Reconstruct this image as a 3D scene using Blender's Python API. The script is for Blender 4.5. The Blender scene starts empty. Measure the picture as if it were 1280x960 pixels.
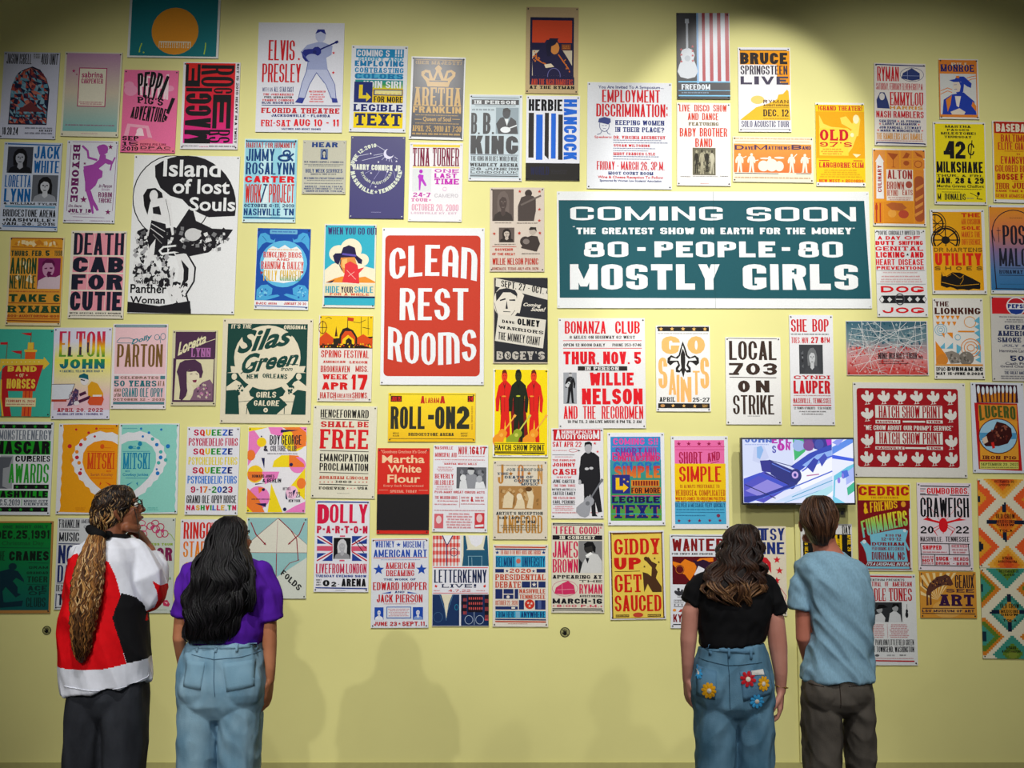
import bpy, bmesh, math, random
import numpy as np
from mathutils import Vector, Matrix, noise
C = bpy.context.scene
COL = C.collection
R = math.radians
# ---------------------------------------------------------------- camera, world, lights, exposure
F = 1400.0; PITCH = R(5.5); CAM = Vector((0.0, -7.1, 1.75))
cd = bpy.data.cameras.new('camera'); cam = bpy.data.objects.new('camera', cd); COL.objects.link(cam)
cd.sensor_width = 36.0; cd.lens = 36.0 * F / 1280.0; cd.clip_end = 60
cam.location = CAM; cam.rotation_euler = (R(90) + PITCH, 0, 0)
C.camera = cam
w = bpy.data.worlds.new('world'); C.world = w; w.use_nodes = True
w.node_tree.nodes['Background'].inputs[0].default_value = (0.9, 0.92, 1.0, 1)
w.node_tree.nodes['Background'].inputs[1].default_value = 0.30
def spot(x, y, z, tx, tz, power, size, blend=0.8, rad=0.06, ty=0.0, col=(1, 0.985, 0.95)):
    l = bpy.data.lights.new('spot_light', 'SPOT'); l.energy = power; l.spot_size = R(size); l.spot_blend = blend
    l.shadow_soft_size = rad; l.color = col
    o = bpy.data.objects.new('spot_light', l); COL.objects.link(o); o.location = (x, y, z)
    d = Vector((tx, ty, tz)) - Vector((x, y, z)); o.rotation_euler = d.to_track_quat('-Z', 'Y').to_euler()
    return o
SPOTS = [(-2.2, -4.2, 6.1, -2.1, 2.55, 450, 54), (-0.8, -4.2, 6.1, -0.8, 2.75, 680, 54), (0.8, -4.2, 6.1, 0.6, 2.7, 600, 54),
         (2.6, -4.2, 6.1, 2.5, 2.5, 600, 54), (1.8, -2.6, 6.0, 1.5, 3.8, 330, 34, .4, .05),
         (0.2, -8.2, 4.7, 0.4, 1.7, 330, 48, .9, .08), (-2.1, -5.9, 2.95, -0.9, 1.2, 230, 60, .9, .03), (3.4, -7.4, 4.7, 1.9, 1.1, 300, 42, .9, .08),
         (-1.1, -5.0, 5.4, -1.45, 1.3, 430, 30, .7, .1, -2.25), (0.9, -5.0, 5.4, 1.2, 1.3, 430, 28, .7, .1, -2.25)]  # unseen pair added only to brighten the visitors' backs
for s_ in SPOTS: spot(*s_)
C.view_settings.view_transform = 'Standard'; C.view_settings.look = 'None'
C.view_settings.exposure = 0.0; C.view_settings.gamma = 1.0; C.view_settings.use_curve_mapping = False
# ---------------------------------------------------------------- pixel -> world at a depth plane (measuring aid)
def W(px, py, y=0.0):
    dx = (px - 640) / F; dz = -(py - 480) / F
    d = Vector((dx, math.cos(PITCH) - dz * math.sin(PITCH), math.sin(PITCH) + dz * math.cos(PITCH)))
    t = (y - CAM.y) / d.y
    return CAM + d * t
# ---------------------------------------------------------------- colour + materials
PAL = dict(k='1c1b20', wh='eceaea', cr='e9e4cf', r='cf2230', red='e0202e', b='1f6fae', nv='24357c', te='1d5f66', br='4a3a32', g='0f8a2a',
           y='f6dc1e', o='f39a2a', pk='f27fb4', mg='c9257f', pu='5d3a8c', gr='8d8d90', lg='bdbdbd', gd='c79f46', mr='8a2048', dk='33302f', cy='43b5d8', bl='2a63c8')
def lin1(c): return c / 12.92 if c <= 0.04045 else ((c + 0.055) / 1.055) ** 2.4
def hx(s):
    s = PAL.get(s, s)
    return tuple(lin1(int(s[i:i + 2], 16) / 255) for i in (0, 2, 4))
def nt(name):
    m = bpy.data.materials.new(name); m.use_nodes = True
    return m, m.node_tree, m.node_tree.nodes['Principled BSDF']
def mat(name, col, rough=0.7, spec=0.4, metal=0.0, var=0.12, scale=40, bump=0.0, bscale=200, sheen=0.0, stretch=None, col2=None):
    m, t, p = nt(name)
    c = hx(col) if isinstance(col, str) else col
    c2 = hx(col2) if col2 else tuple(max(0, v * (1 - var * 2)) for v in c)
    tc = t.nodes.new('ShaderNodeTexCoord'); mp = t.nodes.new('ShaderNodeMapping')
    t.links.new(tc.outputs['Object'], mp.inputs[0])
    if stretch: mp.inputs['Scale'].default_value = stretch
    n = t.nodes.new('ShaderNodeTexNoise'); n.inputs['Scale'].default_value = scale; n.inputs['Detail'].default_value = 5
    t.links.new(mp.outputs[0], n.inputs['Vector'])
    mx = t.nodes.new('ShaderNodeMix'); mx.data_type = 'RGBA'
    rp = t.nodes.new('ShaderNodeValToRGB'); rp.color_ramp.elements[0].position = 0.35; rp.color_ramp.elements[1].position = 0.68
    t.links.new(n.outputs['Fac'], rp.inputs[0]); t.links.new(rp.outputs[0], mx.inputs[0])
    mx.inputs[6].default_value = (*c, 1); mx.inputs[7].default_value = (*c2, 1)
    t.links.new(mx.outputs[2], p.inputs['Base Color'])
    p.inputs['Roughness'].default_value = rough; p.inputs['Specular IOR Level'].default_value = spec; p.inputs['Metallic'].default_value = metal
    if sheen: p.inputs['Sheen Weight'].default_value = sheen
    if bump:
        b = t.nodes.new('ShaderNodeBump'); b.inputs['Strength'].default_value = bump; b.inputs['Distance'].default_value = 0.004
        n2 = t.nodes.new('ShaderNodeTexNoise'); n2.inputs['Scale'].default_value = bscale; n2.inputs['Detail'].default_value = 3
        t.links.new(mp.outputs[0], n2.inputs['Vector']); t.links.new(n2.outputs['Fac'], b.inputs['Height']); t.links.new(b.outputs[0], p.inputs['Normal'])
    return m
def ink_mat(name, rough, spec, grain, coat=0.0, gamma=1.0, lum=1.0):
    m, t, p = nt(name)
    a = t.nodes.new('ShaderNodeAttribute'); a.attribute_name = 'Col'
    tc = t.nodes.new('ShaderNodeTexCoord')
    n = t.nodes.new('ShaderNodeTexNoise'); n.inputs['Scale'].default_value = 150; n.inputs['Detail'].default_value = 4
    t.links.new(tc.outputs['Object'], n.inputs['Vector'])
    mr = t.nodes.new('ShaderNodeMapRange'); mr.inputs[3].default_value = lum * (1 - grain); mr.inputs[4].default_value = lum * (1 + grain * 0.5)
    t.links.new(n.outputs['Fac'], mr.inputs[0])
    v = t.nodes.new('ShaderNodeVectorMath'); v.operation = 'MULTIPLY'
    gm = t.nodes.new('ShaderNodeGamma'); gm.inputs[1].default_value = gamma; t.links.new(a.outputs['Color'], gm.inputs[0])
    t.links.new(gm.outputs[0], v.inputs[0]); t.links.new(mr.outputs[0], v.inputs[1])
    t.links.new(v.outputs[0], p.inputs['Base Color'])
    p.inputs['Roughness'].default_value = rough; p.inputs['Specular IOR Level'].default_value = spec
    p.inputs['Coat Weight'].default_value = coat; p.inputs['Coat Roughness'].default_value = 0.22
    return m
M = {}
M['ink'] = ink_mat('poster_ink', 0.6, 0.12, 0.14, 0, 1.16, .87)
M['inkg'] = ink_mat('glossy_poster_ink', 0.45, 0.25, 0.10, 0.1, 1.16, .87)
M['pin'] = mat('dark_pin', '2a2a2c', 0.35, 0.5, 0.3)
M['pinw'] = mat('pale_pin', 'dcdcd8', 0.3, 0.5, 0.4)
M['wall'] = mat('painted_wall', 'd3ce88', 0.62, 0.3, var=0.015, scale=3, bump=0.05, bscale=260)
M['floor'] = mat('polished_concrete', '6d675e', 0.4, 0.4, var=0.1, scale=6)
M['ceil'] = mat('dark_ceiling', '2b2a29', 0.8, 0.2)
M['base'] = mat('baseboard_paint', 'a9a468', 0.5, 0.3, var=0.03)
# ---------------------------------------------------------------- object helpers
def link(o, parent=None):
    COL.objects.link(o)
    if parent: o.parent = parent
    return o
def tag(o, label=None, cat=None, group=None, kind=None):
    for k, v in (('label', label), ('category', cat), ('group', group), ('kind', kind)):
        if v: o[k] = v
    return o
def empty(name, loc, label, cat, group=None):
    o = bpy.data.objects.new(name, None); o.empty_display_size = 0.1; link(o); o.location = loc
    return tag(o, label, cat, group)
def mesh_obj(name, verts, faces, m, parent=None, smooth=False, cols=None, loc=None):
    me = bpy.data.meshes.new(name); me.from_pydata([tuple(v) for v in verts], [], faces)
    if m: me.materials.append(m)
    if smooth: me.shade_smooth()
    if cols is not None:
        at = me.color_attributes.new('Col', 'FLOAT_COLOR', 'POINT')
        a = np.ones((len(verts), 4), dtype=np.float32); a[:, :3] = np.array(cols, dtype=np.float32)
        at.data.foreach_set('color', a.ravel())
    o = bpy.data.objects.new(name, me); link(o, parent)
    if loc is not None: o.location = loc
    return o
def box_vf(x0, x1, y0, y1, z0, z1):
    v = [(x0, y0, z0), (x1, y0, z0), (x1, y1, z0), (x0, y1, z0), (x0, y0, z1), (x1, y0, z1), (x1, y1, z1), (x0, y1, z1)]
    return v, [(0, 3, 2, 1), (4, 5, 6, 7), (0, 1, 5, 4), (1, 2, 6, 5), (2, 3, 7, 6), (3, 0, 4, 7)]
def box(name, b, m, parent=None, loc=None, bevel=0):
    v, f = box_vf(*b); o = mesh_obj(name, v, f, m, parent, loc=loc)
    if bevel:
        md = o.modifiers.new('bevel', 'BEVEL'); md.width = bevel; md.segments = 2
    return o
# ---------------------------------------------------------------- the setting
def struct(name, b, m): return tag(box(name, b, m), kind='structure')
struct('wall_back', (-7, 7, 0, 0.2, 0, 6.6), M['wall'])
struct('wall_left', (-7.2, -7, -12, 0.2, 0, 6.6), M['wall'])
struct('wall_right', (7, 7.2, -12, 0.2, 0, 6.6), M['wall'])
struct('floor', (-7.2, 7.2, -12, 0.2, -0.1, 0), M['floor'])
struct('ceiling', (-7.2, 7.2, -12, 0.2, 6.6, 6.7), M['ceil'])
struct('baseboard_back', (-7, 7, -0.012, 0, 0, 0.09), M['base'])
# ---------------------------------------------------------------- stroke alphabet for wood-type lettering
NW = {'I': 0.36, 'M': 1.3, 'W': 1.35, ' ': 0.42, '.': 0.34, ',': 0.34, ':': 0.34, "'": 0.3, '!': 0.36, '1': 0.55, '-': 0.6, 'J': 0.85, '"': 0.5, '*': 0.95,
      '(': 0.4, ')': 0.4, 'L': 0.88, 'E': 0.9, 'F': 0.88, '/': 0.6, '+': 0.9, '~': 0.1, 'm': 1.5}
def glyph(ch, a, b, r, slab, H_W):
    P = []
    s = 0.55 * a
    def rect(x0, y0, x1, y1):
        if x1 > x0 and y1 > y0: P.append([(x0, y0), (x1, y0), (x1, y1), (x0, y1)])
    def V(x, y0, y1):
        rect(x, y0, x + a, y1)
        if slab:
            if y0 == 0: rect(max(-.04, x - s), 0, min(1.04, x + a + s), b * .8)
            if y1 == 1: rect(max(-.04, x - s), 1 - b * .8, min(1.04, x + a + s), 1)
    def H(y, x0, x1): rect(x0, y, x1, y + b)
    def D(x0, y0, x1, y1, w_=None):
        w_ = w_ or a
        P.append([(x0, y0), (x0 + w_, y0), (x1 + w_, y1), (x1, y1)])
        if slab:
            for x, y in ((x0, y0), (x1, y1)):
                if y == 0: rect(max(-.04, x - s), 0, min(1.04, x + a + s), b * .8)
                if y == 1: rect(max(-.04, x - s), 1 - b * .8, min(1.04, x + a + s), 1)
    def Q(cx, cy, rx, ry, q):
        n = 3; ix, iy = max(rx - a, .001), max(ry - b, .001)
        for i in range(n):
            t0 = (q + i / n) * math.pi / 2; t1 = (q + (i + 1) / n) * math.pi / 2
            P.append([(cx + ix * math.cos(t0), cy + iy * math.sin(t0)), (cx + rx * math.cos(t0), cy + ry * math.sin(t0)),
                      (cx + rx * math.cos(t1), cy + ry * math.sin(t1)), (cx + ix * math.cos(t1), cy + iy * math.sin(t1))])
    def RR(x0, y0, x1, y1, sides, corn):
        rx = (x1 - x0) / 2; ry = min((y1 - y0) / 2, r)
        cx = {'1': x1 - rx, '4': x1 - rx, '2': x0 + rx, '3': x0 + rx}
        cy = {'1': y1 - ry, '2': y1 - ry, '3': y0 + ry, '4': y0 + ry}
        for c in corn: Q(cx[c], cy[c], rx, ry, int(c) - 1)
        def e(c, v0, v1): return v1 if c in corn else v0
        if 'T' in sides: H(y1 - b, e('2', x0, x0 + rx), e('1', x1, x1 - rx))
        if 'B' in sides: H(y0, e('3', x0, x0 + rx), e('4', x1, x1 - rx))
        if 'L' in sides: rect(x0, e('3', y0, y0 + ry), x0 + a, e('2', y1, y1 - ry))
        if 'R' in sides: rect(x1 - a, e('4', y0, y0 + ry), x1, e('1', y1, y1 - ry))
    if ch not in 'ODQUJ0': r = min(r, .34)
    m = .5; rr = min(r, .5)
    if ch == 'A': D(0, 0, .5 - a / 2, 1); D(1 - a, 0, .5 - a / 2, 1); H(.2, .15, .85)
    elif ch == 'B': V(0, 0, 1); RR(0, m - b / 2, 1, 1, 'TRB', '14'); RR(0, 0, 1, m + b / 2, 'TRB', '14')
    elif ch == 'C': RR(0, 0, 1, 1, 'L', '1234'); rect(1 - a, max(rr, .5) + .12, 1, 1 - rr); rect(1 - a, rr, 1, .38)
    elif ch == 'D': V(0, 0, 1); RR(0, 0, 1, 1, 'TRB', '14')
    elif ch == 'E': V(0, 0, 1); H(0, 0, 1); H(1 - b, 0, 1); H(m - b / 2, 0, .82); slab and (rect(1 - a * .5, 0, 1, .28), rect(1 - a * .5, .72, 1, 1))
    elif ch == 'F': V(0, 0, 1); H(1 - b, 0, 1); H(m - b / 2, 0, .82); slab and rect(1 - a * .5, .72, 1, 1)
    elif ch == 'G': RR(0, 0, 1, 1, 'L', '1234'); rect(1 - a, .64, 1, 1 - rr); rect(1 - a, rr * .6, 1, .48); rect(.5, .48 - b, 1, .48)
    elif ch == 'H': V(0, 0, 1); V(1 - a, 0, 1); H(m - b / 2, 0, 1)
    elif ch == 'I': rect(0 if not slab else .15, 0, 1 if not slab else .85, 1); slab and (rect(-.2, 0, 1.2, b * .8), rect(-.2, 1 - b * .8, 1.2, 1))
    elif ch == 'J': rect(1 - a, rr, 1, 1); Q(.5, rr, .5, rr, 2); Q(.5, rr, .5, rr, 3); rect(0, rr, a, min(rr + .15, .5))
    elif ch == 'K': V(0, 0, 1); D(a * .5, .35, 1 - a, 1); D(1 - a, 0, a * .9, .6)
    elif ch == 'L': V(0, 0, 1); H(0, 0, 1); slab and rect(1 - a * .5, 0, 1, .3)
    elif ch == 'M': V(0, 0, 1); V(1 - a, 0, 1); q = a * .8; D(.5 - q / 2, .12 if a > .27 else .04, 0, .999, q); D(.5 - q / 2, .12 if a > .27 else .04, 1 - q, .999, q)
    elif ch == 'N': V(0, 0, 1); V(1 - a, 0, 1); D(1 - a * .85, .001, 0, .999, a * .85)
    elif ch in 'O0': RR(0, 0, 1, 1, 'LR', '1234')
    elif ch == 'P': V(0, 0, 1); RR(0, .42, 1, 1, 'TRB', '14')
    elif ch == 'Q': RR(0, 0, 1, 1, 'LR', '1234'); D(1 - a * .8, -.08, .5, .28)
    elif ch == 'R': V(0, 0, 1); RR(0, .44, 1, 1, 'TRB', '14'); D(1 - a, 0, .45, .5)
    elif ch in 'S5':
        if ch == 'S': RR(0, m - b / 2, 1, 1, 'L', '123'); rect(1 - a, .7, 1, 1 - min(rr, (m + b / 2) / 2)); RR(0, 0, 1, m + b / 2, 'R', '134'); rect(0, min(rr, m / 2), a, .32)
        else: rect(0, .46, a, 1); H(1 - b, 0, .95); RR(0, 0, 1, .62, 'R', '134'); H(.62 - b, a * .5, .5); rect(0, min(rr, .3), a, .32)
    elif ch == 'T': H(1 - b, 0, 1); V(.5 - a / 2, 0, .999); slab and (rect(0, .7, a * .5, 1), rect(1 - a * .5, .7, 1, 1))
    elif ch == 'U': rect(0, rr, a, 1); rect(1 - a, rr, 1, 1); Q(.5, rr, .5, rr, 2); Q(.5, rr, .5, rr, 3); slab and (rect(-.04, 1 - b * .8, a + s, 1), rect(1 - a - s, 1 - b * .8, 1.04, 1))
    elif ch == 'V': D(.5 - a / 2, .001, 0, 1); D(.5 - a / 2, .001, 1 - a, 1)
    elif ch == 'W': D(.27 - a / 2, .001, 0, 1); D(.27 - a / 2, .001, .5 - a / 2, .9); D(.73 - a / 2, .001, .5 - a / 2, .9); D(.73 - a / 2, .001, 1 - a, 1)
    elif ch == 'X': D(0, 0, 1 - a, 1); D(1 - a, 0, 0, 1)
    elif ch == 'Y': V(.5 - a / 2, 0, .45); D(.5 - a / 2, .42, 0, 1); D(.5 - a / 2, .42, 1 - a, 1)
    elif ch == 'Z': H(0, 0, 1); H(1 - b, 0, 1); D(0, b * .9, 1 - a, 1 - b * .9)
    elif ch == '1': rect(.5 - a * .3, 0, .5 + a * .9, 1); D(.05, .72, .3, 1); slab and rect(0, 0, 1, b * .8)
    elif ch == '2': q = min(rr, .3); Q(.5, 1 - q, .5, q, 0); Q(.5, 1 - q, .5, q, 1); rect(0, .68, a, 1 - q); rect(1 - a, .56, 1, 1 - q); D(0, b, 1 - a, .58); H(0, 0, 1)
    elif ch == '3': RR(0, m - b / 2, 1, 1, 'R', '124'); RR(0, 0, 1, m + b / 2, 'R', '134'); rect(0, .72, a, 1 - min(rr, .25)); rect(0, min(rr, .25), a, .3); H(m - b / 2, .3, .6)
    elif ch == '4': rect(.62, 0, .62 + a, 1); H(.22, 0, 1); D(0, .25, .55, 1)
    elif ch == '6': RR(0, 0, 1, 1, 'L', '123'); RR(0, 0, 1, .6, 'R', '124'); rect(1 - a, .72, 1, 1 - rr)
    elif ch == '7': H(1 - b, 0, 1); D(.18, 0, 1 - a, 1 - b)
    elif ch == '8': RR(.05, m - b / 2, .95, 1, 'LR', '1234'); RR(0, 0, 1, m + b / 2, 'LR', '1234')
    elif ch == '&': RR(.1, .52, .72, 1, 'LR', '1234'); RR(0, 0, .82, .58, 'L', '234'); D(1 - a, 0, .12, .62); rect(.82 - a * .7, .2, .82, .42)
    elif ch == '9': RR(0, 0, 1, 1, 'R', '134'); RR(0, .4, 1, 1, 'L', '123'); rect(0, rr, a, .28)
    elif ch == '.': rect(.1, 0, .9, min(.2, .8 * H_W))
    elif ch == ',': rect(.2, -.1, .8, .16)
    elif ch == ':': rect(.15, .1, .85, .3); rect(.15, .6, .85, .8)
    elif ch == "'": rect(.2, .72, .8, 1)
    elif ch == '"': rect(.1, .74, .4, 1); rect(.6, .74, .9, 1)
    elif ch == '!': rect(.1, .3, .9, 1); rect(.1, 0, .9, .2)
    elif ch == '-': rect(.1, .42, .9, .42 + max(b, .1))
    elif ch == '/': D(0, 0, 1 - a, 1)
    elif ch == '+': rect(.5 - a / 2, .1, .5 + a / 2, .9); H(m - b / 2, 0, 1)
    elif ch == '?': Q(.5, .75, .5, .25, 0); Q(.5, .75, .5, .25, 1); rect(.5 - a / 2, .28, .5 + a / 2, .5); rect(.5, .5, 1, .5 + b); rect(1 - a, .5, 1, .75); rect(.5 - a / 2, 0, .5 + a / 2, .16)
    elif ch == '(': Q(1, .5, 1, .5, 1); Q(1, .5, 1, .5, 2)
    elif ch == ')': Q(0, .5, 1, .5, 0); Q(0, .5, 1, .5, 3)
    elif ch == '*':
        pts = [(.5 + .5 * math.sin(k * math.pi / 5) * (1 if k % 2 == 0 else .42), .5 + .5 * math.cos(k * math.pi / 5) * (1 if k % 2 == 0 else .42)) for k in range(10)]
        for k in range(10): P.append([(.5, .5), pts[k], pts[(k + 1) % 10]])
    elif ch == 'n': rect(0, 0, a, 1); RR(0, 0, 1, 1, 'TR', '1')
    elif ch == 'm': rect(0, 0, a, 1); rect(.5 - a / 2, 0, .5 + a / 2, .97); RR(0, 0, 1, 1, 'TR', '1')
    elif ch == 'a': RR(0, 0, 1, 1, 'LTR', '12'); H(.34, a * .9, 1 - a * .9)
    elif ch == '@':  # cent sign
        RR(0, .15, 1, .85, 'L', '1234'); D(.3, -.02, .6, 1.02, .14)
    return P
def text_polys(txt, style, wpx, hpx, weight=None):
    """glyph quads in a unit box for a line that fills wpx x hpx"""
    slab = style == 's'; wt = weight or {'g': .36, 's': .34, 'w': .22, 'x': .44, 'k': .40}[style]
    gap = .17 if not slab else .2
    ws = [NW.get(c, 1.0) for c in txt]
    tot = sum(ws) + gap * (len(txt) - 1)
    u = wpx / tot
    out = []; x = 0
    for c, cw in zip(txt, ws):
        gw = cw * u
        st = min(wt * u, .42 * hpx)
        a = min(st / gw, .48); b = min(max(.62 * st / hpx, .07), .2)
        if style in 'wx' : b = min(st * .85 / hpx, .24)
        r = min(.5, .55 * gw / hpx + .04)
        if style == 'k': r = min(r, .17); b = min(st * .8 / hpx, .24)
        if c not in ' ~':
            for pl in glyph(c, a, b, r, slab, gw / hpx): out.append([((x + px * cw) / tot, py) for px, py in pl])
        x += cw + gap
    return out
bf_cache = {}
def bfont(txt, bold=0.0, shear=0.0):
    k = (txt, bold, shear)
    if k not in bf_cache:
        c = bpy.data.curves.new('t', 'FONT'); c.body = txt; c.offset = bold; c.shear = shear; c.resolution_u = 3; c.fill_mode = 'FRONT'
        o = bpy.data.objects.new('t', c); COL.objects.link(o)
        bpy.context.view_layer.update()
        me = o.evaluated_get(bpy.context.evaluated_depsgraph_get()).to_mesh()
        vs = [(v.co.x, v.co.y) for v in me.vertices]; fs = [tuple(p.vertices) for p in me.polygons]
        x0 = min(v[0] for v in vs); x1 = max(v[0] for v in vs); y0 = min(v[1] for v in vs); y1 = max(v[1] for v in vs)
        out = [[((vs[i][0] - x0) / (x1 - x0), (vs[i][1] - y0) / (y1 - y0)) for i in f] for f in fs]
        bpy.data.objects.remove(o); bpy.data.curves.remove(c)
        bf_cache[k] = out
    return bf_cache[k]
# ---------------------------------------------------------------- flat print on a sheet
class Print:
    def __init__(s): s.v = []; s.f = []; s.c = []
    def add(s, pts, cols, y):
        n = len(s.v)
        for p, c in zip(pts, cols): s.v.append((p[0], y, p[1])); s.c.append(c)
        s.f.append(tuple(range(n, n + len(pts))))
def clip(poly, y, above):
    out = []
    for i in range(len(poly)):
        p, q = poly[i], poly[(i + 1) % len(poly)]
        ip = (p[1] >= y) == above or p[1] == y; iq = (q[1] >= y) == above or q[1] == y
        if ip: out.append(p)
        if ip != iq and q[1] != p[1]:
            t = (y - p[1]) / (q[1] - p[1]); out.append((p[0] + t * (q[0] - p[0]), y))
    return out
ORG = dict(A1=(0, 50), A2=(220, 50), A3=(430, 50), A4=(640, 50), A5=(840, 50), A6=(1040, 50), B1=(0, 170), B2=(220, 170), B3=(430, 170),
           B4=(640, 200), B5=(840, 200), B6=(1040, 200), C1=(0, 280), C2=(220, 280), C3=(430, 330), C4=(600, 370), C5=(800, 370), C6=(1040, 330),
           D1=(0, 400), D2=(200, 390), D3=(380, 480), D4=(600, 500), D5=(800, 500), D6=(1040, 470), E1=(0, 520), E2=(200, 520), E3=(380, 620),
           E4=(590, 640), E5=(800, 640), E6=(1040, 590), E7=(1040, 660), E8=(0, 640))
class Canvas:
    """draws items given in measured coordinates onto a flat rectangle of W x H metres"""
    split = True
    def __init__(s, corners, w, h, y0):
        s.q = corners; s.w = w; s.h = h; s.y = y0; s.dy = 0.00004
        (ax, ay), (bx, by), (cx, cy), (dx, dy) = corners
        s.sx = w / ((bx - ax + cx - dx) / 2); s.sy = h / ((dy - ay + cy - by) / 2)
        s.txt = Print(); s.pic = Print(); s.lines = []; s.rnd = random.Random(int(ax * 7 + ay * 13))
    def loc(s, x, y):
        (ax, ay), (bx, by), (cx, cy), (dx, dy) = s.q
        u, v = .5, .5
        for _ in range(4):
            lx = ax + (dx - ax) * v; rx = bx + (cx - bx) * v; u = (x - lx) / (rx - lx)
            ty = ay + (by - ay) * u; yy = dy + (cy - dy) * u; v = (y - ty) / (yy - ty)
        return (u - .5) * s.w, (.5 - v) * s.h
    def put(s, polys, col, tgt, convex=True, bounds=None):
        """polys in image coordinates"""
        xs = [p[0] for pl in polys for p in pl]; ys = [p[1] for pl in polys for p in pl]
        if not xs: return
        x0, x1, y0, y1 = bounds or (min(xs), max(xs), min(ys), max(ys))
        if tgt is s.txt and s.split and max(ys) - min(ys) >= 6 and max(xs) - min(xs) >= 6: tgt = Print(); s.lines.append(tgt)
        xc, yc = (x0 + x1) / 2, (y0 + y1) / 2; lx, lz = s.loc(xc, yc)
        hw, hh = s.w / 2, s.h / 2
        def T(p): return (max(-hw, min(hw, lx + (p[0] - xc) * s.sx)), max(-hh, min(hh, lz - (p[1] - yc) * s.sy)))
        s.y -= s.dy; yk = 0
        st = [hx(c) for c in col.split('>')]
        if len(st) == 1:
            for pl in polys: yk = (yk + 1) % 11; tgt.add([T(p) for p in pl][::-1], [st[0]] * len(pl), s.y - yk * 3e-6)
            return
        n = len(st) - 1
        def colat(y):
            t = max(0, min(.9999, (y - y0) / max(y1 - y0, 1e-6))) * n; i = int(t); f = t - i
            return tuple(st[i][k] * (1 - f) + st[i + 1][k] * f for k in range(3))
        for pl in polys:
            bands = [pl]
            for i in range(1, n):
                yc_ = y0 + (y1 - y0) * i / n; nb = []
                for b_ in bands:
                    for ab in (True, False):
                        c_ = clip(b_, yc_, ab)
                        if len(c_) > 2: nb.append(c_)
                bands = nb
            for b_ in bands: yk = (yk + 1) % 11; tgt.add([T(p) for p in b_][::-1], [colat(p[1]) for p in b_][::-1], s.y - yk * 3e-6)
    def unit(s, polys, x0, y0, x1, y1): return [[(x0 + p[0] * (x1 - x0), y1 - p[1] * (y1 - y0)) for p in pl] for pl in polys]
    def ell(s, cx, cy, rx, ry, n=20): return [(cx + rx * math.cos(2 * math.pi * i / n), cy + ry * math.sin(2 * math.pi * i / n)) for i in range(n)]
    def stroke(s, pts, w_, closed=False):
        out = []
        seg = list(zip(pts, pts[1:])) + ([(pts[-1], pts[0])] if closed else [])
        for (x0, y0), (x1, y1) in seg:
            L = math.hypot(x1 - x0, y1 - y0) or 1; ex, ey = (x1 - x0) / L * w_ * .2, (y1 - y0) / L * w_ * .2
            nx, ny = -(y1 - y0) / L * w_ / 2, (x1 - x0) / L * w_ / 2
            out.append([(x0 - ex + nx, y0 - ey + ny), (x1 + ex + nx, y1 + ey + ny), (x1 + ex - nx, y1 + ey - ny), (x0 - ex - nx, y0 - ey - ny)])
        return out
    def run(s, line, o):
        """o = (ox, oy, k): item coordinates -> photo coordinates"""
        tk = line.split(); cmd = tk[0]
        X = lambda v: o[0] + float(v) * o[2]
        Y = lambda v: o[1] + float(v) * o[2]
        rnd = s.rnd
        if cmd[0] == 't':
            x0, y0, x1, y1 = X(tk[1]), Y(tk[2]), X(tk[3]), Y(tk[4]); col = tk[5]; txt = ' '.join(tk[6:]); st = cmd[1] if len(cmd) > 1 else 'g'
            if st in 'bij':
                pl = bfont(txt, {'b': .02, 'i': .02, 'j': .0}[st], .35 if st in 'ij' else 0)
                s.put(s.unit(pl, x0, y0, x1, y1), col, s.txt); return
            if st in 'vu':
                pl = text_polys(txt, cmd[2] if len(cmd) > 2 else 'g', y1 - y0, x1 - x0)
                if st == 'v': pl = [[(p[1], 1 - p[0]) for p in q] for q in pl]
                else: pl = [[(1 - p[1], p[0]) for p in q] for q in pl]
                s.put(s.unit(pl, x0, y0, x1, y1), col, s.txt); return
            if st == 'm':   # letters in a cycle of colours
                cols = col.split(','); k = 0
                ws = [NW.get(c, 1) for c in txt]; tot = sum(ws) + .17 * (len(txt) - 1); x = 0
                for c, cw in zip(txt, ws):
                    a0 = x0 + (x1 - x0) * x / tot; a1 = x0 + (x1 - x0) * (x + cw) / tot
                    if c != ' ': s.put(s.unit(text_polys(c, 'g', a1 - a0, y1 - y0), a0, y0, a1, y1), cols[k % len(cols)], s.txt)
                    k += 1; x += cw + .17
                return
            s.put(s.unit(text_polys(txt, st, x1 - x0, y1 - y0), x0, y0, x1, y1), col, s.txt, bounds=(x0, x1, y0, y1))
        elif cmd[0] == 'q':
            v = [float(t) for t in tk[1:11]]; col = tk[11]; txt = ' '.join(tk[12:]); st = cmd[1] if len(cmd) > 1 else 'g'
            A, B, Cc, Dd = [(X(v[i]), Y(v[i + 1])) for i in (0, 2, 4, 6)]; bt, bb = v[8] * o[2], v[9] * o[2]
            wd = math.hypot(B[0] - A[0], B[1] - A[1]); ht = abs((Dd[1] - A[1] + Cc[1] - B[1]) / 2)
            if st in 'bij': pl = bfont(txt, {'b': .03, 'i': .03, 'j': .0}[st], .35 if st in 'ij' else 0)
            else: pl = text_polys(txt, st, wd, ht)
            def f(p):
                u, vv = p; k = 4 * u * (1 - u)
                tx, ty = A[0] + (B[0] - A[0]) * u, A[1] + (B[1] - A[1]) * u - bt * k
                bx, by = Dd[0] + (Cc[0] - Dd[0]) * u, Dd[1] + (Cc[1] - Dd[1]) * u - bb * k
                return bx + (tx - bx) * vv, by + (ty - by) * vv
            s.put([[f(p) for p in q] for q in pl], col, s.txt)
        elif cmd[0] == 'a':
            cx, cy, r_, h_, a0, a1 = X(tk[1]), Y(tk[2]), float(tk[3]) * o[2], float(tk[4]) * o[2], R(float(tk[5])), R(float(tk[6])); col = tk[7]; txt = ' '.join(tk[8:])
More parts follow.
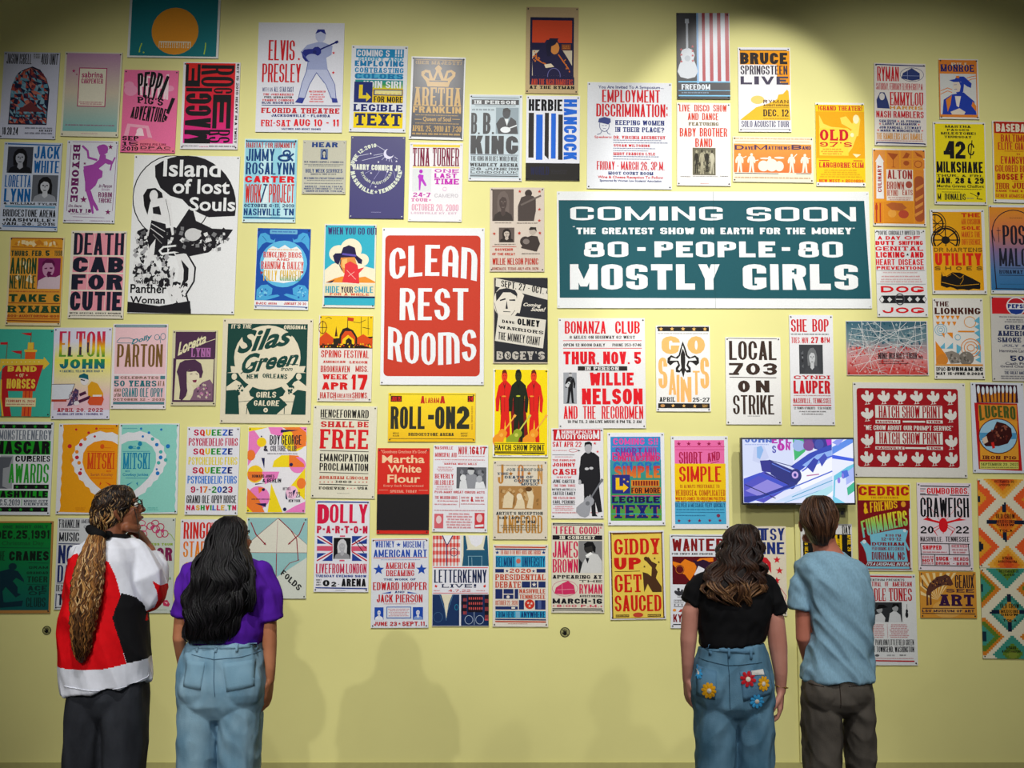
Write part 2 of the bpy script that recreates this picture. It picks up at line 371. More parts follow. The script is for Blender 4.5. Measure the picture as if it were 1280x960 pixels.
            L = abs(a1 - a0) * r_; pl = text_polys(txt, cmd[1] if len(cmd) > 1 else 'g', L, h_); sg = 1 if a0 > a1 else -1
            def f(p):
                an = a0 + (a1 - a0) * p[0]; rr = r_ + sg * (p[1] - .5) * h_
                return cx + rr * math.cos(an), cy - rr * math.sin(an)
            s.put([[f(p) for p in q] for q in pl], col, s.txt)
        elif cmd == 'r':
            x0, y0, x1, y1 = X(tk[1]), Y(tk[2]), X(tk[3]), Y(tk[4]); s.put([[(x0, y1), (x1, y1), (x1, y0), (x0, y0)]], tk[5], s.pic)
        elif cmd == 'e':
            x0, y0, x1, y1, q = X(tk[1]), Y(tk[2]), X(tk[3]), Y(tk[4]), float(tk[5]) * o[2]; pts = []
            for cx, cy, t in ((x1 - q, y1 - q, 0), (x0 + q, y1 - q, 1), (x0 + q, y0 + q, 2), (x1 - q, y0 + q, 3)):
                for i in range(5): an = (t + i / 4) * math.pi / 2; pts.append((cx + q * math.cos(an), cy + q * math.sin(an)))
            s.put([pts], tk[6], s.pic)
        elif cmd == 'o': s.put([s.ell(X(tk[1]), Y(tk[2]), float(tk[3]) * o[2], float(tk[4]) * o[2], 28)], tk[5], s.pic)
        elif cmd == 'O':
            s.put(s.stroke(s.ell(X(tk[1]), Y(tk[2]), float(tk[3]) * o[2], float(tk[4]) * o[2], 32), float(tk[5]) * o[2], True), tk[6], s.pic)
        elif cmd == 'p':
            s.put([[(X(p.split(',')[0]), Y(p.split(',')[1])) for p in tk[2:]][::-1]], tk[1], s.pic)
        elif cmd == 'l':
            s.put(s.stroke([(X(p.split(',')[0]), Y(p.split(',')[1])) for p in tk[3:]], float(tk[1]) * o[2]), tk[2], s.pic)
        elif cmd == 's':   # stars: s r col x,y x,y
            for p in tk[3:]:
                cx, cy = X(p.split(',')[0]), Y(p.split(',')[1]); q = float(tk[1]) * o[2]
                pts = [(cx + q * math.sin(k * math.pi / 5) * (1 if k % 2 == 0 else .42), cy - q * math.cos(k * math.pi / 5) * (1 if k % 2 == 0 else .42)) for k in range(10)]
                s.put([[(cx, cy), pts[k], pts[(k + 1) % 10]] for k in range(10)], tk[2], s.pic)
        elif cmd == 'm':   # rows of fine print
            x0, y0, x1, y1 = X(tk[1]), Y(tk[2]), X(tk[3]), Y(tk[4]); n = int(tk[6]); rh = (y1 - y0) / n; pl = []
            for i in range(n):
                ya = y0 + rh * i + rh * .2; yb = y0 + rh * (i + .8); ind = rnd.uniform(0, .12) * (x1 - x0) if n > 1 else 0
                x = x0 + ind; lw = max(.42, (yb - ya) * .45)
                while x < x1 - ind:
                    for _ in range(rnd.randint(3, 8)):
                        if x + lw > x1 - ind: break
                        k = rnd.random()
                        pl.append([(x, yb), (x + lw * .62, yb), (x + lw * .62, ya if k > .3 else ya + .25 * (yb - ya)), (x, ya)])
                        x += lw
                    x += lw * .9
            s.put(pl, tk[5], s.txt, bounds=(x0, x1, y0, y1))
        elif cmd == 'n':   # broken-up tone of a picture: n x0 y0 x1 y1 count size cols
            x0, y0, x1, y1 = X(tk[1]), Y(tk[2]), X(tk[3]), Y(tk[4]); n = int(tk[5]); sz = float(tk[6]) * o[2]; cols = tk[7].split(',')
            for c in cols:
                pl = []
                for _ in range(n // len(cols)):
                    cx = rnd.uniform(x0 + sz * .6, x1 - sz * .6); cy = rnd.uniform(y0 + sz * .6, y1 - sz * .6); t = rnd.uniform(0, 6.28); q = sz * rnd.uniform(.5, 1)
                    asp = rnd.uniform(.25, 1)
                    pl.append([(cx + q * .6 * math.cos(t + a) * (asp if k % 2 else 1), cy + q * .6 * math.sin(t + a)) for k, a in enumerate((0, 1.4, 3.0, 4.6))])
                s.put(pl, c, s.pic, bounds=(x0, x1, y0, y1))
        elif cmd == 'f':   # small portrait: f x0 y0 x1 y1 bg hair skin cloth
            x0, y0, x1, y1 = X(tk[1]), Y(tk[2]), X(tk[3]), Y(tk[4]); bg, hair, skin, cl = tk[5:9]; w_, h_ = x1 - x0, y1 - y0
            U = lambda pts: [[(x0 + a * w_, y0 + b * h_) for a, b in pts][::-1]]
            s.put(U([(0, 0), (1, 0), (1, 1), (0, 1)]), bg, s.pic)
            s.put(U([(.04, 1), (.12, .8), (.34, .7), (.5, .74), (.66, .7), (.9, .8), (.97, 1)]), cl, s.pic)
            s.put(U([(.25, .72), (.22, .4), (.27, .2), (.4, .08), (.58, .06), (.72, .17), (.79, .38), (.78, .74), (.66, .7), (.36, .7)]), hair, s.pic)
            s.put(U([(.42, .6), (.6, .6), (.62, .78), (.5, .86), (.4, .78)]), skin, s.pic)
            s.put([s.ell(x0 + .5 * w_, y0 + .42 * h_, .175 * w_, .24 * h_)], skin, s.pic)
            s.put(U([(.31, .36), (.34, .22), (.5, .16), (.66, .22), (.7, .36), (.6, .26), (.46, .24)]), hair, s.pic)
            for a in (.4, .55): s.put(U([(a, .37), (a + .07, .37), (a + .07, .41), (a, .41)]), hair, s.pic)
            s.put(U([(.49, .4), (.52, .4), (.54, .5), (.47, .5)]), hair + '>' + skin, s.pic)
            s.put(U([(.43, .56), (.58, .56), (.54, .59), (.46, .59)]), hair, s.pic)
        elif cmd == 'i':   # standing figure filling a box
            x0, y0, x1, y1 = X(tk[1]), Y(tk[2]), X(tk[3]), Y(tk[4]); w_, h_ = x1 - x0, y1 - y0
            U = lambda pts: [[(x0 + a * w_, y0 + b * h_) for a, b in pts][::-1]]
            s.put([s.ell(x0 + .5 * w_, y0 + .075 * h_, .15 * w_, .075 * h_, 14)], tk[6] if len(tk) > 6 else tk[5], s.pic)
            s.put(U([(.42, .13), (.58, .13), (.82, .19), (.95, .36), (.9, .52), (.78, .5), (.78, .3), (.72, .52), (.8, .97), (.88, 1), (.62, 1), (.52, .6), (.38, 1), (.1, 1), (.22, .96), (.3, .55), (.26, .32), (.2, .5), (.06, .5), (.04, .36), (.18, .19)]), tk[5], s.pic)
            if h_ > 30:
                base = tk[6] if len(tk) > 6 else tk[5]; c_ = PAL.get(base, base); dkc = '%02x%02x%02x' % tuple(int(int(c_[i:i + 2], 16) * .5) for i in (0, 2, 4))
                s.put(U([(.4, .06), (.38, .02), (.46, -.0), (.56, .0), (.62, .03), (.6, .06), (.54, .035), (.45, .04)]), dkc, s.pic)
                for q in (.44, .53): s.put(U([(q, .068), (q + .04, .068), (q + .04, .076), (q, .076)]), dkc, s.pic)
                s.put(U([(.47, .11), (.53, .11), (.53, .116), (.47, .116)]), dkc, s.pic)
                s.put(U([(.42, .15), (.5, .24), (.58, .15), (.5, .19)]), dkc, s.pic); s.put(U([(.49, .24), (.505, .24), (.505, .5), (.49, .5)]), dkc, s.pic)
                s.put(U([(.26, .32), (.3, .32), (.33, .5), (.3, .55)]), dkc, s.pic); s.put(U([(.72, .32), (.75, .32), (.72, .52), (.7, .5)]), dkc, s.pic)
        elif cmd == 'u':   # guitar: u cx cy len angle body neck
            cx, cy, L, an = X(tk[1]), Y(tk[2]), float(tk[3]) * o[2], R(float(tk[4])); ca, sa = math.cos(an), math.sin(an)
            G = lambda pts: [[(cx + (a * ca + b * sa) * L, cy + (b * ca - a * sa) * L) for a, b in pts][::-1]]
            s.put(G([(-.5, 0), (-.47, .12), (-.38, .17), (-.27, .14), (-.18, .1), (-.1, .12), (-.02, .09), (.02, 0), (-.02, -.09), (-.1, -.12), (-.18, -.1), (-.27, -.14), (-.38, -.17), (-.47, -.12)]), tk[5], s.pic)
            s.put(G([(0, -.018), (.42, -.018), (.43, -.035), (.5, -.03), (.5, .03), (.43, .035), (.42, .018), (0, .018)]), tk[6], s.pic)
            s.put([s.ell(*G([(-.16, 0)])[0][0], .05 * L, .05 * L, 12)], tk[6], s.pic)
        elif cmd == 'k':   # rooster silhouette
            x0, y0, x1, y1 = X(tk[1]), Y(tk[2]), X(tk[3]), Y(tk[4]); w_, h_ = x1 - x0, y1 - y0
            U = lambda pts: [[(x0 + a * w_, y0 + b * h_) for a, b in pts][::-1]]
            s.put(U([(.32, .18), (.36, .05), (.42, .0), (.5, .04), (.58, .02), (.62, .12), (.6, .3), (.7, .38), (.78, .2), (.92, .14), (1, .3), (.98, .55), (.85, .72), (.66, .8), (.45, .8), (.25, .7), (.1, .6), (.0, .42), (.06, .3), (.2, .28), (.34, .36), (.4, .3)]), tk[5], s.pic)
            s.put(U([(.42, .78), (.48, .78), (.46, .92), (.56, .96), (.3, 1), (.42, .92)]), tk[5], s.pic); s.put(U([(.6, .78), (.66, .76), (.66, .9), (.78, .94), (.52, .98), (.61, .9)]), tk[5], s.pic)
        elif cmd == 'z':   # coloured facets inside an arched outline, drawn in a grid: z x0 y0 x1 y1 cols
            x0, y0, x1, y1 = X(tk[1]), Y(tk[2]), X(tk[3]), Y(tk[4]); cols = tk[5].split(','); nx, ny = 11, 17; w_ = (x1 - x0); h_ = (y1 - y0); g = {}
            for j in range(ny + 1):
                t = j / ny; half = .5 if t > .4 else .5 * math.sqrt(max(0, 1 - ((.4 - t) / .4) ** 1.9)) + .001
                for i in range(nx + 1):
                    jx = rnd.uniform(-.35, .35) / nx if 0 < i < nx else 0; jy = rnd.uniform(-.35, .35) / ny if 0 < j < ny else 0
                    g[i, j] = (x0 + w_ * (.5 + (i / nx - .5) * 2 * half + jx * half * 2), y0 + h_ * (t + jy))
            by = {}
            for j in range(ny):
                for i in range(nx):
                    a, b, c, d = g[i, j], g[i + 1, j], g[i + 1, j + 1], g[i, j + 1]
                    for tri in ((a, b, c), (a, c, d)): by.setdefault(rnd.choice(cols), []).append(list(tri)[::-1])
            for c in by: s.put(by[c], c, s.pic, bounds=(x0, x1, y0, y1))
        else: raise ValueError(line)
pin_me = {}
def pin_mesh(m):
    if m not in pin_me:
        n = 10; v = []; f = []
        prof = [(0.0045, 0.0), (0.0048, -0.002), (0.0036, -0.0036), (0.0, -0.0044)]
        for r_, y in prof[:-1]:
            for i in range(n): v.append((r_ * math.cos(2 * math.pi * i / n), y, r_ * math.sin(2 * math.pi * i / n)))
        v.append((0, prof[-1][1], 0))
        for k in range(2):
            for i in range(n): f.append((k * n + i, k * n + (i + 1) % n, (k + 1) * n + (i + 1) % n, (k + 1) * n + i))
        for i in range(n): f.append((2 * n + i, 2 * n + (i + 1) % n, 3 * n))
        me = bpy.data.meshes.new('pin'); me.from_pydata(v, [], f); me.materials.append(M[m]); me.shade_smooth(); pin_me[m] = me
    return pin_me[m]
def make_poster(head, items):
    org, cs, paper, flags, label = [h.strip() for h in head.split('|')]
    o = (*ORG[org], .1875) if org in ORG else (0, 0, 1)
    v = [float(t) for t in cs.split()]
    q = [(o[0] + v[i] * o[2], o[1] + v[i + 1] * o[2]) for i in (0, 2, 4, 6)]
    w3 = [W(x, y, -0.008) for x, y in q]
    ctr = sum(w3, Vector()) / 4
    wd = ((w3[1] - w3[0]).length + (w3[2] - w3[3]).length) / 2; ht = ((w3[3] - w3[0]).length + (w3[2] - w3[1]).length) / 2
    e = (w3[1] - w3[0]) + (w3[2] - w3[3]); ang = math.atan2(e.z, e.x)
    nm = 'banner' if 'banner' in flags else 'poster'
    root = empty(nm, (ctr.x, 0, ctr.z), label, nm, 'gallery wall posters'); root.rotation_euler = (0, -ang, 0)
    vv, ff = box_vf(-wd / 2, wd / 2, -0.0085, -0.0025, -ht / 2, ht / 2)
    ink = M['inkg'] if 'gl' in flags else M['ink']
    sheet = mesh_obj('sheet', vv, ff, ink, root, cols=[hx(paper)] * 8)
    cv = Canvas(q, wd, ht, -0.0086)
    cur = o
    for ln in items:
        if ln[0] == '@':
            t = ln[1:].strip(); cur = (*ORG[t], .1875) if t in ORG else (0, 0, 1)
        elif not extra(cv, ln, cur): cv.run(ln, cur)
    if cv.pic.f: mesh_obj('picture', cv.pic.v, cv.pic.f, ink, root, cols=cv.pic.c)
    for t in cv.lines: mesh_obj('lettering', t.v, t.f, ink, root, cols=t.c)
    if cv.txt.f: tag(mesh_obj('small_print', cv.txt.v, cv.txt.f, ink, root, cols=cv.txt.c), kind='stuff')
    if 'p0' not in flags:
        me = pin_mesh('pinw' if 'pw' in flags else 'pin')
        for sx in (-1, 1):
            for sz in (-1, 1):
                p = bpy.data.objects.new('pin', me); link(p, root); p.location = (sx * (wd / 2 - 0.012), -0.0085, sz * (ht / 2 - 0.013))
    return root
def extra(cv, line, o):
    """woven checks, stepped diamonds and the ruffled ring"""
    tk = line.split(); cmd = tk[0]; run = lambda l: cv.run(l, o)
    if cmd == 'g':
        x0, y0, x1, y1 = map(float, tk[1:5]); col = tk[5]; nx, ny = int(tk[6]), int(tk[7])
        c = tuple(int(col[i:i + 2], 16) for i in (0, 2, 4)); lt = '%02x%02x%02x' % tuple(int(v + (236 - v) * .5) for v in c) if c[0] > 100 else col
        wx, wy = (x1 - x0) / nx, (y1 - y0) / ny
        for i in range(0, nx, 2): run('r %.1f %.1f %.1f %.1f %s' % (x0 + i * wx, y0, x0 + (i + 1) * wx, y1, lt))
        for j in range(0, ny, 2): run('r %.1f %.1f %.1f %.1f %s' % (x0, y0 + j * wy, x1, y0 + (j + 1) * wy, lt))
        pl = [[(o[0] + (x0 + i * wx) * o[2], o[1] + (y0 + (j + 1) * wy) * o[2]), (o[0] + (x0 + (i + 1) * wx) * o[2], o[1] + (y0 + (j + 1) * wy) * o[2]),
               (o[0] + (x0 + (i + 1) * wx) * o[2], o[1] + (y0 + j * wy) * o[2]), (o[0] + (x0 + i * wx) * o[2], o[1] + (y0 + j * wy) * o[2])] for i in range(0, nx, 2) for j in range(0, ny, 2)]
        cv.put(pl, col, cv.pic)
    elif cmd == 'H':
        g = tk[1] == 'green'; dx, dy = (28, 225) if g else (0, 0)
        A = [(1155, 340, 0), (968, 180, 1), (982, 500, 1), (1342, 180, 1), (1350, 500, 1), (1145, 52, 2), (1168, 618, 2)]
        if g: pal = {0: ['d8a040', 'd8a040', '5aa090', '3f8f80'], 1: ['1c3c4c', '4a9c8c', '6a8a34', 'd88a30'], 2: ['8a9a40', '6a8a34', '4a9c8c', '4a9c8c']}
        else: pal = {0: ['dc6a2c', 'e07c2c', 'e8a434', 'e0782c'], 1: ['1e2c40', 'e8a434', 'ec6a34', 'ec6a34'], 2: ['e0602c', 'e87830', 'e8a434', 'f0b850']}
        cells = {}; s = 13.2
        for j in range(46):
            for i in range(30):
                x = 965 + dx * .7 + (i + .5) * s; y = 45 + (j + .5) * s
                yy = y + dy
                for cx, cy, k in A:
                    ax, ay = abs(x - cx - dx * (y - 40) / 600 * 0 - dx), abs(y - cy)
                    d = ax + ay
                    if d < 132:
                        q = 0 if d < 38 else 1 if d < 72 else 2 if d < 104 else 3
                        if k == 1 and q == 0 and not (ax < 20 and ay < 30): q = 1
                        col = pal[k][q]
                        if k == 0 and ((ax < 14 and 64 < ay) or (ay < 14 and 64 < ax)): col = '1e2c44'
                        xa, ya, xb, yb = x - s / 2, yy - s / 2, x + s / 2, yy + s / 2
                        cells.setdefault(col, []).append([(o[0] + a * o[2], o[1] + b * o[2]) for a, b in ((xa, yb), (xb, yb), (xb, ya), (xa, ya))]); break
        for c in cells: cv.put(cells[c], c, cv.pic, bounds=(o[0] + (960 + dx) * o[2], o[0] + (1350 + dx) * o[2], o[1] + (45 + dy) * o[2], o[1] + (640 + dy) * o[2]))
        T = [('t', 1092, 280, 1218, 312, 'OLD CROW'), ('ts', 1096, 321, 1216, 341, 'MEDICINE'), ('ts', 1096, 345, 1212, 362, 'SHOW'), ('t', 1112, 384, 1204, 400, 'TOLA'),
             ('ts', 1082, 55, 1212, 72, 'DECEMBER 31' if g else 'DECEMBER 30'), ('ts', 1112, 79, 1184, 94, '2019'), ('ts', 1136, 564, 1202, 584, 'RYMAN'), ('ts', 1108, 590, 1232, 605, 'AUDITORIUM')]
        for c, a, b, d, e, t in T: run('%s %d %d %d %d %s %s' % (c, a + dx, b + dy, d + dx, e + dy, '2e3018' if g else '5c2016', t))
    elif cmd == 'M':
        t = tk[1] == 'teal'; f = (lambda x: 1585 - x) if t else (lambda x: x)
        base, d1, d2, ink = ('9ad8cc', '2c84c8', '58b8b4', '2490b4') if t else ('eca81c', 'c83040', 'e8902c', 'd8541c')
        P = lambda col, pts: run('p %s %s' % (col, ' '.join('%.0f,%.0f' % (f(x), y) for x, y in (pts[::-1] if t else pts))))
        jag = [(12 if i % 2 else 0) for i in range(40)]
        P(base, [(408 + jag[i] * .6, 58 + i * 36) for i in range(0, 17)][::-1] + [(520, 55), (782, 58), (772, 640), (600, 645), (392, 640)])
        P('e6e6ea', [(782, 128), (740, 108), (700, 112), (660, 100), (620, 112), (590, 122), (560, 145), (530, 160), (520, 185), (495, 205), (496, 235), (478, 260), (484, 290), (476, 320), (494, 345), (498, 375), (520, 395),
                     (532, 425), (560, 440), (575, 470), (600, 480), (612, 510), (650, 530), (690, 560), (782, 620), (782, 560)])
        P('efa018' if not t else '92d4c8', [(782, 190), (740, 168), (680, 162), (620, 174), (575, 205), (550, 250), (547, 310), (566, 370), (600, 420), (650, 470), (690, 500), (740, 560), (782, 600)])
        for x, y, r, c in ((507, 90, 8, d1), (642, 85, 8, d1), (590, 112, 9, d1), (566, 154, 12, d2), (631, 137, 8, d1), (464, 202, 14, d1), (538, 192, 12, d1), (512, 240, 12, d2), (513, 277, 13, d1), (527, 313, 12, d2), (534, 383, 13, d1), (480, 294, 12, d2), (540, 356, 7, d1)):
            run('o %.0f %d %d %d %s' % (f(x), y, r, r, c))
        sh = 238 if t else 0
        run('l 3 %s %d,237 %d,237' % (ink, 582 + sh, 762 + sh)); run('ts %d 246 %d 354 %s MITSKI' % (584 + sh, 762 + sh, ink))
        run('t %d 364 %d 374 %s WITH' % ((710, 740, ink) if not t else (835, 865, ink)))
        run('tb %d 382 %d 406 %s %s' % ((604, 755, 'c8783c', 'Sarah Kinsley') if not t else (818, 988, '2490b4', 'Cowboy Junkies')))
        run('l 3 %s %d,414 %d,416' % (ink, 600 + sh, 750 + sh)); run('m %d 80 %d 88 %s 1' % ((662, 762, ink) if not t else (822, 920, ink)))
        run('o %d %d 14 16 %s' % ((682, 204, 'e0641c') if not t else (935, 186, ink)));
        if t: run('o 872 210 16 12 %s' % ink); run('o 925 214 12 10 %s' % ink); run('m 885 200 915 222 %s 2' % ink)
        else: run('l 2 %s 695,212 742,214' % ink)
        P(ink, [(668, 440), (678, 450), (664, 468)]); P(ink, [(700, 440), (740, 456), (735, 464)])
        run('m %d 606 %d 632 %s 2' % ((498, 582, 'd8901c') if not t else (975, 1058, '6cbcb4')))
    else: return False
    return True
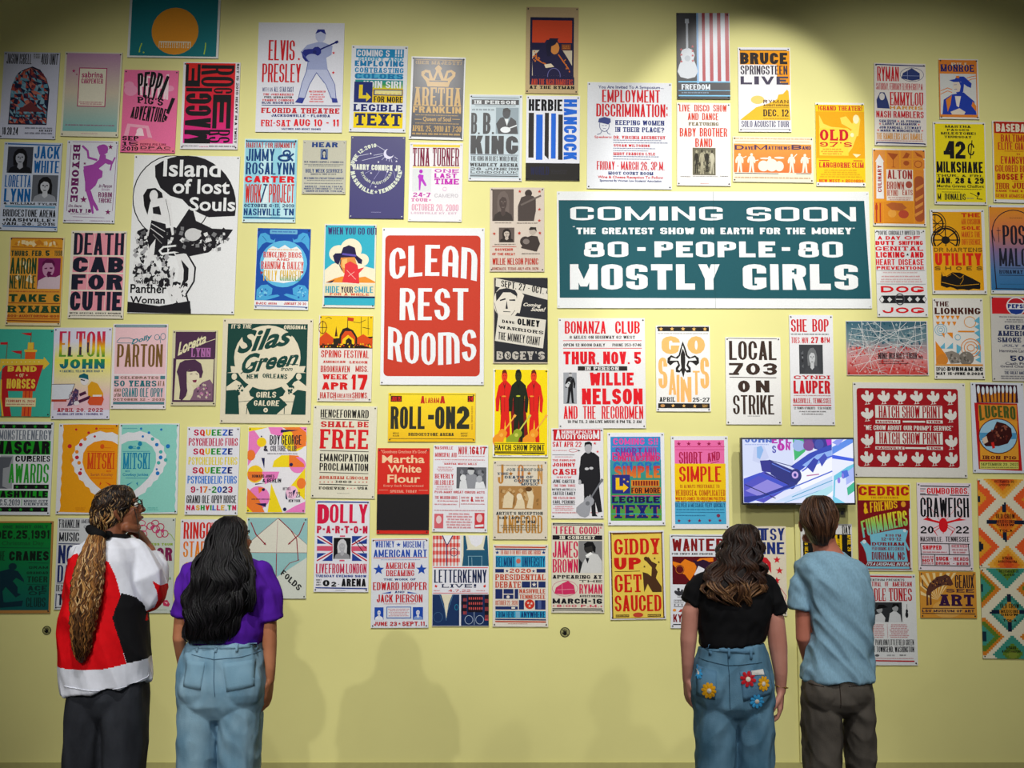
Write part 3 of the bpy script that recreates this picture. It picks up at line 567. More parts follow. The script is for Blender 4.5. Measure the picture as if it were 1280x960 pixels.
POSTERS = '''
P A1|22 78 390 85 378 662 0 655|d3d6e6||pale poster with a pointed stained glass window, top left corner
t 38 92 205 160 dk JASON ISBELL
ts 214 92 260 104 gr AND
ts 214 108 260 124 gr THE
t 265 92 378 165 dk 400 UNIT
p 2a2c45 66,566 72,330 98,255 150,198 205,177 258,198 304,258 328,330 322,566
z 74 186 318 558 b5584a,2c3152,6fa3b8,c97a68,233047,8fb4c4,7a3a48
p 7c3f42 110,480 205,415 300,480
m 84 485 310 530 2a2c45 2
tx 22 582 125 632 k 10.20.24
m 175 580 358 598 55586a 1
t 268 600 358 612 k AIR BABY
m 175 613 358 632 55586a 1
P A1|432 78 810 85 795 648 405 640|e3dfc8||cream bordered poster fading pink to aqua with a small pink outlined box
r 432 90 792 610 c49bbb>d9cdb8>86bfbd
r 520 186 708 446 b83a78
r 526 192 702 440 e9e4d0
tb 543 212 685 252 b83a78 sabrina
t 541 258 686 292 b83a78 CARPENTER
m 528 410 690 434 b83a78 2
s 14 b83a78 490,207
s 8 b83a78 510,230
m 440 562 768 576 a0507c 1
m 545 620 655 628 c88aa0 1
P A1|825 195 1187 207 1170 752 805 750|f07fab||pink poster with tilted black lettering and a drawn swing frame
o 870 335 45 38 f3a6c4
o 858 300 32 25 f3a6c4
o 1130 325 28 20 f3a6c4
p f4b3c8 830,640 850,560 990,572 1020,652 990,648 975,590 870,580 860,640
o 935 610 22 22 fbe0e6
p fbe0e6 905,640 925,590 950,590 965,640
p f2879f 860,750 900,680 1000,655 1165,720 1165,750
qx 918 232 1130 222 1122 398 936 370 -16 0 fbe0e6 PEPPA
qx 910 228 1136 250 1078 395 920 370 26 -10 k PEPPA
qs 915 380 1092 392 1085 440 918 422 0 0 k PIG'S
qx 880 452 1118 462 1098 545 870 520 14 -10 k ADVENTURE
qx 1138 385 1168 392 1112 545 1092 530 0 0 k !
ts 818 642 928 672 k SEP
ts 818 680 925 706 k 15
ts 818 712 925 740 k 2019
ts 940 690 1112 704 8f2a4c PEPPA PIG LIVE
ts 942 710 1142 728 k DPAC
m 942 730 1142 740 8f2a4c 1
P A1|862 -460 1470 -455 1465 126 862 112|e4e6e2|p0|teal poster with an orange disc, cut by the top edge at upper left
r 878 -440 1452 108 1c8389
o 1172 -58 156 156 e8a030
r 1068 10 1280 54 e9e0c6
t 1072 18 1275 60 e8a030 HHHIHIHH
l 7 b9d84a 955,22 945,50 940,80
l 7 b9d84a 1378,22 1376,60 1370,96
o 970 82 5 5 b9d84a
o 942 75 5 5 b9d84a
P A2|48 148 425 150 415 732 30 725|e9e6ea||white bordered poster with sideways black letters on red and hot pink
r 56 155 388 690 e03028>dc2848>e23aa0
tu 62 162 160 312 k E
tux 62 320 235 690 k MAGGI
tv 165 168 385 312 k RO
tv 250 320 375 358 k G
tvx 245 366 366 592 k E
tv 222 600 362 686 k RS
tv 396 158 412 690 k OCT 15 2019 HEAVY IN A TWIST
m 45 700 155 712 k 1
m 225 702 400 718 k 1
m 160 706 220 716 mg 1
P A2|548 -117 1118 -112 1112 618 532 612|e6e7ee|p0|large white poster with tall red name beside a blue drawing of a guitarist
t 615 2 790 138 r ELVIS
t 574 160 832 284 r PRESLEY
tw 577 318 645 346 nv WITH AN
t 655 314 786 348 nv ALL STAR CAST
ts 582 358 785 372 r THE JORDANAIRES
ts 590 377 775 390 k PHIL MARAQUIN
ts 580 396 788 410 r FRANKIE CONNORS
t 575 413 790 428 nv BLUE MOON BOYS
l 5 nv 575,438 1098,438
ts 573 455 1092 490 r FLORIDA THEATRE
t 640 497 1030 515 nv JACKSONVILLE - FLORIDA
ts 572 533 766 576 red FRI-SAT
t 790 530 1090 576 red AUG 10 - 11
t 710 588 970 600 nv MATINEE AND NIGHT SHOWS
p a9b2d4 870,35 960,10 1040,40 1035,100 1000,120 1012,200 960,215 870,205 880,140 830,80
p c3c9e2 870,200 1008,200 1060,300 1070,390 1035,395 1000,300 935,220 890,300 860,395 820,395 840,290
p 3c4aa0 820,385 862,388 845,425 795,418
p 3c4aa0 1038,388 1075,392 1082,420 1045,420
o 960 -25 34 42 c3c9e2
p 2a3590 925,-40 940,-70 985,-70 998,-35 960,-55
u 960 65 260 25 2a3590 1f2a7a
o 905 120 40 26 a9b2d4
l 4 5463a8 870,205 840,290 820,385
l 4 5463a8 1008,200 1060,300 1070,390
l 4 5463a8 935,220 890,300 862,388
l 4 5463a8 935,220 1000,300 1038,388
l 4 5463a8 830,80 880,140 870,205
s 11 red 818,130 1048,88 1048,220
t 890 340 998 352 red WILD TEEN SHOUTING FUN
m 888 358 1000 420 red 4
P A3|45 35 422 42 415 618 40 610|e6e8ec||white bordered poster with overprinted blue lettering shading down to yellow
r 75 60 395 118 1f96c6
t 82 66 300 110 e6e8ec COMING S
t 335 66 385 112 e6e8ec !!!
t 90 118 390 140 5ab4d4 SHORT AND
tx 68 140 395 178 1f8cc0 EMPLOYING
ts 70 186 395 220 1f96c6 CONTRASTING
r 80 225 390 262 58b4d6
ts 70 224 395 262 1f86b8 COLORS
r 74 268 392 325 1f96a8>3aa060>cfd030
t 130 275 380 322 e6e8ec NOIN SIRI
r 72 325 395 420 e6c620
r 68 280 190 418 nv
p e8d030 100,300 125,300 125,370 150,370 150,350 182,382 150,412 150,392 100,392
r 198 332 392 372 nv
r 205 338 386 366 e8e0a0
t 215 342 376 362 e8b820 ......
t 200 378 392 418 k FOR MORE
ts 68 430 392 478 nv LEGIBLE
r 68 484 395 588 f2d81c
ts 78 492 386 572 24306a TEXT
P A3|445 108 805 118 802 668 438 660|dfe0e2|gl|white framed navy poster with a gold crown over gold lettering
r 455 122 795 648 201c2e
l 3 gd 475,134 780,134
ts 472 140 780 164 a5823c (HER MAJESTY)
p gd 555,312 545,280 512,240 512,215 540,200 570,205 590,260 605,225 610,205 600,190 625,165 650,190 640,205 650,225 662,260 680,205 712,198 740,215 738,240 705,280 695,312
p 201c2e 530,235 540,215 560,220 568,262
p 201c2e 720,235 710,215 690,220 682,262
p 201c2e 603,270 622,215 645,270
r 566 272 690 280 201c2e
ts 467 318 780 442 gd ARETHA
t 462 446 782 488 gd FRANKLIN
m 480 498 765 508 gd 1
tb 530 514 716 548 gd Queen of Soul
l 4 gd 475,530 520,530
l 4 gd 725,530 775,530
m 480 553 775 563 gd 1
ts 462 573 785 612 gd APRIL 25, 2010 AT 7:30
m 460 618 785 638 gd 1
P B3|42 0 405 5 402 552 38 548|332c74|pw gl|violet blue poster with a white crescent moon and lettering set in a ring
ax 218 230 168 26 172 92 d6dccb JUNE 12.2010
o 295 120 34 34 d9d6ea
o 306 110 28 28 332c74
l 3 cfd0e4 215,65 268,95
l 3 cfd0e4 90,135 160,120
l 3 cfd0e4 195,130 258,118
l 3 cfd0e4 120,165 255,130
l 3 cfd0e4 250,160 268,142
l 3 cfd0e4 280,165 285,150
l 3 cfd0e4 300,170 300,152
l 3 cfd0e4 318,175 312,155
l 3 cfd0e4 335,140 355,155
l 3 9a97c4 140,250 180,230
l 3 9a97c4 200,290 235,235
l 3 9a97c4 175,345 195,300
l 3 9a97c4 265,300 290,240
l 3 9a97c4 330,235 342,285
s 8 e4e4ee 175,118 228,175 348,170 80,165 58,245 180,248 288,240 212,340 380,245
qx 58 190 386 196 386 236 58 226 0 0 dcdfd2 HARRY CONNICK JR.
aw 215 215 100 18 196 344 d6dccb RYMAN AUDITORIUM
ax 215 215 160 28 188 264 d6dccb NASHVILLE
s 13 d6dccb 215,375
ax 215 215 160 28 276 352 d6dccb TENNESSEE
m 185 505 252 513 9a97c4 1
P B3|435 42 790 48 788 572 432 568|eceaec|pw|white glossy poster with dark red letters over a small pink dancing figure
r 455 58 770 75 f0d860
r 455 205 770 215 f2e090
ts 455 80 568 202 8a2a4a TINA
ts 588 80 765 202 8a2a4a TURNER
r 455 218 582 372 dfe2e2
o 512 237 12 13 b83ac0
p c04ac8 500,255 530,262 528,285 552,330 540,336 515,300 510,362 500,362 498,290 492,270
ts 602 222 765 245 c838b8 ONE
t 602 250 752 282 c838b8 LAST
ts 602 286 766 324 c838b8 TIME
O 672 355 12 12 3 d8a0c8
ts 462 378 578 408 c850b0 24-7
ts 450 416 560 438 d880b0 TOUR
s 9 d880b0 575,428
tw 605 386 762 412 c8c2c8 CAMERO
ts 455 455 765 500 e8a8b8>d8a0b8 OCTOBER 20, 2000
t 450 508 755 522 d8b8c8 LOUISVILLE KY. EST
P A3|832 362 1185 368 1190 940 835 938|dcdee2|gl|white framed poster in blue grey and black with a photo of a seated guitarist
r 842 372 1172 920 c2d0d6
l 4 k 848,384 1160,388
r 846 398 1162 432 k
ts 864 404 1140 428 d8dcde IN PERSON
l 3 k 870,440 1140,440
m 850 455 1000 475 55606a 1
r 1010 452 1162 628 8fa0a8
p 26282d 1028,628 1012,560 1040,520 1060,515 1090,560 1110,515 1145,540 1158,628
o 1080 490 26 36 30343a
p 16171b 1054,485 1058,460 1085,452 1108,470 1106,485 1085,474
p dfe4e6 1068,528 1095,528 1085,575
o 1075 600 34 20 e0e4e6
l 8 dfe4e6 1075,600 1150,570
tx 846 486 905 628 k B.
tx 925 486 1000 628 k B.
tx 845 640 1162 762 k KING
l 4 55606a 848,768 1162,768
t 848 776 1160 808 33373d THE KING IN BLUES WORLD WIDE
ts 845 822 1162 845 k WEMBLEY ARENA
ts 846 852 1090 870 k 28 JUNE
t 1100 852 1168 870 k 2009
ts 850 876 1162 890 k LONDON.UK
l 4 55606a 848,898 1162,898
l 6 k 848,908 1165,908
P A4|95 -218 445 -218 440 362 90 352|cbb58c||tan poster in navy and orange with a dark haired person playing guitar
r 120 -150 412 250 22204c
r 135 -130 400 20 d8542a
r 135 70 400 240 d9cdb4
p 26224e 140,240 135,130 190,60 230,0 300,0 330,60 370,120 405,180 400,240
l 9 d87a28 140,115 160,100 165,130 200,150 225,160
l 8 d87a28 310,100 345,150 375,190 385,215
n 135 60 200 160 14 16 26224e,d8842c
n 320 110 390 220 12 14 26224e,d8842c
p 26224e 195,150 215,60 250,90 245,150
o 285 55 30 42 e09a50
p 1c1a40 235,110 225,40 250,-10 310,-10 290,30 262,45 258,110
p e8d9bd 215,165 260,158 282,180 225,188
O 280 240 42 50 4 7a78b0
r 330 30 392 68 8a4a28
m 335 36 388 62 d89040 2
r 118 248 415 300 22204c
t 130 262 405 302 c8502c AND THE NASH RAMBLERS
ts 118 306 415 327 k AT THE RYMAN
P A4|95 370 452 375 452 938 92 935|e9eaf0||white poster with black and blue vertical bars above a black strip
tx 110 396 335 474 k HERBIE
r 110 486 145 785 3a3634
r 160 498 204 800 2a74d8
r 218 486 245 798 3a3634
p e9eaf0 218,770 245,798 218,798
r 260 490 292 792 2a74d8
r 308 498 338 800 3a3634
tvx 345 396 432 800 2a74d8 HANCOCK
r 92 822 452 938 35322f
t 125 845 248 900 2d3054 WORLD
m 250 865 380 895 3f3d45 3
P A4|500 282 1062 286 1068 998 502 988|e4e6ea||large white symposium poster in red and blue with a small woman's head drawing
tb 572 305 985 332 nv You Are Invited To A Symposium
m 990 318 1012 328 nv 1
t 598 334 985 418 r EMPLOYMENT
t 560 428 1038 514 r DISCRIMINATION:
O 615 570 32 42 4 3c4880
p 4a558c 572,550 580,525 615,514 655,525 658,550 640,565 600,556
l 4 3c4880 600,605 590,625 568,632
l 4 3c4880 630,605 640,625 655,630
l 3 3c4880 600,572 612,572
l 3 3c4880 620,572 632,572
l 3 3c4880 608,592 624,592
ts 688 538 1014 570 nv KEEPING WOMEN
ts 688 584 1014 616 nv IN THEIR PLACE?
tb 550 640 665 660 r Speakers:
ts 678 642 1022 662 r DR. VIRGINIA ABERNETHY
m 676 666 1000 676 nv 1
m 676 682 1040 692 nv 1
ts 678 698 920 714 r SUSAN WILTSHIRE
m 676 720 960 730 nv 1
m 676 736 910 744 nv 1
ts 678 752 955 770 r MARY FRANCES LYLE
m 676 774 980 784 nv 1
m 676 792 925 800 nv 1
t 568 812 1018 868 r FRIDAY - MARCH 26, 3P.M.
ts 645 880 942 900 nv MOOT COURT ROOM
tb 575 907 1010 930 r Wine & Cheese Reception To Follow
tb 588 932 998 950 nv Sponsored By Women Law Students' Association
P A5|35 -180 385 -180 385 395 28 392|23232b|gl|black poster with a white guitar and red stripes, cut by the top edge
r 165 -180 385 278 d7dbe2
r 165 -180 178 290 8ab4dc
r 202 -180 222 278 b0323e
r 252 -180 275 278 b0323e
r 303 -180 326 278 b0323e
r 355 -180 380 278 b0323e
u 103 60 400 90 cfd4da b8bec6
s 11 b83a44 62,65 138,45 138,75 138,105 62,100 62,145 138,140
r 40 276 385 284 79c4e8
t 60 296 250 332 dfe6ee FREEDOM
m 60 345 240 358 9ab4cc 1
r 40 336 385 340 79c4e8
r 40 368 385 376 79c4e8
P A5|35 418 390 420 392 975 32 968|efece8||white poster with orange red lettering above a small group photo
t 50 432 122 478 d8543c LIVE
t 150 432 250 478 d8543c DISCO
t 275 432 365 478 d8543c SHOW
t 106 488 178 535 d8543c AND
t 202 488 310 535 d8543c DANCE
ts 112 550 312 572 8a7c5c FEATURING
t 52 588 160 645 d8503c BABY
t 185 588 368 645 d8503c BROTHER
t 155 658 268 715 d8503c BAND
r 137 720 290 902 7a7664
n 137 720 290 902 60 26 4e4a3e,aaa68e,8f8a74
i 145 735 180 890 3e3b33 b9b39a
i 180 730 218 895 b9b39a 4e4a3e
i 216 738 250 880 3e3b33 b9b39a
i 246 735 286 892 c9c4ae 4e4a3e
m 55 906 122 914 k 1
m 138 906 305 914 gr 1
m 320 906 375 914 k 1
m 188 954 248 960 d8543c 1
P A5|440 48 788 52 795 612 445 612|efeef0||white poster with a yellow hillside and dark stacked lettering, upper right of centre
r 452 72 785 165 f2a818
r 700 165 785 300 f0a420
r 452 66 768 72 3a3636
tx 455 85 770 162 3b3230 BRUCE
t 457 172 770 232 4a4250 SPRINGSTEEN
tx 457 244 775 298 5a5468 LIVE
p efeef0 452,165 660,200 735,300 452,300
t 457 172 770 232 4a4250 SPRINGSTEEN
tx 457 244 775 298 5a5468 LIVE
p efc23c 470,520 560,450 640,425 700,395 710,365 740,360 768,330 778,345 788,535 452,535
o 570 400 45 28 f6d480
tw 608 400 776 424 7a5c28 RYMAN
t 608 430 776 444 7a5c28 AUDITORIUM
l 2 7a5c28 608,452 776,452
ts 608 464 776 510 3b3230 DEC. 12
m 608 520 776 530 a07830 1
t 462 540 778 582 6a6884 SOLO ACOUSTIC TOUR
l 3 gr 462,594 778,594
P A5|405 642 938 650 948 952 405 945|efe8d0||wide cream poster with white silhouettes of a band on an orange panel
m 420 652 920 666 e0a070 1
l 3 e0a070 420,678 918,678
r 412 694 930 885 efa852>e08048
t 418 700 480 732 5a4468 D
t 484 708 545 732 5a4468 AVE
tx 548 700 635 732 5a4468 M
t 640 708 788 732 5a4468 ATTHEWS
tx 795 700 862 732 5a4468 B
t 866 708 925 732 5a4468 AND
i 420 755 480 885 f3e8d8
i 500 755 560 885 f3e8d8
i 770 760 825 885 f3e8d8
i 855 760 915 885 f3e8d8
o 610 840 36 36 f3e8d8
o 665 835 40 42 f3e8d8
o 715 842 30 34 f3e8d8
o 620 790 34 6 f3e8d8
o 715 786 34 7 f3e8d8
o 650 790 12 14 f3e8d8
l 6 f3e8d8 450,800 495,775
l 6 f3e8d8 525,815 575,800
l 6 f3e8d8 795,800 832,762
l 6 f3e8d8 880,800 920,790
l 4 5a4468 420,890 710,890
l 3 5a4468 830,892 928,892
m 420 912 925 926 c08858 1
P A5|950 415 1278 422 1292 975 968 975|ecebe8||white bordered yellow poster with slab red lettering and a yellow figure
r 955 432 1285 950 f2cf1c
ts 972 440 1265 472 r !GRAND THEATER!
r 960 478 1283 790 ecb010
p f3dc62 1120,520 1160,510 1200,560 1240,500 1255,530 1240,640 1180,660 1150,640 1200,600 1130,560
o 1225 530 20 30 f6ecc0
p f3dc62 980,500 1010,560 1060,580 1170,590 1230,640 1200,720 1160,770 990,770
r 982 590 1175 772 f4da4c
ts 984 598 1175 672 r OLD
ts 984 682 1200 714 r 97'S
m 990 722 1150 768 e07a20 3
o 1200 635 12 14 f6ecc0
p f6ecc0 1205,760 1260,765 1230,785
l 5 r 982,805 1050,805
l 5 r 1210,806 1270,806
ts 984 818 1190 852 r LANGHORNE
ts 1200 818 1278 852 r SLIM
m 985 862 1270 920 d8a020 4
ts 984 930 1280 950 e05a20 NEW WEST * RECORDS
P A6|275 152 620 160 635 708 290 702|e9e3dc||white poster in red and orange with a blue gabled hall in an oval
l 7 nv 290,166 615,172
t 298 178 442 275 r RYMAN
O 530 232 78 46 3 5a628c
p 3a4a82 458,258 470,222 530,188 582,222 582,262 530,272
l 3 9aa4c8 470,240 580,240
l 3 9aa4c8 500,205 500,262
t 292 290 606 334 c8424a SATURDAY, FEBRUARY ELEVEN-EIGHT P.M.
p 3a4a82 300,455 296,400 320,350 350,350 370,400 384,458
o 332 378 18 24 e0dcd8
ts 386 350 607 438 r EMMYLOU
t 386 442 606 465 e0a030 HARRIS
t 296 476 612 520 r NASH RAMBLERS
t 316 532 428 550 nv SAM BUSH
t 460 536 592 552 nv AL PERKINS
t 340 553 566 570 nv LARRY ATAMANUIK
t 318 577 596 594 nv JON RANDALL STEWART
t 326 598 588 614 nv MARK W.WINCHESTER
s 8 red 443,542 322,560 580,565 310,602 604,606
t 300 622 606 665 e0a030 THE RAMBLERS LAST RAMBLE
m 300 668 612 678 d88a80 1
l 7 nv 300,686 618,690
P A6|710 125 972 128 985 530 718 525|e8e4da||small orange and blue poster of a man in a wide brimmed hat
r 714 134 968 515 e8923c
ts 795 152 910 174 ecdcc0 BILL
ts 724 164 946 212 nv MONROE
r 722 226 962 498 dfe0dc
l 5 e8923c 725,340 770,320 800,330
l 5 e8923c 725,362 770,340 800,350
l 5 e8923c 900,255 930,245 958,240
l 5 e8923c 900,275 930,262 958,258
p 2a4cb4 735,498 745,400 800,365 880,350 950,410 962,498
p ece6dc 820,375 860,375 845,450 830,440
p e8923c 760,400 800,368 790,430 770,480
p e8923c 940,410 962,440 962,480 930,440
o 838 308 32 42 e8dccc
p 2a4cb4 848,280 882,285 874,345 856,372 836,368 826,350 850,345 858,310
l 3 2a4cb4 812,300 830,298
l 3 2a4cb4 815,330 832,328
p 2a4cb4 780,270 820,262 830,244 880,244 900,262 930,290 925,320 900,310 860,280 810,282
p e8923c 826,240 848,240 848,256 826,254
p e8dccc 790,480 850,455 890,480 880,498 800,498
P A6|680 545 1020 550 1035 1100 675 1095|e9e6e0||yellow poster with black cents sign and shake lettering
r 690 560 1020 1080 f2e020
ts 758 570 928 586 k MARTHA
ts 770 593 918 608 k PASSES
ts 730 615 962 632 k MILESTONE!
ts 752 640 932 655 k THURSDAY
tx 745 675 890 792 k 42
tw 905 672 950 790 k @
tx 696 812 1005 886 k MILKSHAKE
ts 696 898 1008 914 k THUR. & FRI.
tx 696 918 1010 958 k JAN. 28 & 29
tb 698 965 1010 985 k Martha Graves Chalfont
m 700 990 1000 1000 k 1
m 730 1010 850 1018 k 1
t 700 1024 886 1066 k McDONALDS
o 975 1025 10 12 k
l 5 k 975,1035 965,1060 1000,1062
l 4 k 920,1020 965,1042
m 895 1050 945 1062 gr 1
P A6|1070 538 1420 545 1435 1090 1075 1082|ecebe8||yellow ballgame poster with a red heading bar at the right edge
r 1080 546 1430 1065 f0b41e>f2cf20
r 1082 548 1430 625 c02a20
tx 1094 560 1345 614 f0e8d0 BASEBALL
t 1125 632 1345 682 c8402a BALTIMORE
t 1106 686 1350 734 c8402a ELITE GIANTS
m 1150 738 1280 748 c8402a 1
ts 1230 757 1255 768 c8402a VS
t 1125 778 1350 828 c8402a EVANSVILLE
t 1088 836 1380 882 c8402a COLORED BRAVES
tx 1100 892 1240 934 c03020 BOSSE
tx 1255 892 1370 934 c03020 FIELD
m 1200 938 1280 946 c8402a 1
ts 1090 954 1180 994 c03020 THUR
ts 1200 954 1380 994 c03020 JULY 2
t 1090 1000 1270 1014 c8402a GAME TIME 8
t 1090 1028 1370 1052 d0602a GENER ADMISSION 1.00
P B1|20 38 405 48 392 635 2 628|ced6e4||pale blue poster with two square black and white portraits set diagonally
l 8 b 42,56 390,60
f 43 72 212 248 4b4f5a 15161b a9adb6 1d1f26
t 222 70 390 153 b JACK
t 222 166 390 248 b WHITE
t 32 262 205 342 b LORETTA
t 30 352 205 440 b LYNN
f 214 262 385 440 6c7078 17181d c5c8ce 9ea2aa
ts 30 446 382 460 k & WILLIAM TYLER
r 38 466 375 480 7fb0cc
t 28 492 378 540 k BRIDGESTONE ARENA
t 52 550 350 572 k NASHVILLE
s 11 k 36,560 368,562
ts 24 577 378 596 k JAN. 28. 2015
l 7 b 30,604 388,606
P B1|445 28 785 35 768 582 425 578|e2e4ea||white poster with a purple dancing woman silhouette and four stars
l 3 9a5a94 480,40 750,42
l 3 9a5a94 462,60 456,500
l 3 9a5a94 770,60 760,500
l 3 9a5a94 490,540 700,544
tvs 478 60 526 440 7a2a6c BEYONCE
o 684 88 34 32 b056b0
p b056b0 640,75 660,60 712,70 715,110 690,128 660,125
p b056b0 662,125 700,125 702,150 745,165 738,190 720,190 700,182 650,225 640,260 560,230 555,205 620,190 655,160
p b056b0 552,230 560,205 650,215 682,235 680,275 655,290 640,330 600,370 572,372 568,310
p b056b0 570,368 605,365 625,420 655,470 665,495 650,500 610,440
p b056b0 572,370 600,372 620,440 632,515 620,520 600,450
l 14 b056b0 545,68 580,100 588,145 645,160
l 10 b056b0 735,230 742,190 762,145
s 19 8a2a6c 733,75
s 11 8a2a6c 563,184
s 24 8a2a6c 560,425
s 20 8a2a6c 724,508
ti 660 322 748 346 7a2a6c In Person
m 672 350 740 366 9a5a94 2
t 658 376 748 410 8a2a6c ROBIN
t 658 416 748 446 8a2a6c THICKE
ti 460 458 548 480 7a2a6c On Stage
tx 458 487 612 512 7a2a6c JULY 18
m 475 516 600 524 9a5a94 1
m 430 560 560 568 9a5a94 1
m 605 562 740 570 9a5a94 1
P px|167 193.3 299.7 196 293 392.6 160.3 391.6|eceded||large white film poster in black ink of a tall woman and crouching big cat
@B1
O 1145 410 262 280 7 k
@px
p 26242a 191.9,208.1 201.2,202.1 211.3,197.7 222.1,195.2 233.1,194.5 244.1,195.7 254.7,198.8 264.6,203.7 273.6,210.2 281.3,218.1 287.5,227.2 292.1,237.3 294.9,248.0 295.8,259.0 294.8,270.0 262,272 252,268 240,262 228,250 213,246 200,236 193,222
@B1
p 26242a 915,640 960,620 1000,640 1100,620 1160,610 1230,650 1300,600 1370,640 1400,600 1360,690 1290,760 1200,805 1120,800 1150,700 1000,700 900,690
n 890 620 1380 780 90 34 26242a,dedede,6a6a6c
@B2
p 26242a 80,490 105,490 130,570 240,620 380,625 330,700 220,780 60,815 0,720 0,620
n 0 600 370 790 60 34 e0e0e0,26242a,8a8a8c
@B1
tb 1085 160 1470 275 eceded Island
tb 1150 290 1530 390 eceded of lost
tb 1262 412 1568 505 eceded Souls
n 880 650 1140 960 150 34 26242a,2c2a30,e6e6e6,b0b0b2
p 1f1d22 950,400 975,355 1030,348 1075,380 1085,420 1050,420 1000,440 985,530 960,470
o 1022 400 28 38 e8e8e8
p e8e8e8 1000,430 1095,410 1125,440 1120,500 1125,570 1010,570 1025,500 1015,470
p 26242a 1015,480 1060,470 1075,530 1020,520
p e8e8e8 1105,420 1135,450 1150,560 1165,660 1150,665 1130,580 1118,500
l 3 26242a 1100,425 1125,520 1140,600
p 26242a 1005,565 1100,590 1120,700 1120,790 1010,800 985,700
l 5 e0e0e0 1010,590 1100,640
l 5 e0e0e0 1005,620 1090,680
l 5 9a9a9a 1020,660 1080,720
p e8e8e8 1000,740 1035,690 1030,790 990,880 970,870 985,800
l 12 eceded 1170,735 1090,745 1065,770 1080,790 1160,780 1220,800
@px
n 166 330 222 362 120 7 26242a,2c2a30,dcdcdc
p e6e6e6 216,315 232,318 243,335 241,352 232,368 238,388 224,388 222,370 213,372 210,362 222,350 224,335
p 26242a 226,325 236,336 236,350 226,362 230,350 230,338
n 212 350 238 388 46 9 26242a,e8e8e8
o 241 294 10 8 d4d4d4
p 26242a 160.5,378 200,383 238,376 240,392 160.5,391
l 2 26242a 219,318 232,316 244,335 243,352 234,368 240,388
tb 171 349 203 355.5 k with the
tb 164 356 209 367 k Panther
tb 164 371 207 380 k Woman
P B2|455 18 805 22 802 578 445 575|d9ecee||light blue striped poster in navy and red with an oversized ampersand
r 456 26 802 556 9fd6e4
r 560 60 640 545 c6e8ee
r 700 60 790 545 c6e8ee
l 8 1f5f8c 462,36 795,38
t 464 44 792 80 c02a2c HABITAT FOR HUMANITY
t 466 86 655 168 1f4f86 JIMMY
O 735 115 22 16 12 1f4f86
O 720 148 38 18 14 1f4f86
l 13 1f4f86 735,120 775,165
l 12 1f4f86 740,150 780,120
t 464 178 790 258 1f4f86 ROSALYNN
tx 460 268 790 312 red CARTER
t 464 322 570 446 d03a34 WORK
t 622 322 790 446 d03a34 PROJECT
p e6f0f2 582,446 600,330 612,330 614,446
l 9 1f3f70 600,330 570,440
l 9 1f3f70 585,325 610,328
ts 458 454 790 476 1f3f70 OCTOBER 6-11, 2019
t 456 484 700 530 1f4f86 NASHVILLE
t 722 484 790 530 1f4f86 TN
l 8 1f5f8c 455,545 792,547
P B2|845 28 1135 30 1130 388 840 385|c9c7b6|pw|small beige handbill with blue type and a tiny square portrait
tx 905 42 1078 76 33508c HEAR
f 962 86 1012 158 7c8ca8 2c3c68 d0ceba 33508c
t 855 168 1120 180 4a5878 REV. FRANCIS CAMPBELL SYMONDS D.D.
m 855 186 1120 206 5a6478 2
t 864 220 1110 246 3c5484 HOLY WEEK SERVICES
ts 900 250 1068 260 4a5878 MARCH 22 THRU 29 1970
t 855 276 1118 289 3c5484 WESTMINSTER PRESBYTERIAN CHURCH
m 875 293 1105 302 5a6478 1
m 855 312 1118 322 4a5878 1
t 862 332 1112 343 3c5484 MARCH 22 - 11:00 A.M. 7:30 P.M.
t 855 346 1118 357 3c5484 MARCH 23 THRU MARCH 27 - 7:30 P.M.
t 868 362 1110 373 3c5484 MARCH 29 EASTER, 11:00 A.M.
P C2|540 25 893 35 887 572 522 568|e6eaee||blue circus poster with elephants and lions around a pale disc
r 535 28 890 512 1f5cb0
p 58b0dc 545,100 560,65 590,58 620,75 628,100 650,108 660,95 655,125 625,125 600,120 575,135 545,180
p 58b0dc 885,100 870,65 840,58 812,75 804,100 782,108 772,95 778,125 808,125 830,120 855,135 885,180
l 3 1c4c98 575,80 600,110
l 3 1c4c98 855,80 832,110
e 622 38 806 68 6 79b9d8
m 635 44 795 60 1f5cb0 1
o 716 267 158 156 6cc0e4
p eef0ee 610,170 640,150 680,165 720,140 760,165 800,150 830,175 850,250 848,330 800,380 720,395 640,385 590,340 580,250
m 612 165 815 178 e0a040 1
ts 582 188 845 225 d84434 RINGLING BROS.
t 640 234 660 242 e8b830 --
t 668 230 755 246 d84434 AND
t 765 234 785 242 e8b830 --
ts 568 252 850 302 d84434 BARNUM & BAILEY
t 584 310 674 380 e8c030 FULLY
t 694 310 832 380 e8c030>d8b840>4aa068 CHARGED
s 14 b03a38 572,325 842,322
p 58b0dc 540,440 570,410 610,405 645,430 640,470 615,480 680,470 695,480 650,495 600,510 538,508
p 58b0dc 885,440 860,410 820,405 780,430 785,470 810,480 740,465 722,475 770,495 820,510 885,508
n 545 415 625 500 16 16 2c6cb8,8fd0ea
n 800 415 878 500 16 16 2c6cb8,8fd0ea
r 528 514 886 552 eceef0
t 536 522 606 538 c8342c BJCC
t 618 524 676 538 c8342c ARENA
t 725 522 872 540 c8342c JANUARY 26-30
l 5 1f5cb0 530,547 880,552
P px|405.6 280 469.4 280.6 469.7 385 403 384|e4e2d8||teal poster of a man in a dark hat with a red scarf over his face
@C2
r 992 10 1322 398 3fb4c8
o 1165 170 72 72 efe6cc
o 1085 200 65 58 efe6cc
p efe6cc 992,310 1040,270 1120,240 1250,280 1330,300 1330,398 992,398
o 1240 240 45 42 efe6cc
t 1010 24 1340 72 4a3a78 WHEN YOU GO OUT
p e89a3a 1000,392 1060,365 1110,350 1200,360 1262,350 1330,385 1330,392
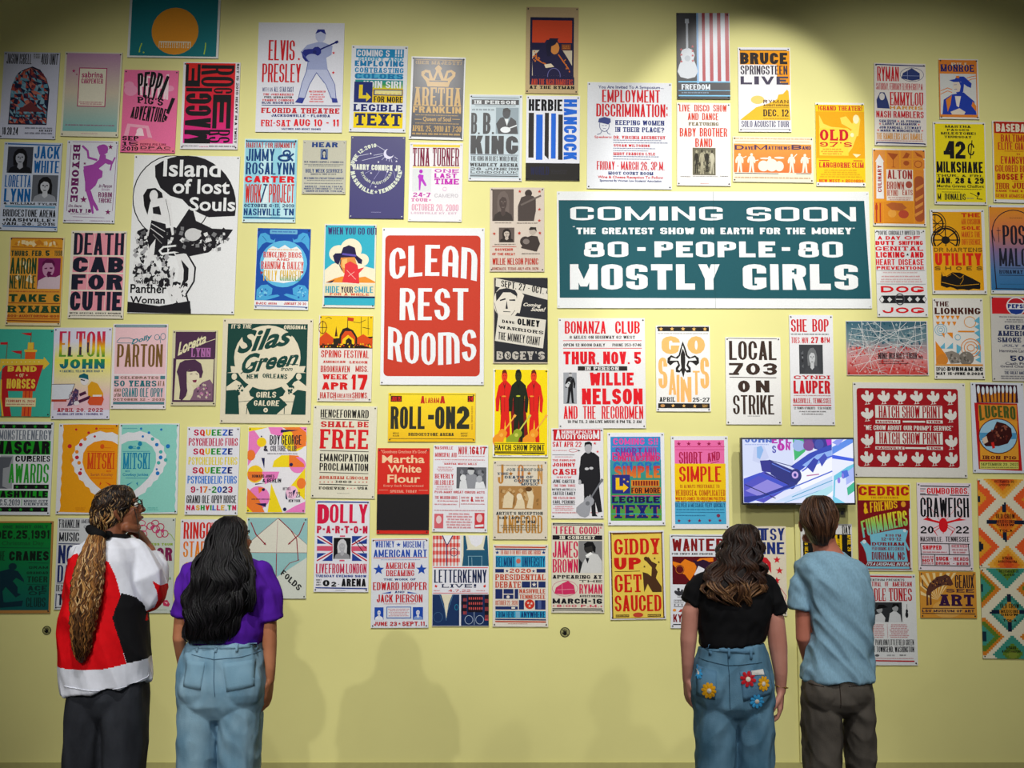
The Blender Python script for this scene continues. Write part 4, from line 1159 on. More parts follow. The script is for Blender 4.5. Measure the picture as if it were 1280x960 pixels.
p 2c2450 1000,392 1060,372 1040,392
p e09850 1098,300 1095,230 1120,210 1190,215 1205,270 1180,330 1120,330
p f0c078 1105,240 1140,230 1140,300 1110,290
p 2c2450 1045,215 1060,198 1100,196 1112,158 1150,142 1190,158 1202,208 1242,240 1238,268 1215,262 1190,222 1100,225 1085,275 1060,260
p 6a5ab0 1108,195 1200,205 1200,218 1106,208
l 6 2c2450 1098,240 1092,280 1110,310
p e04048 1125,270 1160,250 1210,275 1215,300 1255,290 1220,330 1225,398 1110,390 1125,330
l 4 efb0a8 1140,310 1200,370
l 4 efb0a8 1150,350 1190,320
r 992 402 1345 480 e8dcb8
t 998 415 1090 460 3fa4b8 HIDE
t 1103 418 1182 460 2c2450 YOUR
t 1192 418 1318 460 3fa4b8 SMILE
ts 1030 462 1290 478 d8604a FOR A WHILE
r 992 482 1345 494 2c2450
r 992 494 1345 542 3fb4c8
P px|477 284.6 604.5 285.4 606 481 476 481|eaebec||large white bordered rust red sign for clean rest rooms with rounded corners
@B3
e 275 664 908 1600 28 d0442e
@px
e 480.5 294.5 600.2 470.5 5.5 ca4a35
q 485.6 312 596.8 312.6 595.6 352 486.4 351.5 6 6.5 e9ebec CLEan
@C3
t 372 165 828 378 e9ebec REST
q 297 420 882 430 886 636 297 636 -36 -40 e9ebec ROOmS
P px|611.9 234.6 680 234.4 680.7 339.8 612.8 339.4|d9cdc0||beige poster with four brown musician photos and small red stars
@B3
f 987 355 1130 568 6e625c 7c706a 5c504c 4c4440
m 1005 575 1118 586 5a4c44 1
@B4
o 108 222 24 24 4c423e
p 5a504c 38,310 60,250 100,235 140,240 158,260 158,340 145,408 38,408
l 12 7a706a 60,300 190,238
m 32 416 170 428 5a4c44 1
@B3
f 1033 612 1136 710 6e625c 3c3430 c8bcb0 3c3430
m 1005 718 1148 730 5a4c44 1
@B4
o 138 475 24 26 c0b4a8
p 3c3430 112,462 125,448 160,450 165,480 150,465 120,470
p 4c423e 92,520 130,505 170,510 188,560 165,612 60,588
o 90 545 36 34 4c423e
o 95 545 22 18 8c827c
m 66 620 188 632 5a4c44 1
s 12 c8442c 50,210 182,210 182,330 182,405 50,488 186,488
@B3
s 12 c8442c 1002,652 1168,650
l 3 c8442c 990,737 1150,739
t 1008 750 1128 766 c8442c SOUVENIR
t 990 780 1142 796 c8442c OF THE GREAT
t 992 815 1296 858 c03c26 WILLIE NELSON PICNIC
t 990 876 1298 893 a8503c GONZALES, TEXAS JULY 4TH, 1976
P px|696 239.4 1085 239.6 1091 385.6 696.5 385|e9ebeb|banner pw|very wide white bordered dark teal banner with four rows of blocky white lettering
@px
p 25616a 698.4,250.5 1082,251 1086.5,373.5 699.5,372.5
tk 712.4 258.5 903.4 275.8 eaecec COMING
tk 932.8 259 1069.7 276.8 eaecec SOON
t 715.5 283 718.7 287.5 eaecec "
tk 720.6 285 744.6 293.2 eaecec THE
tk 752.5 285 817.2 293.2 eaecec GREATEST
tk 825.2 285 867.8 293.2 eaecec SHOW
tk 875.6 285 892.5 293.2 eaecec ON
tk 900.4 285 941.2 293.2 eaecec EARTH
tk 949.7 285 975 293.2 eaecec FOR
tk 982 285 1006.3 293.2 eaecec THE
tk 1014.4 285 1064.4 293.2 eaecec MONEY
t 1065.2 285 1068.4 289.5 eaecec "
tk 730 302.2 785.3 321.9 eaecec 80
r 796.6 309.5 806.9 314 eaecec
tk 818.1 302.2 969 321.9 eaecec PEOPLE
r 977.2 309.5 987.6 314 eaecec
tk 997.9 302.2 1053.4 322.4 eaecec 80
tk 712.8 330.7 899.6 362.2 eaecec MOSTLY
tk 929 330.7 1072.5 362.6 eaecec GIRLS
l .3 2a4c50 892.6,239.6 893.2,385
P px|616.6 346.8 684.4 347 684.8 454.3 616.5 454.2|d3c6b0||black and cream club poster with a man's face and tilted panels of type
@C3
r 1002 92 1440 655 33343a
p ddd8cc 1010,95 1455,165 1450,240 1010,150
o 1085 255 88 115 e2dccf
p 33343a 1014,250 1012,190 1035,170 1085,160 1140,175 1165,215 1160,262 1148,215 1110,190 1060,190 1035,225
p e2dccf 1160,170 1200,210 1185,260 1170,330 1140,320
p 33343a 1038,240 1075,228 1078,238 1040,248
p 33343a 1100,238 1140,236 1142,246 1102,246
p 33343a 1085,245 1092,300 1076,300
l 5 33343a 1062,318 1108,320
l 3 33343a 1002,260 1020,330 1060,360 1100,362 1140,310
q 1048 108 1425 172 1420 218 1046 152 0 0 k SEPT. 27 - OCT. 4&11
@C4
qi 290 45 408 52 408 82 288 76 0 0 e2dccf Coming
qi 340 78 438 76 436 106 338 102 0 0 e2dccf Soon!
p ddd8cc 122,120 440,160 420,350 100,300
q 148 158 230 172 232 188 148 180 0 0 k DAVE
qx 250 150 400 165 396 210 250 192 0 0 k OLNEY
qs 122 198 425 235 422 258 130 218 0 0 k WARRIORS
q 122 240 405 275 400 332 120 290 0 0 k THE MONKEY CHANT
tx 112 370 432 425 c2bcb2 BOGEY'S
n 112 372 430 424 40 12 33343a
P px|617 461.3 685.3 461.5 684.8 571.7 615.4 571|ecebe8||yellow poster of three suited men in red, black and red above a black title
@C4
r 97 490 450 1062 f4dc12
i 98 492 232 1050 e02a20 e8502a
i 290 492 428 1050 e02a20 e8502a
p 8c1c1c 200,700 300,700 330,1050 220,1050
i 184 490 330 1050 27301e 3c3c28
o 160 670 14 5 f0a040
o 345 670 14 5 f0a040
o 255 668 14 5 c8d040
u 165 895 250 55 f0a030 f4b850
u 265 895 250 55 9cac34 d0d060
u 375 895 250 55 f0a030 f4b850
@D4
r 96 282 430 362 f4dc12
l 4 k 98,291 428,291
t 97 298 428 338 k HATCH SHOW PRINT
l 4 k 98,345 428,345
l 8 k 98,353 428,354
m 120 368 210 373 gr 1
m 280 368 400 373 gr 1
P C4|520 148 1105 148 1100 882 525 882|e7e6e6||large white club poster in heavy red type with a small full length guitarist photo
t 566 168 840 252 red BONANZA
t 905 168 1070 252 red CLUB
ts 598 266 1036 286 55504c 8 MILES ON HIGHWAY 62 WEST
l 4 red 555,299 1080,299
t 556 318 835 338 44403c OPEN 12 NOON DAILY
t 885 318 1078 338 44403c PHONE 353-9746
l 4 red 555,350 1080,350
tx 556 372 795 458 red THUR.
tx 822 372 1000 456 red NOV.
tx 1030 374 1076 456 red 5
r 652 470 982 500 34322f
ts 700 474 925 496 e0dedc IN PERSON
tx 732 512 1024 598 red WILLIE
tx 678 618 1082 724 red NELSON
r 556 512 645 720 a8abb0
i 565 512 640 716 1c1c20 c8c8c8
u 598 575 80 55 d0d2d4 60646a
t 558 735 650 820 red AND
t 685 735 770 820 red THE
t 808 735 1084 820 red RECORDMEN
t 582 828 1072 848 44403c 10 PM TIL 2 AM LIVE MUSIC 8 PM TIL 2 AM
P C5|108 197 465 200 472 770 105 770|ecebe9||white poster with pale orange letters behind a black fleur-de-lis
r 120 204 462 236 33302e
s 15 f0c070 143,220 216,220 289,220 361,222 433,222
m 120 245 458 256 9a968e 1
tx 145 268 268 388 f4bd78 G
tx 315 268 435 388 f4bd78 O
tx 122 410 182 618 f4bd78 S
t 190 490 240 660 f4bd78 A
t 243 500 262 708 f4bd78 I
t 270 540 342 708 f4bd78 N
t 352 500 398 660 f4bd78 T
tx 402 410 460 618 f4bd78 S
p ecebe9 286,288 312,340 322,390 345,400 370,388 400,410 402,450 375,475 350,462 340,480 345,500 335,528 305,525 290,560 270,525 240,528 230,500 238,480 225,462 200,472 176,448 176,410 205,388 235,400 252,390 262,340
p 33302e 286,302 305,350 318,395 335,410 368,396 392,415 394,448 374,465 350,445 330,440 322,460 338,480 338,510 312,512 300,500 288,545 274,500 262,512 238,508 238,480 254,460 246,440 226,445 202,465 182,446 184,415 208,396 240,410 258,395 270,350
p ecebe9 286,330 296,360 306,400 325,420 368,410 378,430 350,432 320,432 308,465 325,490 310,498 300,480 288,520 276,480 264,498 252,490 268,465 256,432 226,432 200,432 208,410 250,420 268,400 278,360
p 33302e 287,350 302,390 302,440 298,500 288,530 278,500 272,440 272,390
ts 128 675 232 706 k APRIL
ts 350 678 462 706 k 25-27
r 120 716 462 748 33302e
s 13 f0c070 218,732 291,733 364,734
o 148 732 15 10 c89860
m 412 722 456 744 f0c070 2
P C5|572 272 938 278 942 855 572 858|ecebe8||white union poster with only heavy dark brown lettering
l 4 br 590,283 915,285
t 596 300 912 428 br LOCAL
ts 594 448 915 528 br 703
l 5 br 598,543 908,546
tx 652 564 732 644 br O
tx 772 564 862 644 br N
t 618 662 892 790 br STRIKE
m 715 796 798 806 gr 1
P C5|995 125 1290 128 1295 860 1005 860|e8e8ea||tall narrow white poster in red with a square photo of a curly haired singer
t 1008 155 1115 240 r SHE
t 1152 155 1262 240 r BOP
m 1008 248 1265 264 k 1
t 1010 276 1130 316 r TUES. NOV.
tx 1142 274 1228 316 r 27 8
t 1232 276 1268 314 r PM
r 1062 326 1220 522 4a4c50
n 1066 330 1216 518 50 24 6c6e72,38393c,8c8e92
f 1090 335 1205 520 4a4c50 7c7e80 c8cacc 505256
ts 1026 532 1264 556 r CYNDI
tx 1022 566 1266 652 r LAUPER
m 1024 660 1270 670 c86868 1
t 1020 682 1272 716 c83c44 NASHVILLE, TENNESSEE
l 6 r 1018,729 1272,729
t 1024 740 1272 756 55504c 12 YANDS STUDENTS $11.50 OTHERS
m 1058 764 1240 778 55504c 1
m 1076 782 1222 794 55504c 1
P px|1090.6 185 1155 187 1159.6 283 1091.6 282.5|ece8e0||orange poster in boxed panels of food and drink drawings
@A6
r 276 735 612 1225 f0a830
r 280 738 355 1060 e8a050
p ecebe8 288,812 318,762 348,812 342,812 344,1058 294,1058 296,812
tu 304 835 330 1015 b0403c CULINARY
r 362 738 446 858 e8983c
p b8602a 366,752 440,760 408,800 408,845 424,850 390,850 404,845 404,800
r 455 738 528 792 e8983c
p b8602a 465,790 490,750 515,760 500,788
r 455 800 528 858 e8983c
o 492 822 20 16 b8602a
r 535 738 612 792 e8983c
p b8602a 545,745 590,770 600,788 560,775
r 535 800 612 858 e8983c
O 570 830 24 22 5 b8602a
r 362 864 540 1072 efe6da
t 368 868 532 928 b03c34 ALTON
t 366 945 480 996 b8503c BROWN
o 512 966 22 24 b8604c
t 368 1000 440 1040 c05c48 BEYOND
t 470 1000 538 1036 c05c48 EATS
m 370 1046 538 1072 c88070 2
@B6
r 552 66 616 420 e8983c
e 552 108 616 412 28 b86438
p e8a050 558,190 612,158 608,180 560,210
p e8a050 556,260 612,228 608,250 560,280
p e8a050 556,310 612,278 608,300 560,330
p e8a050 556,360 612,330 608,350 560,380
r 280 280 340 424 e89a2c
l 9 c0482c 296,290 296,415
l 16 c0482c 296,305 296,330
l 9 c0482c 322,290 322,415
r 347 280 545 420 e89c2c
o 402 358 28 26 f0b050
o 480 362 34 28 c8583c
p c07038 360,300 400,285 470,290 500,320 460,340 400,335
P px|1094.4 286.6 1157 286.8 1159.6 396 1096 396|ebebea||white poster of bright red type with a black studded collar near its foot
@B6
t 308 472 588 500 44444a YOU'RE CORDIALLY INVITED TO
s 6 k 294,482 600,484
tx 308 508 460 532 red A DAY
tx 484 508 590 532 red OF
tx 292 540 420 568 red BUTT
tx 446 540 608 568 red SNIFFING
ts 290 577 610 606 red GENITAL
tx 294 614 485 652 red LICKING
s 11 k 505,632
tx 524 614 612 652 red AND
t 294 662 420 702 red HEART
t 444 662 612 702 red DISEASE
tx 296 710 612 732 red PREVENTION!
l 3 gr 296,738 618,738
m 340 745 575 758 d8a0a0 1
m 330 770 590 785 d88080 1
m 310 790 612 820 d8a0a0 2
l 3 gr 300,828 622,829
tx 324 842 610 884 red DOG
@C6
p 2b2b30 330,212 620,208 600,235 620,262 330,262 345,238
l 3 2b2b30 330,212 312,238 330,262
l 3 2b2b30 610,212 628,236 610,262
p e4e4e4 365,238 380,220 398,238 380,256
p e4e4e4 500,236 515,218 532,236 515,254
p e4e4e4 552,236 568,218 585,236 568,254
O 450 236 30 36 7 55555c
l 6 e0e0e0 425,236 465,236
tx 332 290 610 328 red JOG
P B6|655 330 1020 328 1028 895 668 892|eceae6||amber poster with black cogwheels above a black laced shoe
r 672 346 1004 870 f2b41c
O 690 425 52 60 9 2a221c
O 690 425 70 76 6 2a221c
l 5 2a221c 690,360 690,490
l 5 2a221c 672,395 740,460
l 5 2a221c 740,395 672,455
l 5 2a221c 672,425 752,425
r 655 346 673 520 eceae6
O 758 535 80 78 12 2a221c
O 758 535 94 92 7 2a221c
o 758 535 28 26 2a221c
l 7 2a221c 758,450 758,575
l 7 2a221c 690,480 826,575
l 7 2a221c 826,480 700,575
l 7 2a221c 675,535 848,535
r 672 576 860 640 f2b41c
tx 866 354 990 382 d8401e THE
t 866 392 992 430 d8601e AIR CUSHION
tx 866 442 990 466 d8401e SOLE
t 866 478 992 516 d8601e MAKES THE
t 866 528 992 566 d8601e DIFFERENCE
tw 680 586 1000 614 8a6420 DR MARTENS
tx 686 622 996 704 e8381c UTILITY
tw 682 710 1000 736 8a6420 S H O E S
p 221c18 728,745 735,775 760,775 800,750 850,752 880,765 940,795 985,820 980,850 900,862 840,862 720,830
p 221c18 722,825 985,845 980,862 935,858 905,868 860,858 830,865 790,845 760,852 722,838
l 3 d8a020 735,745 760,778 790,765
l 3 d8a020 800,755 850,790 875,770
l 3 d8a020 870,770 870,800 850,830
l 4 d8a020 725,815 830,840 975,828
P B6|1045 300 1400 302 1412 895 1060 890|e6e8ea||poster fading amber to violet to blue with an arched black outline at the right edge
r 1054 316 1400 870 eaa030>e08a58>9a80a8>5a88b8>3c80b0
O 1215 480 145 145 6 332c3c
r 1088 480 1380 760 d8885c>9080a8>5a88b4
l 7 332c3c 1070,470 1090,860
l 4 332c3c 1110,450 1112,550
l 4 332c3c 1098,472 1124,472
m 1185 384 1270 392 6a5838 1
t 1138 436 1340 568 2f2a38 POST
t 1114 590 1390 710 2f3040 MALONE
l 3 2f3c58 1115,722 1380,722
ts 1114 735 1370 760 2f3c58 RUNAWAY TOUR
l 4 2f3c58 1115,770 1380,770
m 1120 825 1300 832 3c6888 1
l 5 332c3c 1086,858 1390,862
P C6|670 228 1005 230 1020 768 685 765|eae7e0||white poster with orange and sky blue triangles and spirals
t 686 250 778 284 5a2c22 THE
t 684 292 832 336 5a2c22 LION
t 840 292 990 336 5a2c22 KING
p e8962c 690,345 720,345 705,372
p e8962c 724,345 752,345 738,372
p e8962c 758,345 786,345 772,372
p e8962c 790,345 818,345 804,372
p e8962c 824,345 852,345 838,375
p e8962c 692,385 720,385 706,415
p e8962c 728,385 756,385 742,415
p e8962c 766,385 792,385 778,415
p e8962c 802,385 830,385 816,415
O 920 388 38 36 5 e8a850
O 725 440 40 38 4 74bcd4
O 725 440 26 25 4 74bcd4
O 725 440 12 12 4 74bcd4
O 838 490 18 18 4 74bcd4
p e8962c 730,462 750,462 750,495
p e8962c 765,458 805,458 805,500
p e8962c 840,446 950,446 950,456 840,456
p 74bcd4 712,565 752,525 752,565
p 74bcd4 762,565 806,525 806,565
p 74bcd4 830,535 870,560 830,615
p e8962c 692,515 762,610 692,680
p 74bcd4 988,350 988,660 950,640 985,620 950,600 985,575 950,560 985,530 950,510 985,490 950,460 985,440 950,420 985,400 950,380
O 925 560 64 60 5 e8962c
O 925 560 44 42 5 e8962c
O 925 560 24 22 5 e8962c
o 735 640 38 38 d8903c
p 9a9288 752,590 800,580 850,600 850,660 790,665
o 895 630 50 46 8c857c
n 770 585 930 665 26 18 b4aca2,6c665f
r 690 668 1005 680 e0a050
t 695 688 765 714 k DPAC-
tx 768 688 1004 714 k DURHAM.NC
tx 695 722 1004 740 k MAY 15-JUNE 9.2024
P C6|1055 212 1410 215 1425 785 1070 778|d8d5cf||grey white poster with a red and blue soda roundel at the right edge
r 1066 226 1400 334 d82a34
o 1228 282 66 60 efeeee
o 1228 282 58 54 c8303c
r 1168 262 1290 302 efeeee
p 2a4a9c 1174,302 1284,302 1262,330 1228,338 1194,330
tx 1172 268 1286 296 2a3f8c PEPSI
m 1115 348 1290 360 55566a 1
m 1150 366 1290 394 55566a 2
ts 1150 408 1330 438 33406a GREAT
ts 1106 448 1370 482 33406a AMERICAN
ts 1104 492 1370 524 33406a SMOKE OUT
ts 1135 538 1300 554 6a7088 JULY 4,
m 1205 562 1260 570 6a7088 1
tb 1116 572 1330 596 55566a Hermitage Landing
ts 1138 612 1330 648 33406a $500
tb 1155 655 1330 674 55566a Cash Prize
tb 1122 676 1350 696 55566a Grand Champion
m 1150 702 1290 710 6a7088 1
t 1148 716 1330 736 33406a THE GREAT AMERICAN
m 1120 742 1290 770 55566a 2
P C6|92 378 633 380 650 742 100 742|dedcda||wide poster of white scratches across slate blue fading to red
r 98 384 634 738 3f6c7e>7c949a>d8a0a0>cc4a44
n 100 386 632 560 220 18 56808e,86a0a6,a8b8ba,2f6072
n 100 540 634 736 240 18 d8756c,b83c3c,e0a8a4,d0403c
@C6
l 3 e2e2e0 240,390 300,480 420,560 500,640
l 3 e2e2e0 130,430 300,450 620,420
l 3 e2e2e0 180,400 240,560 260,700
l 3 e2e2e0 330,385 320,500 250,640 180,720
l 3 e2e2e0 500,390 400,480 280,540 110,590
l 3 e2e2e0 560,385 540,480 440,600
l 3 e2e2e0 630,460 480,500 300,490 110,470
l 3 e2e2e0 110,540 330,560 620,500
l 3 e2e2e0 400,385 450,520 600,600
l 3 e2e2e0 120,620 280,600 460,540 630,545
l 3 e2e2e0 140,680 300,640 500,610 636,640
l 3 e2e2e0 460,385 420,620 380,730
l 3 e2e2e0 280,385 380,470 560,520
l 3 e2e2e0 110,505 260,520 420,450 632,400
l 3 e2e2e0 200,385 210,560 130,660
l 3 e2e2e0 590,385 600,520 560,600
l 2 dcdcda 230,425 245,508
l 2 dcdcda 143,526 315,602
l 2 dcdcda 500,465 604,469
l 2 dcdcda 198,426 270,621
l 2 dcdcda 532,664 619,691
l 2 dcdcda 268,603 459,648
l 2 dcdcda 558,419 552,586
l 2 dcdcda 368,450 442,448
l 2 dcdcda 586,684 630,689
l 2 dcdcda 573,584 513,732
l 2 dcdcda 369,530 497,543
l 2 dcdcda 192,493 255,514
l 2 dcdcda 133,602 175,732
l 2 dcdcda 350,506 430,550
l 2 dcdcda 320,458 423,472
l 2 dcdcda 291,643 328,732
l 2 dcdcda 571,424 630,388
l 2 dcdcda 500,599 609,569
l 2 dcdcda 200,546 286,694
l 2 dcdcda 566,714 630,732
l 2 dcdcda 119,488 283,570
l 2 dcdcda 319,710 309,732
l 2 dcdcda 259,455 341,450
l 2 dcdcda 304,717 365,706
l 2 dcdcda 132,447 107,563
l 2 dcdcda 258,423 371,482
l 2 dcdcda 216,410 294,388
l 2 dcdcda 455,440 525,560
l 2 dcdcda 237,729 371,675
l 2 dcdcda 504,529 625,593
l 2 dcdcda 233,529 298,639
l 2 dcdcda 236,692 368,732
l 2 dcdcda 126,476 216,452
l 2 dcdcda 228,685 256,732
t 308 592 372 634 44343a NINE
t 378 592 482 634 44343a INCH NAILS
t 490 592 566 634 44343a TENSION
t 576 614 606 634 44343a 2013
m 312 642 480 652 5a3a3e 1
m 312 658 515 668 5a3a3e 1
P D6|125 40 885 50 905 678 163 672|e3e1da||large cream poster with a red panel bordered by a ring of white roosters
e 168 84 845 610 18 ab1c28
k 185 95 268 192 e3e1da
k 295 97 378 190 e3e1da
k 405 98 490 190 e3e1da
k 515 98 600 190 e3e1da
k 628 100 712 192 e3e1da
k 740 102 826 196 e3e1da
k 188 212 272 305 e3e1da
k 746 222 830 314 e3e1da
k 194 388 278 482 e3e1da
k 752 394 836 494 e3e1da
k 194 502 280 600 e3e1da
k 306 504 392 600 e3e1da
k 420 504 505 600 e3e1da
k 532 506 614 602 e3e1da
k 642 506 726 602 e3e1da
k 754 508 838 604 e3e1da
r 284 198 732 282 e3e1da
t 308 202 722 280 ab1c28 HATCH SHOW PRINT
r 288 295 452 318 e3e1da
r 628 297 736 318 e3e1da
r 470 300 618 312 e3e1da
t 296 299 445 315 ab1c28 NASHVILLE
t 636 300 730 316 ab1c28 TENN.
t 212 332 806 364 e3e1da "WE CROW ABOUT OUR PROMPT SERVICE"
r 290 374 738 456 e3e1da
t 316 378 726 454 ab1c28 HATCH SHOW PRINT
r 292 472 485 492 e3e1da
r 632 472 740 494 e3e1da
r 490 476 628 488 e3e1da
t 300 475 478 490 ab1c28 NASHVILLE
t 640 475 734 491 ab1c28 TENN.
P D6|922 42 1278 45 1295 648 942 645|dfe2ea||poster of an open matchbox with ten white tipped matches
p 4a1c34 958,55 1235,60 1240,180 962,180
p c41f24 955,180 1242,183 1260,632 972,622
r 975 192 1232 300 e09838
r 985 300 1240 560 e8a83c
p d89030 968,80 985,80 995,175 978,175
p d89030 1000,85 1015,85 1025,175 1008,175
p d89030 1028,80 1044,80 1048,175 1032,175
p d89030 1054,85 1068,85 1076,175 1060,175
p d89030 1080,80 1095,80 1096,175 1080,175
p d89030 1106,80 1120,80 1120,175 1104,175
p d89030 1132,80 1148,80 1146,175 1130,175
p d89030 1160,80 1174,80 1170,175 1156,175
p d89030 1184,82 1200,82 1196,178 1180,178
p d89030 1210,82 1226,82 1222,178 1208,178
o 975 90 10 28 dfe6ee
o 1006 98 10 28 dfe6ee
o 1034 92 9 26 dfe6ee
o 1060 100 10 28 dfe6ee
o 1086 92 9 26 dfe6ee
o 1112 88 9 26 dfe6ee
o 1139 90 9 26 dfe6ee
o 1166 88 9 26 dfe6ee
o 1191 94 9 26 dfe6ee
o 1218 92 9 26 dfe6ee
qx 978 196 1222 202 1224 298 984 302 0 24 5a6a30 LUCERO
o 1106 402 130 118 6c3020
o 1106 402 124 112 a8cfe4
p 5aa0c8 985,380 1228,380 1226,420 986,430
p 4a1a18 1075,360 1100,305 1160,320 1195,350 1200,400 1170,450 1110,468 1060,470 1020,470 1000,440 1020,405 1040,380
n 1050 320 1190 450 36 22 6c2c24,3a1414,9a5c48
p d83028 1060,445 1078,440 1086,480 1068,486
p e0c8b0 1000,420 1030,400 1040,440 1010,455
qs 1004 532 1228 535 1226 556 1004 556 0 0 7a2420 IRON PIG
r 985 572 1242 620 d8d474
ts 992 580 1238 598 5a6a30 SEPTEMBER 29, 2021
m 992 604 1238 616 5a6a30 1
P E6|965 45 1335 50 1350 642 988 637|e6e0c8||orange stepped diamond poster, upper of the two at the bottom right corner
@E6
H orange
P E7|985 268 1352 268 1385 875 1010 868|e6e0c8||teal and green stepped diamond poster, lower of the two at the bottom right corner
@E7
H green
P E6|165 75 515 75 545 660 180 655|e6e2dc||yellow, red and sky blue poster with bowed rows of lettering, beside the man's shoulder
r 172 84 516 650 8c1420
r 172 84 516 190 f0c81a
t 174 96 510 158 c02420 CEDRIC
ts 255 165 440 178 c87a20 THE ENTERTAINER
qx 208 205 240 205 240 272 212 285 0 0 f0c020 &
q 250 200 432 190 436 240 252 272 0 0 f0c020 FRIENDS
p 8c1420 430,192 516,190 516,245 436,243
o 472 215 16 20 e8a838
p 8c1420 200,302 300,268 430,245 516,248 512,256 400,266 300,292 205,330
qx 190 332 498 256 506 358 206 442 14 10 f4da20>9ad070>7cc4d8 FUNMAKERS
p 8c1420 206,446 300,408 420,380 514,366 516,650 185,650
p 86c8dc 255,420 420,385 490,380 490,480 505,598 240,598 262,480
p 86c8dc 190,470 215,450 235,470 262,500 250,590 235,600 225,540 210,500
p 86c8dc 478,385 510,392 500,430 492,460 518,520 508,526 482,470
o 215 465 13 13 d8e8ec
o 485 392 11 11 d8e8ec
ts 356 415 460 432 8c1420 8:00 PM
ts 330 438 462 458 8c1420 12-01-12
ts 268 470 482 492 8c1420 DURHAM
t 268 500 480 524 8c1420 PERFORMING ARTS CENTER
t 268 534 486 586 8c1420 DURHAM, NC
qi 235 602 520 602 518 626 232 624 0 0 c8e4ec IT'S A LAUGH-ALL IN FUN!
r 200 630 520 644 86c8dc
P E6|560 70 920 75 950 658 582 655|e8dee4||pale pink poster of a red crayfish between black year numerals
l 7 k 584,95 908,98
l 5 k 584,112 620,112
l 5 k 584,144 620,144
m 585 120 622 134 r 1
t 628 106 780 148 red GUMBO
t 788 106 908 148 red BROS.
l 6 k 584,152 705,154
l 6 k 780,156 908,157
l 3 e08080 600,160 720,330
l 3 e08080 870,180 760,320
t 586 172 910 302 k CRAWFISH
o 742 355 30 48 red
p red 722,345 660,330 605,318 640,300 618,290 668,318 725,332
p red 770,345 820,330 895,320 850,312 880,292 820,318 765,332
l 4 red 722,355 670,380 690,410
l 4 red 722,370 685,395 700,425
l 4 red 770,355 820,380 800,410
l 4 red 770,370 805,395 790,425
l 5 red 742,400 742,410
l 2 red 735,315 720,280
l 2 red 750,315 770,280
ts 590 362 678 410 k 20
ts 825 362 912 410 k 22
t 590 432 740 465 44383c NASHVILLE.
t 758 432 916 465 44383c TENNESSEE
l 5 k 592,478 918,480
l 5 k 594,550 920,552
l 5 k 598,624 924,626
l 5 k 594,478 600,624
l 5 k 914,480 922,626
l 5 k 782,482 784,550
l 5 k 688,552 690,624
tx 606 490 732 518 red SHIPPED
m 608 528 772 542 c86870 1
t 798 486 906 504 d88890 SERVED
m 800 510 908 546 c86870 2
t 606 560 682 574 d88890 BOILED
t 606 580 682 600 r HOT
t 606 604 682 616 d88890 SPICY
tx 696 565 780 592 r SUCK
t 790 568 914 592 c84450 - HEADS
t 696 600 790 618 c84450 DRINK
t 810 602 914 620 c84450 - BEER
P E7|582 290 955 295 970 600 592 600|d99e42||small amber poster with a leaping striped tiger and white sunrays
p f0d8a0 700,480 590,320 610,310
p f0d8a0 700,480 625,300 645,300
p f0d8a0 700,480 590,360 588,385
p f0d8a0 700,480 590,420 592,445
p f0d8a0 700,480 670,298 690,298
p f0d8a0 700,480 720,298 738,298
p f0d8a0 700,480 765,298 790,298
p f0d8a0 700,480 812,298 830,298
o 770 540 100 60 e0b060
p 6a4438 636,400 650,370 700,325 740,318 760,308 790,325 810,375 790,385 750,380 700,400 660,430 662,510 648,515 650,450 638,450 640,515 626,518 628,430
n 650 330 780 400 30 14 c08844,3a2430
l 6 4a2c38 636,410 605,385 602,345
t 818 314 944 402 3c2a34 GEAUX
ts 760 406 946 430 4a2c48 SEE
ts 716 444 948 520 43204c ART
l 5 4a2c38 602,536 952,534
t 602 544 948 562 43304c LSU MUSEUM OF ART
l 5 4a2c38 604,570 955,572
P E7|200 308 550 310 578 915 228 915|e0e2e2||white festival poster with two seated musicians in a photo, partly behind the man in blue
l 10 c03840 225,322 525,326
t 235 338 478 354 6a6c70 CENTRUM PRESENTS
t 215 358 325 390 c02c34 FESTIVAL
t 348 358 374 390 c02c34 OF
t 398 358 528 392 c02c34 AMERICAN
ts 212 402 354 488 c02830 FIDDLE
ts 376 402 530 488 c02830 TUNES
r 278 496 466 628 3a3c40
p d4d6d8 285,628 290,580 330,565 355,600 350,628
o 315 545 20 22 a8aaac
p 101114 290,545 310,512 345,512 372,530 340,535
p d4d6d8 375,628 385,570 420,550 455,580 462,628
o 420 535 20 24 a8aaac
p 101114 395,535 405,505 440,505 450,535 425,520
o 498 580 10 20 2a2c30
o 498 555 8 12 2a2c30
l 3 2a2c30 498,550 498,510
m 232 640 355 735 c87078 8
m 380 640 520 735 c87078 8
l 2 c87078 370,640 372,735
t 240 744 548 782 33353a TROY PAVILION/LITTLEFIELD GREEN
t 240 790 550 828 33353a PORT TOWNSEND, WASHINGTON
o 305 850 14 8 6a6c70
m 370 840 425 858 9a9ca0 1
m 455 840 500 856 33353a 1
m 240 865 550 874 c87078 1
l 9 c03840 235,884 552,888
P px|1000 655 1064.4 655 1068 760 1003 760|dcdcd8||black and yellow poster mostly hidden behind the head of the man in blue
@E6
r -30 352 130 416 e4e4e2
t 66 356 122 414 k DAY
r -60 416 132 900 1c1c1c
tu 6 440 60 530 f0c81a FUTURE
r 20 420 36 560 f0c81a
r 52 420 66 560 f0c81a
tv 102 420 126 530 f0c81a APRIL 28
@E5
r 1092 150 1160 700 1c1c1c
tv 1098 180 1120 352 f0c81a HIS HEARERS
P E5|598 95 968 95 985 692 612 690|e8dfcb||cream poster with blue type and red stars, behind the brown haired woman
t 640 108 845 190 2a3f86 PAT
t 812 108 960 190 2a3f86 TSY
t 600 202 810 282 2a3f86 CL
